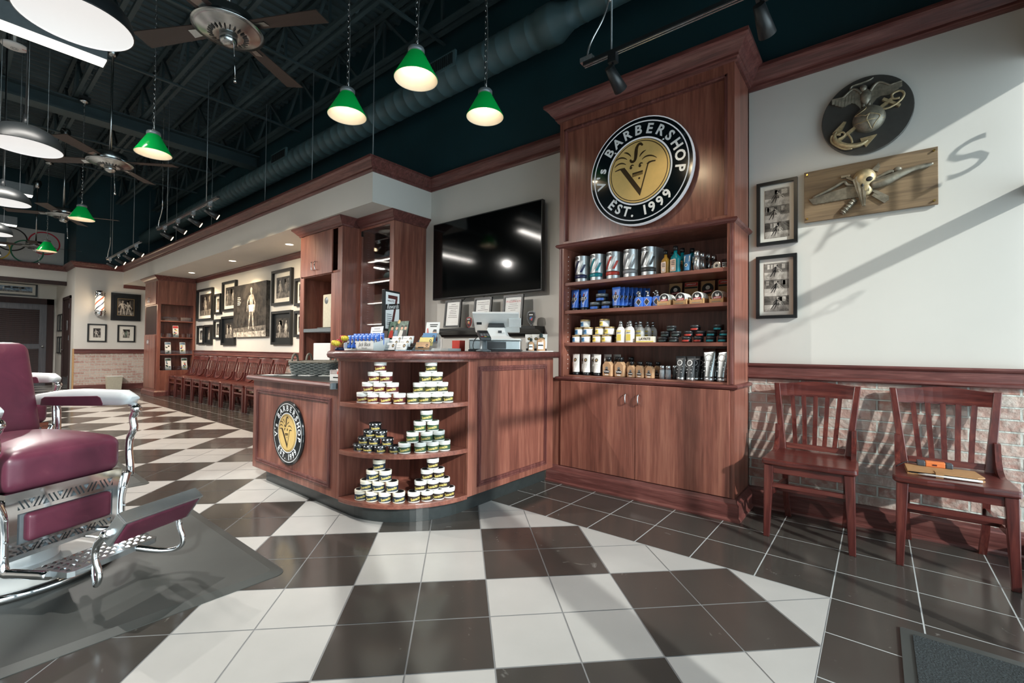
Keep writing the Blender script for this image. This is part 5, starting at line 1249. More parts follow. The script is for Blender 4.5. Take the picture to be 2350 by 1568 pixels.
for i, (x, y) in enumerate(((-1.003, 3.36), (-.985, 3.44), (-.962, 3.51), (-.945, 3.58))):
    place('sp', spray(.022, .149), '%s silver spray bottle of the receding file on the top shelf' % ('front', 'second', 'third', 'rear')[i], 'spray bottle', (x, y, Z1), -.3, 'silver spray bottles')
def small_tin(r, h, body, lid, face=None):
    def f():
        t = thing('tin', '', 'tin')
        s_ = MB(); s_.lathe([(0, 0), (r, 0), (r, h*.55), (0, h*.55)], n=22); obj('tin_body', s_, [body], t)
        s_ = MB(); s_.lathe([(0, h*.5), (r*1.03, h*.5), (r*1.03, h*.94), (r*.98, h), (0, h)], n=22); lo = obj('lid', s_, [lid], t)
        if face: s_ = MB(); s_.face(circ(0, 0, r*.85, 20), T_XY(h+.0004), 0, 0); s_.face(circ(0, 0, r*.35, 12), T_XY(h+.0008), 0, 1); obj('lid_label', s_, [face, 'blackink'], lo)
        return t
    return f
ST = small_tin(.031, .023, 'silver', 'silver', 'matboard')
for i, (x, y, z) in enumerate(((-.905, 3.45, Z1), (-.905, 3.45, Z1+.0235), (-.83, 3.42, Z1), (-.85, 3.50, Z1), (-.85, 3.50, Z1+.0235), (-.85, 3.50, Z1+.047))):
    place('st', ST, ('lower tin of the left silver stack on the top shelf', 'upper tin of the left silver stack on the top shelf', 'single silver tin nearest the right end of the top shelf', 'lowest tin of the rear silver stack on the top shelf', 'middle tin of the rear silver stack on the top shelf', 'topmost tin of the rear silver stack on the top shelf')[i], 'tin', (x, y, z), 0, 'silver tins on the top shelf')
o = place('st', None, 'silver tin standing on edge and showing its round face on the top shelf', 'tin', (-.868, 3.40, Z1+.032), 0, 'silver tins on the top shelf'); o.rotation_euler = (PI/2-.1, 0, -.3)
# blue shelf
BT = tube(.085, .182, 'bluetube', 'blackplastic', 'diamond')
for i, (x, y, lb) in enumerate(((-2.008, 3.36, 'front left blue tube with black diamond label'), (-1.99, 3.43, 'blue tube close behind the front left tube'), (-1.915, 3.36, 'second front blue tube beside the dark jars'), (-1.83, 3.50, 'blue tube standing behind the dark jars'))):
    place('blt', BT, lb+' on the second shelf', 'tube', (x, y, Z2), -.2, 'blue tubes on the second shelf')
for i in range(8):
    place('blt', None, '%s blue tube of the long receding file on the second shelf, counted from the front' % ORD[i], 'tube', (-1.62+.022*i, 3.345+.04*i*.78, Z2), -.2, 'blue tubes on the second shelf', (.96, .62, .95))
def dark_jar(r, h, body, lid, lab):
    def f():
        t = thing('jar', '', 'jar')
        s_ = MB(); s_.lathe([(0, 0), (r, 0), (r, h*.6), (r*.93, h*.62), (0, h*.62)], n=24); obj('jar_body', s_, [body], t)
        s_ = MB(); s_.lathe([(0, h*.62), (r*1.02, h*.62), (r*1.02, h*.97), (r*.98, h), (0, h)], n=24); obj('lid', s_, [lid], t)
        s_ = MB(); s_.add([wrapT(r)(a, b, .0005) for a, b in [(-r*.9+r*.2*i, h*.15) for i in range(10)]+[(-r*.9+r*.2*i, h*.45) for i in range(10)]], [(i, i+1, 11+i, 10+i) for i in range(9)], 0); obj('label', s_, [lab], t)
        return t
    return f
DJ = dark_jar(.05, .066, 'blackplastic', 'steelgrey', 'bluetube')
for x, y, z, lb in ((-1.829, 3.40, Z2, 'left dark jar'), (-1.722, 3.40, Z2, 'right dark jar'), (-1.772, 3.40, Z2+.067, 'topmost dark jar'), (-1.69, 3.52, Z2, 'rear lower dark jar'), (-1.69, 3.52, Z2+.067, 'rear upper dark jar')):
    place('dj', DJ, lb+' with blue band beside the blue tubes', 'jar', (x, y, z), -.2, 'dark jars on the second shelf')
def pump():
    t = thing('pump_bottle', '', 'bottle')
    s_ = MB(); s_.prism(rrect(-.03, .03, 0, .078, .006), T_XZ(.016), 0, .032); obj('bottle_body', s_, ['bluetube'], t, bevel=.003)
    s_ = MB(); s_.cyl((0, 0, .078), (0, 0, .095), .011, n=14); s_.cyl((0, 0, .095), (0, 0, .12), .007, n=12); s_.bar((0, .004, .12), (0, -.022, .118), .012, .008); obj('pump_head', s_, ['silver'], t)
    s_ = MB()
    for sc_, mt, d in ((1, 0, .0005), (.85, 1, .001)): s_.face([(0, .04+.03*sc_), (-.024*sc_, .04), (0, .04-.03*sc_), (.024*sc_, .04)], T_XZ(-.016), d, mt)
    s_.face([(0, .062), (-.004, .057), (0, .052), (.004, .057)], T_XZ(-.016), .0015, 2); obj('diamond_label', s_, ['whiteink', 'blackink', 'red'], t)
    return t
for i, (x, y, lb) in enumerate(((-1.425, 3.345, 'front left blue pump bottle'), (-1.362, 3.35, 'front middle blue pump bottle'), (-1.291, 3.36, 'blue pump bottle half behind the first kraft box of tins'), (-1.466, 3.42, 'rear left blue pump bottle'), (-1.34, 3.44, 'rear right blue pump bottle'))):
    place('pb', pump, lb+' on the second shelf', 'pump bottle', (x, y, Z2), -.15, 'blue pump bottles')
def kraft_box():
    t = thing('kraft_box', '', 'box')
    s_ = MB(); s_.box(-.047, .047, -.05, -.047, 0, .03); s_.box(-.047, -.044, -.05, .08, 0, .04); s_.box(.044, .047, -.05, .08, 0, .04); s_.box(-.047, .047, -.05, .08, 0, .003); s_.box(-.047, .047, .077, .08, 0, .05); obj('tray', s_, ['kraft'], t)
    s_ = MB(); s_.face([(-.03, .008), (.03, .008), (.03, .012), (-.03, .012)], T_XZ(-.0505), 0, 0); obj('print', s_, ['greyink'], t)
    return t
def disc_tin():
    t = thing('round_tin', '', 'tin'); r = .038
    s_ = MB(); s_.lathe([(0, .008), (r, .008), (r, -.008), (0, -.008)], n=28, T=lambda a, b, d: (a, d, b)); obj('tin_body', s_, ['offwhite'], t)
    s_ = MB(); T = T_XZ(-.0085); s_.face(circ(0, 0, r*.88, 26), T, 0, 0); s_.face(circ(0, .008, r*.36, 14), T, .0004, 1); s_.face(circ(0, .016, r*.16, 10), T, .0008, 0)
    s_.face([(-.026, -.022), (.027, -.018), (.027, -.002), (-.026, -.006)], T, .001, 2); s_.text('UPPERCUT', .0095, T, .0014, 1, at=(0, -.012), bold=.03, rot=.07); obj('lid_print', s_, ['blackink', 'whiteink', 'red'], t)
    return t
for i, (x, y) in enumerate(((-1.215, 3.335), (-1.101, 3.345), (-.988, 3.355), (-.856, 3.365))):
    wh = ('leftmost', 'second', 'third', 'rightmost')[i]
    place('kb', kraft_box, '%s kraft cardboard tray of round tins on the second shelf' % wh, 'box', (x, y, Z2), -.1, 'kraft trays of tins')
    for j in range(4):
        place('dt', disc_tin, '%s upright round tin in the %s kraft tray' % (('front', 'second', 'third', 'rear')[j], wh), 'tin', (x+.004*j, y-.031+.027*j, Z2+.05), -.1, 'round tins in kraft trays')
def card(kind):
    def f():
        t = thing('display_card', '', 'card')
        s_ = MB(); s_.hexa([(-.05, 0, 0), (.05, 0, 0), (.05, .004, 0), (-.05, .004, 0)], [(-.05, .03, .2), (.05, .03, .2), (.05, .034, .2), (-.05, .034, .2)]); obj('board', s_, ['kraft'], t)
        s_ = MB(); T = lambda a, b, d: (a, .15*b-.0008-d, b)
        if kind: s_.face(circ(0, .14, .042, 24), T, 0, 0); s_.face(circ(0, .148, .016, 14), T, .0006, 1); s_.face([(-.03, .11), (.03, .115), (.03, .13), (-.03, .125)], T, .001, 2); s_.text('UPPERCUT', .011, T, .0014, 1, at=(0, .12), bold=.03, rot=.08)
        else: s_.face([(-.048, .168), (.048, .168), (.048, .195), (-.048, .195)], T, 0, 2); s_.text('UPPERCUT', .015, T, .0006, 1, at=(0, .181), bold=.03); s_.face([(-.048, .15), (.048, .15), (.048, .163), (-.048, .163)], T, 0, 0); s_.face([(-.025, .09), (.025, .09), (.025, .096), (-.025, .096)], T, 0, 0)
        obj('print', s_, ['blackink', 'matboard', 'red'], t); return t
    return f
for i, x in enumerate((-1.235, -1.115, -.992, -.868)):
    place('card%d' % (i % 2), card(1-i % 2), ('kraft card with round black portrait behind the leftmost tray', 'kraft card with red header behind the second tray', 'kraft card with round black emblem behind the third tray', 'kraft card with red header behind the rightmost tray')[i], 'card', (x, 3.57, Z2), 0, 'kraft display cards')
# cream shelf
def layjar(lab):
    def f():
        t = thing('cream_jar', '', 'jar'); r = .0405
        s_ = MB(); s_.lathe([(0, 0), (r, 0), (r, .05), (0, .05)], n=24); obj('jar_body', s_, ['offwhite'], t)
        s_ = MB(); s_.lathe([(0, .05), (r*1.03, .05), (r*1.03, .062), (r*.98, .0635), (0, .0635)], n=24); obj('lid', s_, ['goldfillet'], t)
        s_ = MB(); N = 14; s_.add([wrapT(r)(-.052+.064*i/N, .008+.034*j, .0005) for j in (0, 1) for i in range(N+1)], [(i, i+1, N+2+i, N+1+i) for i in range(N)], 0); s_.text('LAYRITE', .014, wrapT(r), .001, 1, at=(-.02, .028), bold=.03, sx=.8); obj('label', s_, [lab, 'blackink'], t)
        return t
    return f
for key, lab, nm, xs in (('lyb', 'bluelabel', 'blue-label', ((-1.998, 0), (-1.906, 0), (-1.97, 1), (-1.885, 1), (-1.915, 2))), ('lyy', 'yellowlabel', 'yellow-label', ((-1.801, 0), (-1.715, 0), (-1.777, 1), (-1.69, 1), (-1.736, 2)))):
    for i, (x, k) in enumerate(xs):
        place(key, layjar(lab), '%s cream jar, %s of its small pyramid on the third shelf' % (nm, ('left bottom', 'right bottom', 'left middle', 'right middle', 'topmost')[i]), 'jar', (x, 3.375, Z3+k*.0645), -.2, 'cream jars on the third shelf')
    for j in (0, 1): place(key, None, '%s cream jar standing in the back row, %s one, third shelf' % (nm, ('lower', 'upper')[j]), 'jar', (xs[1][0]+.05, 3.50, Z3+j*.0645), -.2, 'cream jars on the third shelf')
def white_bottle():
    t = thing('lotion_bottle', '', 'bottle')
    s_ = MB(); s_.lathe([(0, 0), (.036, 0), (.037, .004), (.037, .09), (.03, .112), (.012, .13), (0, .13)], n=24, T=lambda a, b, d: (a, b*.72, d)); obj('bottle_body', s_, ['offwhite'], t)
    s_ = MB(); s_.cyl((0, 0, .128), (0, 0, .15), .017, .015, 16); s_.cyl((0, 0, .15), (0, 0, .172), .013, .012, 16); obj('cap', s_, ['silver'], t)
    s_ = MB(); T = T_XZ(-.0272); s_.face([(-.02, .015), (.02, .015), (.02, .065), (-.02, .065)], T, 0, 0); s_.face([(-.02, .085), (.02, .085), (.02, .095), (-.02, .095)], T, 0, 0); s_.text('LAYRITE', .011, T, .0004, 1, at=(0, .076), bold=.03, sx=.9); obj('label', s_, ['yellowlabel', 'blackink'], t)
    return t
for i, (x, y, lb) in enumerate(((-1.585, 3.355, 'front left white lotion bottle'), (-1.506, 3.355, 'front right white lotion bottle'), (-1.56, 3.44, 'white lotion bottle behind the front left one'), (-1.52, 3.50, 'white lotion bottle at the back between the two front ones'), (-1.458, 3.44, 'second white lotion bottle to the right'), (-1.425, 3.50, 'third white lotion bottle to the right'), (-1.405, 3.56, 'rearmost white lotion bottle to the right'))):
    place('wb', white_bottle, lb+' on the third shelf', 'bottle', (x, y, Z3), -.15, 'white lotion bottles')
t = thing('name_box', 'long cream and yellow product box lettered in black on the third shelf', 'box', (-1.372, 3.34, Z3), -.03)
s_ = MB(); s_.box(-.07, .07, -.022, .022, 0, .045); obj('carton', s_, ['creamlid'], t, bevel=.001)
s_ = MB(); T = T_XZ(-.022); s_.face([(-.07, .002), (.07, .002), (.07, .01), (-.07, .01)], T, .0006, 1); s_.text('LAYRITE', .026, T, .0008, 0, at=(0, .026), bold=.03, sx=.95); obj('lettering', s_, ['blackink', 'yellowlabel'], t)
for p, (xs, lab, nm) in enumerate((((-1.255, -1.172, -1.235, -1.155, -1.19), 'greenfabric', 'grey-green'), ((-1.078, -.996, -1.062, -.98, -1.018), 'canred', 'brown-red'), ((-.91, -.831, -.905, -.82, -.86), 'teal', 'dark teal'))):
    DJ2 = dark_jar(.0335, .0405, 'blackplastic', 'canblack', lab)
    for i, x in enumerate(xs):
        place('dk%d' % p, DJ2, 'low black jar with %s label, %s of its pyramid on the third shelf' % (nm, ('left bottom', 'right bottom', 'left middle', 'right middle', 'topmost')[i]), 'jar', (x, 3.38, Z3+(0, 0, 1, 1, 2)[i]*.0415), -.25, 'low black jars on the third shelf')
# bottom shelf
WT = tube(.078, .174, 'offwhite', 'blackplastic', 'seal')
for i, (x, y, lb) in enumerate(((-1.985, 3.345, 'front leftmost white tube with a round seal'), (-1.885, 3.345, 'second front white tube with a round seal'), (-1.785, 3.345, 'third front white tube with a round seal'), (-1.955, 3.43, 'white tube behind the leftmost front tube'), (-1.855, 3.43, 'white tube behind the second front tube'), (-1.745, 3.45, 'white tube behind the third front tube'), (-1.70, 3.53, 'rearmost white tube behind the clear bottle'))):
    place('wt', WT, lb+' on the lowest shelf', 'tube', (x, y, Z4), -.2, 'white tubes on the lowest shelf')
def clear_bottle(w, h):
    def f():
        t = thing('flask_bottle', '', 'bottle'); hb = h*.74
        s_ = MB(); s_.prism([(-w/2, .004), (-w/2+.004, 0), (w/2-.004, 0), (w/2, .004), (w/2, hb*.78), (w*.22, hb*1.02), (-w*.22, hb*1.02), (-w/2, hb*.78)], T_XZ(w*.28), 0, w*.56); obj('bottle_body', s_, ['peach'], t, bevel=.004)
        s_ = MB(); s_.cyl((0, 0, hb*1.0), (0, 0, h*.84), w*.16, n=14); s_.cyl((0, 0, h*.82), (0, 0, h), w*.28, w*.27, 18); obj('cap', s_, ['blackplastic'], t)
        s_ = MB(); T = T_XZ(-w*.28); s_.face([(-w*.36, hb*.38), (0, hb*.52), (w*.36, hb*.38), (w*.30, hb*.2), (-w*.30, hb*.2)], T, .0008, 1); s_.face(circ(0, hb*.56, w*.16, 12), T, .0006, 2); s_.text('TONIC', w*.22, T, .0014, 0, at=(0, hb*.33), bold=.03); s_.face([(-w*.2, hb*.08), (w*.2, hb*.08), (w*.2, hb*.15), (-w*.2, hb*.15)], T, .0008, 0); obj('label', s_, ['whiteink', 'blackink', 'greyink'], t)
        return t
    return f
CB = clear_bottle(.085, .155); CS = clear_bottle(.062, .122)
for x, y, lb in ((-1.68, 3.335, 'front left amber-tinted flask bottle'), (-1.575, 3.335, 'front right amber-tinted flask bottle'), (-1.645, 3.44, 'flask bottle behind the front left flask'), (-1.535, 3.44, 'flask bottle behind the front right flask')):
    place('cb', CB, lb+' on the lowest shelf', 'bottle', (x, y, Z4), -.2, 'large flask bottles')
for i, (x, y) in enumerate(((-1.478, 3.325), (-1.408, 3.325), (-1.332, 3.325), (-1.45, 3.40), (-1.378, 3.40), (-1.30, 3.40))):
    place('cs', CS, 'small flask bottle, %s in the %s row on the lowest shelf' % (('left', 'middle', 'right')[i % 3], ('front', 'rear')[i//3]), 'bottle', (x, y, Z4), -.2, 'small flask bottles')
for i, (x, y) in enumerate(((-1.243, 3.335), (-1.2, 3.34), (-1.172, 3.40))):
    place('sp2', spray(.019, .099, 'cangrey', 'silver'), '%s small grey spray bottle in the middle of the lowest shelf' % ('left', 'centre', 'right')[i], 'spray bottle', (x, y, Z4), -.2, 'small grey spray bottles')
GT = tube(.075, .17, 'canblack', 'silver', 'foil'); ST2 = tube(.092, .226, 'brushed', 'silver', 'foil')
for i, (x, y) in enumerate(((-1.108, 3.335), (-1.085, 3.40), (-1.038, 3.335), (-1.018, 3.39), (-.995, 3.44), (-.975, 3.49), (-.955, 3.54))):
    place('gt', GT, '%s dark metallic tube, counted from the left, in the group on the lowest shelf' % ORD[i], 'tube', (x, y, Z4), -.25, 'dark metallic tubes')
for i, (x, y) in enumerate(((-.912, 3.34), (-.828, 3.345), (-.90, 3.43), (-.845, 3.50))):
    place('st2', ST2, ('left front', 'right front', 'left rear', 'right rear')[i]+' tall silver tube at the right end of the lowest shelf', 'tube', (x, y, Z4), -.25, 'tall silver tubes')

# ================================================================== things on the counter
ZC = 1.0925
def lineT(y, lean): return lambda a, b, d: (a, y+lean*b-d, b)
t = thing('cash_register', 'white point of sale register with tilted screen on the counter', 'cash register', (-2.43, 2.83, ZC), .62)
s_ = MB(); s_.box(-.2, .2, -.19, .19, .012, .085); obj('cash_drawer', s_, ['brushed'], t, bevel=.006)
s_ = MB(); s_.box(-.205, .205, -.195, .195, 0, .014); obj('drawer_base', s_, ['blackplastic'], t)
s_ = MB(); s_.box(-.205, .205, -.197, .195, .085, .10); s_.hexa([(-.15, -.17, .10), (.15, -.17, .10), (.15, .12, .10), (-.15, .12, .10)], [(-.09, -.12, .125), (.09, -.12, .125), (.10, .08, .125), (-.10, .08, .125)]); s_.hexa([(-.09, -.12, .125), (.09, -.12, .125), (.10, .08, .125), (-.10, .08, .125)], [(-.065, -.08, .195), (.065, -.08, .195), (.065, .02, .195), (-.065, .02, .195)]); obj('stand', s_, ['whiteplastic'], t, bevel=.008)
s_ = MB(); s_.hexa([(-.068, -.085, .192), (.068, -.085, .192), (.068, .025, .192), (-.068, .025, .192)], [(-.06, -.06, .225), (.06, -.06, .225), (.06, .05, .235), (-.06, .05, .235)]); obj('hinge_block', s_, ['canblack'], t)
s_ = MB(); s_.hexa([(-.185, .06, .16), (.185, .06, .16), (.185, .085, .155), (-.185, .085, .155)][::1], [(-.185, -.15, .30), (.185, -.15, .30), (.185, -.135, .315), (-.185, -.135, .315)]); sc1 = obj('display_screen', s_, ['whiteplastic'], t, bevel=.008)
s_ = MB(); s_.box(-.16, -.12, -.052, -.04, .215, .235); obj('card_slot', s_, ['blackink'], sc1)
s_ = MB(); s_.box(.02, .05, -.1215, -.12, .145, .165); s_.box(-.09, .09, -.1915, -.19, .02, .075); obj('badge', s_, ['canblack'], t)
s_ = MB(); s_.hexa([(.10, -.03, .20), (.20, -.03, .20), (.20, -.02, .195), (.10, -.02, .195)], [(.10, -.10, .26), (.20, -.10, .26), (.20, -.09, .268), (.10, -.09, .268)]); obj('customer_display', s_, ['whiteplastic'], t, bevel=.003)
t = thing('card_terminal', 'dark grey card payment terminal on a pole stand beside the register', 'card terminal', (-2.24, 2.46, ZC), .9)
s_ = MB(); s_.lathe([(0, 0), (.055, 0), (.055, .008), (.03, .016), (.027, .02), (.026, .085), (0, .085)], n=24); obj('stand', s_, ['steelgrey'], t)
s_ = MB(); s_.hexa([(-.04, -.10, .075), (.04, -.10, .075), (.04, .07, .125), (-.04, .07, .125)], [(-.04, -.105, .098), (.04, -.105, .098), (.04, .06, .158), (-.04, .06, .158)]); tb_ = obj('terminal_body', s_, ['canblack'], t, bevel=.006)
s_ = MB(); TT = lambda a, b, d: (a, -.105+b, .0988+.3636*b+d)
for i in range(3):
    for j in range(4): s_.face([(-.03+.022*i, .03+.014*j), (-.014+.022*i, .03+.014*j), (-.014+.022*i, .04+.014*j), (-.03+.022*i, .04+.014*j)], TT, .0008, 0)
for i, k in enumerate((1, 2, 3)): s_.face([(-.03+.022*i, .012), (-.014+.022*i, .012), (-.014+.022*i, .022), (-.03+.022*i, .022)], TT, .0008, k)
s_.face([(-.03, .10), (.03, .10), (.03, .145), (-.03, .145)], TT, .0008, 4); obj('keypad', s_, ['cangrey', 'red', 'yellowlabel', 'ringgreen', 'blackink'], tb_)
s_ = MB(); s_.tube(bez((-.03, .05, .11), (-.08, .07, .08), (-.08, .05, .01), (-.05, .03, .004)), .003, 6); obj('cable', s_, ['blackink'], t)
# tray with tubes and two bottles at the cabinet end
s_ = MB(); s_.prism(rrect(-.15, .15, -.1, .1, .02), T_XY(0), 0, .006); tag(obj('product_tray', s_, ['whiteplastic'], None, (-2.27, 3.115, ZC)), 'white tray under the tubes at the cabinet end of the counter', 'tray')
for i, (x, y) in enumerate(((-2.35, 3.17), (-2.28, 3.175), (-2.21, 3.18))):
    place('wt', None, '%s white tube with seal on the counter tray by the cabinet' % ('left', 'middle', 'right')[i], 'tube', (x, y, ZC+.006), .5, 'white tubes on the counter tray', (.95, .95, .82))
def small_clear(h):
    def f():
        t = thing('aftershave_bottle', '', 'bottle'); w = h*.5
        s_ = MB(); s_.lathe([(0, 0), (w*.5, 0), (w*.5, h*.55), (w*.4, h*.68), (w*.14, h*.74), (w*.14, h*.8), (0, h*.8)], n=22, T=lambda a, b, d: (a, b*.7, d)); obj('bottle_body', s_, ['peach'], t)
        s_ = MB(); s_.lathe([(0, h*.76), (w*.2, h*.76), (w*.22, h*.9), (w*.15, h), (0, h)], n=18); obj('cap', s_, ['greenfabric'], t)
        s_ = MB(); s_.face([(-w*.3, h*.1), (w*.3, h*.1), (w*.3, h*.5), (-w*.3, h*.5)], T_XZ(-w*.36), 0, 0); s_.face([(-w*.32, h*.28), (w*.32, h*.28), (w*.25, h*.36), (-w*.25, h*.36)], T_XZ(-w*.36), .0006, 1); obj('label', s_, ['whiteink', 'blackink'], t)
        return t
    return f
place('ac1', small_clear(.105), 'small clear bottle with dark cap in front of the tubes on the counter tray', 'bottle', (-2.25, 3.06, ZC+.006), .5)
place('ac2', small_clear(.145), 'larger clear bottle with dark cap at the right end of the counter tray', 'bottle', (-2.17, 3.09, ZC+.006), .5)
s_ = MB(); s_.prism([(-.1, -.07), (.1, -.07), (.1, .07), (-.1, .07)], T_XY(0), 0, .012); s_.prism([(-.095, -.065), (.098, -.07), (.1, .068), (-.1, .066)], T_XY(0), .012, .02); tag(obj('paper_pad', s_, ['paper'], None, (-2.68, 2.5, ZC)), 'pad of white paper lying behind the counter edge left of the register', 'paper')
s_ = MB(); s_.box(-.045, .045, -.03, .03, 0, .085); tag(obj('red_box', s_, ['canred'], None, (-2.66, 2.62, ZC), .002), 'small dark red box on the counter near the wall socket', 'box')
t = thing('wall_outlet', 'black double wall socket below the ledge', 'socket', (-3.78, WY, 1.15))
s_ = MB(); s_.box(-.06, .06, -.006, -.001, -.055, .055); obj('cover_plate', s_, ['blackplastic'], t)
s_ = MB()
for a in (-.03, .03):
    for b in (-.025, .025): s_.box(a-.014, a+.014, -.008, -.006, b-.017, b+.017)
obj('receptacle', s_, ['greyplastic'], t)
t = thing('light_switch', 'white wall switch plate near the red box', 'switch', (-4.06, WY, 1.17)); s_ = MB(); s_.box(-.04, .04, -.006, -.001, -.06, .06); obj('plate', s_, ['whiteplastic'], t); s_ = MB(); s_.box(-.012, .012, -.011, -.006, -.025, .025); obj('rocker', s_, ['whiteplastic'], t)
# tube sampler tray
t = thing('sample_tray', 'white sloped counter tray holding the little blue tubes', 'tray', (-2.70, 1.775, ZC), .06)
s_ = MB(); s_.box(-.16, .16, .07, .075, 0, .085); s_.box(-.16, .16, -.05, .075, 0, .004); s_.hexa([(-.162, -.05, 0), (-.157, -.05, 0), (-.157, .075, 0), (-.162, .075, 0)], [(-.162, -.05, .05), (-.157, -.05, .05), (-.157, .075, .085), (-.162, .075, .085)]); s_.hexa([(.157, -.05, 0), (.162, -.05, 0), (.162, .075, 0), (.157, .075, 0)], [(.157, -.05, .05), (.162, -.05, .05), (.162, .075, .085), (.157, .075, .085)]); s_.box(-.02, .162, -.055, -.05, 0, .062); s_.box(-.162, .162, -.055, -.05, .0, .012); obj('tray_body', s_, ['whiteplastic'], t)
s_ = MB(); s_.text('Jack Black', .036, T_XZ(-.0555), 0, 0, at=(.07, .040), shear=.35, sx=.85); s_.text('SPECIAL GIFT', .010, T_XZ(-.0555), 0, 0, at=(.07, .016)); obj('signature_lettering', s_, ['blackink'], t)
MT = tube(.036, .10, 'bluetube', 'blackplastic', 'diamond')
for r_ in range(2):
    for i in range(8):
        place('mt', MT, 'little blue sample tube, %s from left in the %s row of the counter tray' % (ORD[i], ('front', 'rear')[r_]), 'tube', (-2.845+.0415*i, 1.75+.0025*i+.045*r_, ZC+.0045+.012*r_), .06, 'blue sample tubes on the counter')
# cards
def bizcards():
    t = thing('business_cards', '', 'cards')
    for k in range(3):
        s_ = MB(); y = .028*k; z = .006+.022*k; s_.hexa([(-.044, y, z), (.044, y, z), (.044, y+.012, z), (-.044, y+.012, z)], [(-.044, y+.014, z+.048), (.044, y+.014, z+.048), (.044, y+.024, z+.048), (-.044, y+.024, z+.048)]); c_ = obj('card_stack', s_, ['paper'], t)
        s_ = MB(); T = lambda a, b, d, y=y, z=z: (a, y+.014*b/.048-.0006-d, z+b); ring(s_, .026, .028, .006, .0115, T, 0, 0, 16); s_.face(circ(.026, .028, .006, 10), T, .0002, 1)
        for i in range(2): s_.face([(-.038, .014+.016*i), (-.005, .014+.016*i), (-.005, .0155+.016*i), (-.038, .0155+.016*i)], T, 0, 2)
        obj('card_print', s_, ['blackink', 'goldfillet', 'greyink'], c_)
    s_ = MB(); s_.hexa([(-.047, -.004, 0), (.047, -.004, 0), (.047, .10, 0), (-.047, .10, 0)], [(-.047, -.004, .006), (.047, -.004, .006), (.047, .10, .052), (-.047, .10, .052)]); obj('card_holder', s_, ['acrylic'], t)
    return t
place('biz', bizcards, 'left stepped stack of white business cards beside the blue tube tray', 'business cards', (-2.495, 1.825, ZC), .12, 'business card holders')
place('biz', None, 'right stepped stack of white business cards beside the acrylic leaflet stand', 'business cards', (-2.393, 1.835, ZC), .12, 'business card holders')
t = thing('leaflet_stand', 'clear acrylic leaflet stand with a tall white flyer and blue and yellow cards', 'leaflet stand', (-2.285, 1.95, ZC), .35)
s_ = MB(); s_.hexa([(-.062, -.06, 0), (.062, -.06, 0), (.062, .09, 0), (-.062, .09, 0)], [(-.062, -.06, .01), (.062, -.06, .01), (.062, .09, .12), (-.062, .09, .12)]); obj('stand_body', s_, ['acrylic'], t)
for k, (y, z, w, h, mt, nm) in enumerate(((.07, .05, .104, .145, 'paper', 'tall_flyer'), (.04, .06, .10, .06, 'bluelabel', 'blue_card'), (.0, .035, .098, .055, 'script_yellow', 'yellow_card'), (-.045, .008, .1, .05, 'peach', 'pink_card'))):
    s_ = MB(); s_.hexa([(-w/2, y, z), (w/2, y, z), (w/2, y+.004, z), (-w/2, y+.004, z)], [(-w/2-.006*(k == 0), y+.02*h/.06, z+h), (w/2-.01*(k == 0), y+.02*h/.06, z+h), (w/2-.01*(k == 0), y+.004+.02*h/.06, z+h), (-w/2-.006*(k == 0), y+.004+.02*h/.06, z+h)]); c_ = obj(nm, s_, [mt], t)
    s_ = MB(); T = lambda a, b, d, y=y, z=z: (a, y+b/3-.0008-d, z+b)
    if k == 0:
        for i in range(2): s_.face([(-.03+.005*i, h*.86-.012*i), (.03-.005*i, h*.86-.012*i), (.03-.005*i, h*.86+.007-.012*i), (-.03+.005*i, h*.86+.007-.012*i)], T, 0, 0)
        s_.face(circ(.016, h*.5, .016, 14), T, 0, 1); s_.face([(-.04, h*.2), (.045, h*.12), (.035, h*.36), (-.01, h*.38)], T, .0003, 2); s_.face([(-.046, h*.7), (-.038, h*.72), (-.02, h*.33), (-.04, h*.3)], T, .0004, 2); s_.face([(.0, h*.55), (.03, h*.55), (.026, h*.66), (.006, h*.66)], T, .0006, 0)
    else: s_.face([(-w*.3, h*.25), (w*.1, h*.25), (w*.1, h*.4), (-w*.3, h*.4)], T, 0, 0 if k != 1 else 3); ring(s_, w*.32, h*.6, .005, .009, T, 0, 0, 12)
    obj('print', s_, ['blackink', 'skin', 'canred', 'whiteink'], c_)
t = thing('photo_card', 'printed photo card of seated people in a dark stand behind the business cards', 'photo card', (-2.57, 1.91, ZC), .1)
s_ = MB(); s_.hexa([(-.1, 0, .0), (.1, 0, .0), (.1, .06, 0), (-.1, .06, 0)], [(-.1, .05, .10), (.1, .05, .10), (.1, .06, .10), (-.1, .06, .10)]); s_.hexa([(-.097, .03, .085), (.097, .03, .085), (.097, .04, .085), (-.097, .04, .085)], [(-.105, .06, .205), (.09, .06, .205), (.09, .066, .205), (-.105, .066, .205)]); obj('stand', s_, ['blackplastic'], t)
s_ = MB(); T = lambda a, b, d: (a-.0*b, .029+.25*b-d, .085+b)
s_.face([(-.095, .002), (.095, .002), (.088, .118), (-.1, .118)], T, .0006, 0)
for i, (a, mt) in enumerate(((-.06, 1), (-.015, 3), (.035, 4), (.07, 2))): s_.face([(a-.025, .004), (a+.022, .004), (a+.014, .055), (a-.014, .058)], T, .001+.0002*i, mt); s_.face(circ(a, .07, .012, 10), T, .0014, 5); s_.face(circ(a, .079, .012, 8, 0, PI), T, .0016, 2)
s_.face(circ(-.005, .116, .014, 14), T, .002, 6)
obj('photo_print', s_, ['photogreen', 'canred', 'photodark', 'photoblue', 'matboard', 'skin', 'goldfillet'], t)
t = thing('rewards_sign', 'tall framed rewards sign with a red numeral on a black pole stand', 'sign', (-2.72, 2.0, ZC), 1.9)
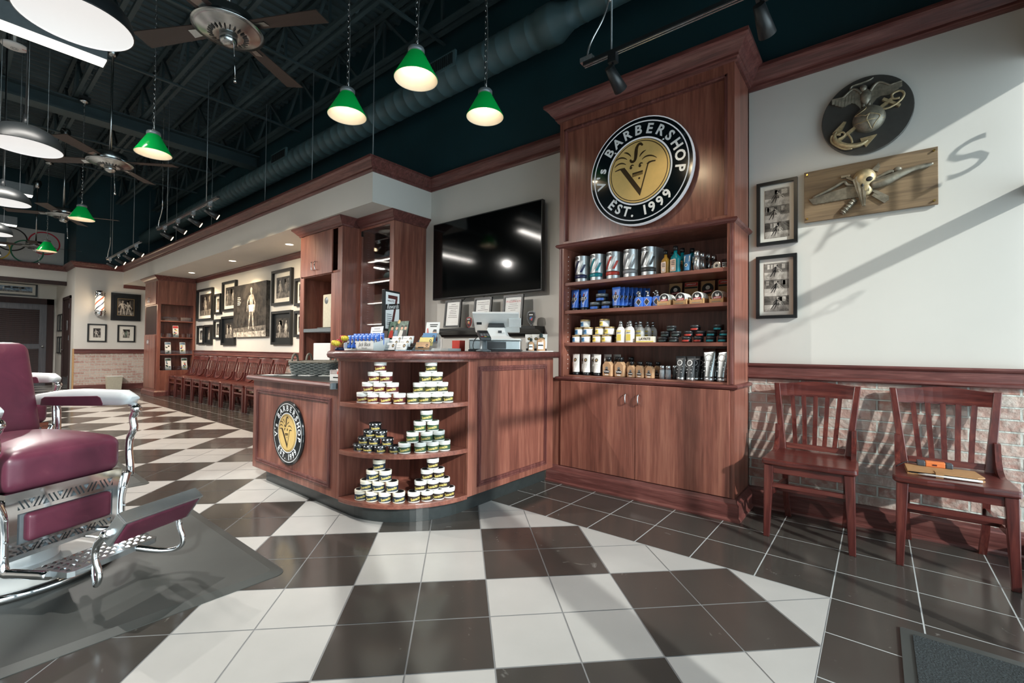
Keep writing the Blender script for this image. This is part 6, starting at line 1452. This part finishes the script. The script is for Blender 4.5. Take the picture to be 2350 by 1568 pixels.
s_ = MB(); s_.lathe([(0, 0), (.06, 0), (.06, .008), (.012, .016), (0, .016)], n=20); s_.cyl((0, 0, .01), (0, 0, .16), .01, n=12); obj('pole_stand', s_, ['blackmetal'], t)
s_ = MB(); s_.box(-.095, .095, -.012, .012, .14, .43); obj('frame', s_, ['blackframe'], t, bevel=.003)
s_ = MB(); T = T_XZ(-.0125); s_.face([(-.083, .155), (.083, .155), (.083, .415), (-.083, .415)], T, 0, 0); s_.face([(-.055, .37), (.06, .37), (.06, .395), (-.055, .395)], T, .0004, 1); s_.face([(.035, .37), (.06, .37), (.01, .175), (-.018, .175)], T, .0004, 1); s_.face([(-.083, .285), (.083, .305), (.083, .345), (-.083, .325)], T, .0008, 2); s_.text('Rewards', .045, T, .0012, 0, at=(0, .315), rot=.11, shear=.3, sx=.9); s_.text('MINUTES', .02, T, .0012, 1, at=(-.02, .352))
for i in range(6): s_.face([(-.07, .255-.014*i), (-.015+.008*(i % 2), .255-.014*i), (-.015+.008*(i % 2), .26-.014*i), (-.07, .26-.014*i)], T, .0012, 3)
obj('poster_print', s_, ['paper', 'maroon_label', 'blackink', 'greyink'], t)
t = thing('notice_card', 'white printed notice standing behind the blue sample tubes', 'notice', (-2.73, 1.868, ZC), .1)
s_ = MB(); s_.hexa([(-.062, 0, 0), (.062, 0, 0), (.062, .004, 0), (-.062, .004, 0)], [(-.065, .03, .165), (.059, .03, .170), (.059, .034, .17), (-.065, .034, .165)]); obj('sheet', s_, ['paper'], t)
s_ = MB(); T = lambda a, b, d: (a, .18*b-.001-d, b)
for i in range(6): w = (.03, .045, .035, .045, .03, .02)[i]; s_.face([(-w, .15-.016*i), (w, .15-.016*i), (w, .154-.016*i), (-w, .154-.016*i)], T, 0, 0)
obj('text_lines', s_, ['greyink'], t)
t = thing('flower_arrangement', 'small bunch of red and yellow artificial flowers at the left end of the counter', 'flowers', (-2.765, 1.63, ZC))
s_ = MB(); s_.lathe([(0, 0), (.03, 0), (.026, .02), (0, .02)], n=14); obj('vase', s_, ['navy'], t)
r_ = random.Random(3)
for k, (c_, q) in enumerate(((0, (.01, .02, .085)), (1, (.06, .0, .08)), (1, (-.005, -.03, .05)), (1, (.03, -.04, .045)), (0, (-.03, .02, .06)))):
    s_ = MB()
    for i in range(7): a = 2*PI*i/7; s_.ball((q[0]+.016*math.cos(a), q[1]+.012*math.sin(a), q[2]+.004*math.sin(3*a)), (.016, .010, .013), 8, 6)
    s_.ball(q, (.016, .014, .018), 8, 6); s_.cyl((0, 0, .015), q, .002, n=5); obj('blossom', s_, [('flowerred', 'floweryellow')[c_]], t)
# low desk things
ZD = .8775
def basket(w):
    def f():
        t = thing('wicker_basket', '', 'basket'); d = .2; h = .105
        s_ = MB()
        for k in range(9):
            z = .006+h*k/9; g_ = 1+.012*k; pts = []
            P_ = rrect(-w/2*g_, w/2*g_, -d/2*g_, d/2*g_, .03, 4); N = 64; 
            per = [Vector(p) for p in P_]+[Vector(P_[0])]; L_ = [0]
            for a, b in zip(per, per[1:]): L_.append(L_[-1]+(b-a).length)
            for i in range(N):
                s0 = L_[-1]*i/N; j = max(q for q in range(len(L_)-1) if L_[q] <= s0+1e-9); u = per[j].lerp(per[j+1], (s0-L_[j])/max(1e-9, L_[j+1]-L_[j])); nrm = u.normalized()*(.004 if (i//2+k) % 2 else -.004)
                pts.append((u.x+nrm.x, u.y+nrm.y, z))
            s_.tube(pts, .0065, 6, 0, True)
        obj('woven_wall', s_, ['basketweave'], t)
        s_ = MB(); s_.prism(rrect(-w/2, w/2, -d/2, d/2, .03), T_XY(0), 0, .006); obj('bottom', s_, ['basketweave'], t)
        s_ = MB(); g_ = 1.1; s_.tube([(x, y, h+.004) for x, y in rrect(-w/2*g_, w/2*g_, -d/2*g_, d/2*g_, .03, 4)], .01, 8, 0, True); obj('rim', s_, ['basketrim'], t)
        for sx in (-1, 1): s_ = MB(); x = sx*w/2*1.1; s_.tube([(x, .05*math.cos(PI*i/10), h+.07*math.sin(PI*i/10)) for i in range(11)], .009, 8); obj('handle', s_, ['basketrim'], t)
        return t
    return f
place('bk1', basket(.34), 'front long dark wicker basket with loop handles on the low desk', 'basket', (-3.72, 1.98, ZD), 0.62)
place('bk2', basket(.2), 'shorter wicker basket behind the long one, at the left end of the low desk', 'basket', (-3.94, 2.14, ZD), .62)
for i, (x, y) in enumerate(((-3.93, 1.70), (-3.80, 1.78), (-3.66, 1.87), (-3.52, 1.97))):
    s_ = MB(); s_.prism([(-.06, -.035), (.055, -.04), (.06, .035), (-.055, .04)], T_XY(0), 0, .003); o = tag(obj('paper_slip', s_, ['paper'], None, (x, y, ZD)), '%s white paper slip lying in front of the baskets, counted from the left' % ORD[i], 'paper', 'paper slips on the low desk'); o.rotation_euler = (0, 0, .5)
t = thing('tissue_box', 'small white open-fronted box with a reddish item beside the high counter', 'box', (-2.96, 1.74, ZD), .15)
s_ = MB(); s_.box(-.055, .055, -.03, .03, 0, .045); s_.box(-.055, .055, .026, .03, .045, .08); s_.box(-.055, -.05, -.03, .03, .045, .075); obj('carton', s_, ['paper'], t)
s_ = MB(); s_.ball((.02, 0, .055), (.03, .02, .024), 14, 8); obj('reddish_item', s_, ['canred'], t)
s_ = MB(); s_.face([(-.02, .02), (.04, .02), (.04, .028), (-.02, .028)], T_XZ(-.0305), 0, 0); obj('printed_name', s_, ['blackink'], t)
# back of the room
t = thing('waste_bin', 'beige plastic waste bin standing against the far brick wainscot', 'bin', (-15.0, 2.68, 0))
s_ = MB(); s_.hexa([(-.1, -.13, 0), (.1, -.13, 0), (.1, .13, 0), (-.1, .13, 0)], [(-.12, -.15, .34), (.12, -.15, .34), (.12, .15, .34), (-.12, .15, .34)]); obj('bin_body', s_, ['binplastic'], t)
s_ = MB(); s_.box(-.128, .128, -.158, .158, .335, .36); obj('rim', s_, ['matboard'], t)
# ================================================================== barber chairs
def cushion(x0, x1, y0, y1, z0, z1, r, crownh=0.0, nx=14, ny=14):
    """a stuffed rounded block, higher in the middle of its top"""
    mb = MB(); N = 6
    def shell(u, v):
        return None
    bm = MB(); cx, cy = (x0+x1)/2, (y0+y1)/2; hx, hy, hz = (x1-x0)/2, (y1-y0)/2, (z1-z0)/2
    n = 16
    idx = {}
    vs = []; fs = []
    def pt(a, b, c):
        k = (round(a, 4), round(b, 4), round(c, 4))
        if k not in idx:
            p = Vector((a*hx, b*hy, c*hz)); q = Vector((max(-hx+r, min(hx-r, p.x)), max(-hy+r, min(hy-r, p.y)), max(-hz+min(r, hz), min(hz-min(r, hz), p.z))))
            d = p-q
            if d.length > 1e-9: p = q+d.normalized()*min(r, d.length) if True else p
            bulge = crownh*max(0, c)*(1-a*a)*(1-b*b)
            idx[k] = len(vs); vs.append((cx+p.x, cy+p.y, (z0+z1)/2+p.z+bulge))
        return idx[k]
    S_ = [math.sin(PI/2*(-1+2*i/n)) for i in range(n+1)]
    for ax in range(3):
        for sgn in (-1, 1):
            for i in range(n):
                for j in range(n):
                    q = []
                    for u, v in ((S_[i], S_[j]), (S_[i+1], S_[j]), (S_[i+1], S_[j+1]), (S_[i], S_[j+1])):
                        c = [0, 0, 0]; c[ax] = sgn; c[(ax+1) % 3] = u; c[(ax+2) % 3] = v; q.append(pt(*c))
                    fs.append(tuple(q))
    mb.add(vs, fs, 0, True); return mb
def barber_chair():
    t = thing('barber_chair', '', 'barber chair')
    # round base
    s_ = MB(); s_.lathe([(0, .062), (.14, .062), (.2, .055), (.3, .035), (.335, .03)], n=64); bs = obj('base_dome', s_, ['porcelain'], t, label='white enamel base dome')
    s_ = MB(); s_.lathe([(.335, .03), (.345, .036), (.36, .034), (.368, .022), (.37, .0), (.33, .0)], n=72); obj('chrome_rim', s_, ['chrome'], bs)
    s_ = MB(); s_.lathe([(.15, .055), (.15, .12), (.135, .16), (.13, .30), (0, .30)], n=40); obj('column', s_, ['porcelain'], t)
    # seat
    obj('seat', cushion(-.24, .325, -.235, .235, .455, .635, .05, .045), ['leather'], t)
    s_ = MB(); s_.box(-.24, .29, -.23, .23, .425, .455); s_.box(-.15, .15, -.12, .12, .30, .425); obj('seat_frame', s_, ['blackmetal'], t)
    # back
    bk = cushion(-.06, .06, -.22, .22, 0, .52, .055, 0); bk.xf(Matrix.Translation((-.235, 0, .60)) @ Matrix.Rotation(-.24, 4, 'Y')); obj('backrest', bk, ['leather'], t)
    s_ = MB(); s_.box(-.075, -.06, -.2, .2, .02, .5); s_.xf(Matrix.Translation((-.235, 0, .60)) @ Matrix.Rotation(-.24, 4, 'Y')); obj('back_shell', s_, ['porcelain'], t)
    for sy in (-1, 1):
        # arm: white porcelain cap with a leather side insert
        y = sy*.278
        s_ = MB(); n = 22; prof = []
        for i in range(n+1):
            f = i/n; x = -.36+.70*f
            top = .815+.045*math.sin(min(1, f*1.7)*PI/2)-(.05*max(0, (f-.9)/.1)**2); bot = .765+.02*f+(.03*max(0, (f-.93)/.07)**2)
            top = max(top, bot+.012); w = .034-(.012*max(0, (f-.93)/.07)**2)
            prof.append((x, top, bot, w))
        vs = []; k = 10
        for x, top, bot, w in prof:
            ht = (top-bot)
            sec = [(-w, bot), (-w, bot+ht*.55), (-w*.85, bot+ht*.85), (-w*.45, top), (w*.45, top), (w*.85, bot+ht*.85), (w, bot+ht*.55), (w, bot)]
            vs += [(x, y+a, b) for a, b in sec]
        k = 8; s_.add(vs, [(i*k+j, i*k+(j+1) % k, (i+1)*k+(j+1) % k, (i+1)*k+j) for i in range(n) for j in range(k)], 0, True); s_.add(vs, [tuple(range(k)), tuple(range(n*k, n*k+k))], 0)
        ar = obj('armrest', s_, ['porcelain'], t, label='white porcelain armrest')
        s_ = MB(); s_.prism([(-.27, .762), (.16, .775), (.17, .785), (.15, .82), (.13, .828), (-.24, .812), (-.262, .80)], lambda a, b, d: (a, y+d, b), -.0365, .0365); obj('arm_pad', s_, ['leather'], ar, bevel=.004)
        # front post
        s_ = MB(); P_ = [(.30, y, .79), (.345, y, .775), (.34, y, .745), (.325, y, .715), (.335, y, .66), (.31, y, .61), (.305, y, .54), (.315, y, .46), (.31, y, .41)]
        s_.tube(P_, [.012, .018, .02, .017, .018, .018, .017, .018, .02], 10, flat=.8); s_.ball((.345, y, .765), .025, 12, 8); po = obj('front_post', s_, ['chrome'], t)
        s_ = MB(); s_.tube([(-.2, y, .775), (-.19, y, .70), (-.19, y, .46), (-.15, y*.9, .44)], .013, 10); obj('rear_post', s_, ['chrome'], t)
        # side frame of the apron running down to the foot plate
        s_ = MB(); yy = sy*.245; s_.tube([(.31, sy*.262, .43), (.318, yy, .38), (.315, sy*.235, .30), (.318, sy*.235, .2), (.33, sy*.235, .145), (.37, sy*.225, .14), (.52, sy*.2, .138)], [.024, .02, .017, .018, .02, .02, .018], 10, flat=1.1); obj('apron_leg', s_, ['chrome'], t)
        s_ = MB()
        for z in (.36, .27, .21): s_.ball((.337, sy*.238, z), .006, 8, 6)
        obj('rivets', s_, ['chrome'], t)
    # pierced front apron
    s_ = MB(); X = .315
    s_.box(X-.004, X+.004, -.23, .23, .175, .195); s_.box(X-.004, X+.004, -.232, .232, .425, .44); s_.box(X-.03, X+.004, -.232, .232, .44, .462); s_.box(X-.004, X+.004, -.22, .22, .368, .385); s_.box(X-.004, X+.004, -.22, .22, .225, .238); s_.box(X-.004, X+.004, -.232, -.19, .18, .435); s_.box(X-.004, X+.004, .19, .232, .18, .435)
    r_ = 0
    for z0, z1 in ((.385, .425), (.195, .225)):
        n = 22
        for i in range(n):
            y = -.185+.37*i/(n-1); s2 = 1 if (i//3) % 2 else -1
            s_.bar((X, y-.010*s2, z0), (X, y+.010*s2, z1), .006, .010)
    ap = obj('front_apron', s_, ['chrome'], t, label='pierced chrome front apron')
    s_ = MB(); s_.box(X-.012, X-.006, -.19, .19, .19, .43); obj('backing_plate', s_, ['steelgrey'], ap)
    obj('apron_cushion', cushion(.30, .345, -.165, .175, .242, .364, .018), ['leather'], t)
    # foot plate with diamond tread
    s_ = MB(); s_.prism([(.43, -.2), (.60, -.19), (.615, -.17), (.615, .17), (.60, .19), (.43, .2)], T_XY(0), .130, .153); fp = obj('foot_plate', s_, ['silver'], t)
    s_ = MB()
    for i in range(5):
        for j in range(11):
            x, y = .445+.034*i, -.17+.034*j
            s_.add([(x-.013, y, .1532), (x, y-.013, .1532), (x+.013, y, .1532), (x, y+.013, .1532), (x, y, .159)], [(0, 1, 4), (1, 2, 4), (2, 3, 4), (3, 0, 4)], 0)
    obj('tread_pattern', s_, ['chrome'], fp)
    # tilted leg pad on two curved arms
    s_ = MB(); L_ = MB(); pd = cushion(-.02, .028, -.166, .166, 0, .125, .014); mx = Matrix.Translation((.785, 0, .288)) @ Matrix.Rotation(.66, 4, 'Y'); pd.xf(mx); fo = obj('footrest_pad', pd, ['leather'], t)
    s_ = MB(); s_.box(-.034, -.02, -.172, .172, -.006, .13); s_.box(-.034, .022, -.178, -.166, -.004, .127); s_.box(-.034, .022, .166, .178, -.004, .127); s_.box(-.034, .026, -.178, .178, .125, .135); s_.xf(mx); obj('pad_tray', s_, ['silver'], fo, bevel=.003)
    for sy in (-1, 1):
        y = sy*.185
        s_ = MB(); s_.tube([(.605, sy*.085, .142), (.64, sy*.11, .128), (.69, sy*.145, .112), (.735, y*.95, .112), (.762, y, .135), (.762, y, .175), (.745, y, .21), (.74, y, .25), (.755, y, .29), (.79, y, .325), (.81, y, .335)], [.015, .015, .012, .011, .011, .0115, .012, .013, .014, .014, .012], 10); s_.ball((.79, y, .325), .02, 12, 8); obj('footrest_arm', s_, ['chrome'], t)
    # recline lever on the near side
    s_ = MB(); s_.tube([(.02, -.25, .40), (.02, -.30, .38), (.05, -.33, .30), (.05, -.34, .2)], .011, 8); s_.ball((.05, -.34, .19), .02, 10, 8); obj('lever', s_, ['chrome'], t)
    return t
for (x, y, rz), lb in (((-3.24, .236, math.radians(26.5)), 'nearest burgundy leather barber chair with chrome apron and footrest, cut by the left edge'),
                       ((-5.55, .21, math.radians(23)), 'second burgundy barber chair, just behind the nearest one'),
                       ((-7.85, .21, math.radians(20)), 'third barber chair, of which mostly the white arm shows')):
    place('bchair', barber_chair, lb, 'barber chair', (x, y, .0145), rz, 'burgundy barber chairs')
def floor_mat(name, label, x0, x1, y0, y1, cat='mat'):
    s_ = MB(); cx, cy = (x0+x1)/2, (y0+y1)/2
    o = rrect(x0-cx, x1-cx, y0-cy, y1-cy, .05, 5); i_ = rrect(x0-cx+.05, x1-cx-.05, y0-cy+.05, y1-cy-.05, .03, 5); n = len(o)
    s_.add([(a, b, .0005) for a, b in o]+[(a, b, .003) for a, b in o]+[(a, b, .0135) for a, b in i_], [(k, (k+1) % n, n+(k+1) % n, n+k) for k in range(n)]+[(n+k, n+(k+1) % n, 2*n+(k+1) % n, 2*n+k) for k in range(n)]+[tuple(range(2*n, 3*n))], 0)
    return tag(obj(name, s_, ['rubbermat'], None, (cx, cy, 0)), label, cat, 'rubber mats under the barber chairs')
floor_mat('rubber_mat', 'big grey rubber floor mat under the nearest barber chair', -3.9, -2.27, -.75, 1.075)
floor_mat('rubber_mat', 'grey rubber floor mat under the second barber chair', -6.2, -4.57, -.75, 1.06)
floor_mat('rubber_mat', 'grey rubber floor mat under the third barber chair', -8.5, -6.87, -.75, 1.06)
t = thing('door_mat', 'dark carpet door mat with a rubber border at the bottom right corner', 'door mat', (.33, 1.77, 0))
s_ = MB(); s_.prism(rrect(-.262, .29, -.72, .66, .01), T_XY(0), .0005, .006); obj('rubber_border', s_, ['rubbermat'], t)
s_ = MB(); s_.box(-.225, .255, -.68, .615, .006, .011); obj('carpet_pile', s_, ['carpet'], t)
# ================================================================== camera
f_px, yaw, pitch, roll = 1043.57, .6760, .0175, .0088
fw = Vector((-math.sin(yaw)*math.cos(pitch), math.cos(yaw)*math.cos(pitch), math.sin(pitch)))
rt = Vector((math.cos(yaw), math.sin(yaw), 0)); up = rt.cross(fw)
r2_ = rt*math.cos(roll)+up*math.sin(roll); u2_ = -rt*math.sin(roll)+up*math.cos(roll)
cd = bpy.data.cameras.new('camera'); cam = bpy.data.objects.new('camera', cd); COL.objects.link(cam)
cam.matrix_world = Matrix(((r2_.x, u2_.x, -fw.x, 0), (r2_.y, u2_.y, -fw.y, 0), (r2_.z, u2_.z, -fw.z, 1.1085), (0, 0, 0, 1)))
cd.sensor_width = 36; cd.sensor_fit = 'HORIZONTAL'; cd.lens = f_px/2350*36; cd.clip_start = .05; cd.clip_end = 100
sc.camera = cam
# ================================================================== light
def light(name, kind, loc, energy, col=(1, 1, 1), **k):
    d = bpy.data.lights.new(name, kind); d.energy = energy; d.color = col
    o = bpy.data.objects.new(name, d); COL.objects.link(o); o.location = loc
    for a, b in k.items():
        if a == 'aim': o.rotation_euler = Vector(b).to_track_quat('-Z', 'Y').to_euler()
        else: setattr(d, a, b)
    return o
light('sun', 'SUN', (3, 0, 3), 4.7, (1, .965, .92), aim=(-2, 1, -1.02), angle=math.radians(1.3))
w = bpy.data.worlds.new('world'); sc.world = w; w.use_nodes = True
bg = w.node_tree.nodes['Background']; bg.inputs[0].default_value = (.80, .92, 1.0, 1); bg.inputs[1].default_value = 5.0
for i in range(5): light('dome_bulb', 'SPOT', (-3.215-2.37*i, .39, 2.775), 170, (1, .96, .9), aim=(0, 0, -1), spot_size=2.95, spot_blend=.35, shadow_soft_size=.006)
for i, x in enumerate((-5.0, -7.6, -10.1, -12.4, -14.7)): light('linear_tube', 'AREA', (x, 0, 3.25-.03*i), 40, (1, .95, .88), aim=(0, 0, -1), shape='RECTANGLE', size=.12, size_y=1.5)
for x in (-7.03, -9.24, -11.45): light('downlight_bulb', 'SPOT', (x, 3.28, 2.68), 150, (1, .74, .46), aim=(0, 0, -1), spot_size=2.2, spot_blend=.8, shadow_soft_size=.05)
for (x, y), lb in PEND: light('pendant_bulb', 'POINT', (x, y, 2.99), 1.6, (1, .86, .66), shadow_soft_size=.03)
for i, (p, a) in enumerate(SPOTS): light('track_bulb', 'SPOT', p, 9 if i < 2 else 75, (1, .78, .5), aim=a, spot_size=1.1, spot_blend=.7, shadow_soft_size=.03)
light('pole_bulb', 'POINT', (-14.9, 2.39, 2.15), 5, (1, .75, .5), shadow_soft_size=.08)
for z in (2.18, 1.92, 1.66, 1.40): light('case_strip', 'AREA', (-4.68, 3.31, z), 1.2, (1, .95, .9), aim=(0, 0, -1), shape='RECTANGLE', size=.55, size_y=.02)
# ================================================================== view
sc.view_settings.view_transform = 'Standard'; sc.view_settings.look = 'None'; sc.view_settings.gamma = 1
sc.view_settings.use_curve_mapping = False; sc.view_settings.exposure = 0
sc.cycles.max_bounces = 8; sc.cycles.diffuse_bounces = 5; sc.cycles.glossy_bounces = 4; sc.cycles.transparent_max_bounces = 12
sc.cycles.use_denoising = True; sc.cycles.sample_clamp_indirect = 6; sc.cycles.caustics_reflective = False; sc.cycles.caustics_refractive = False
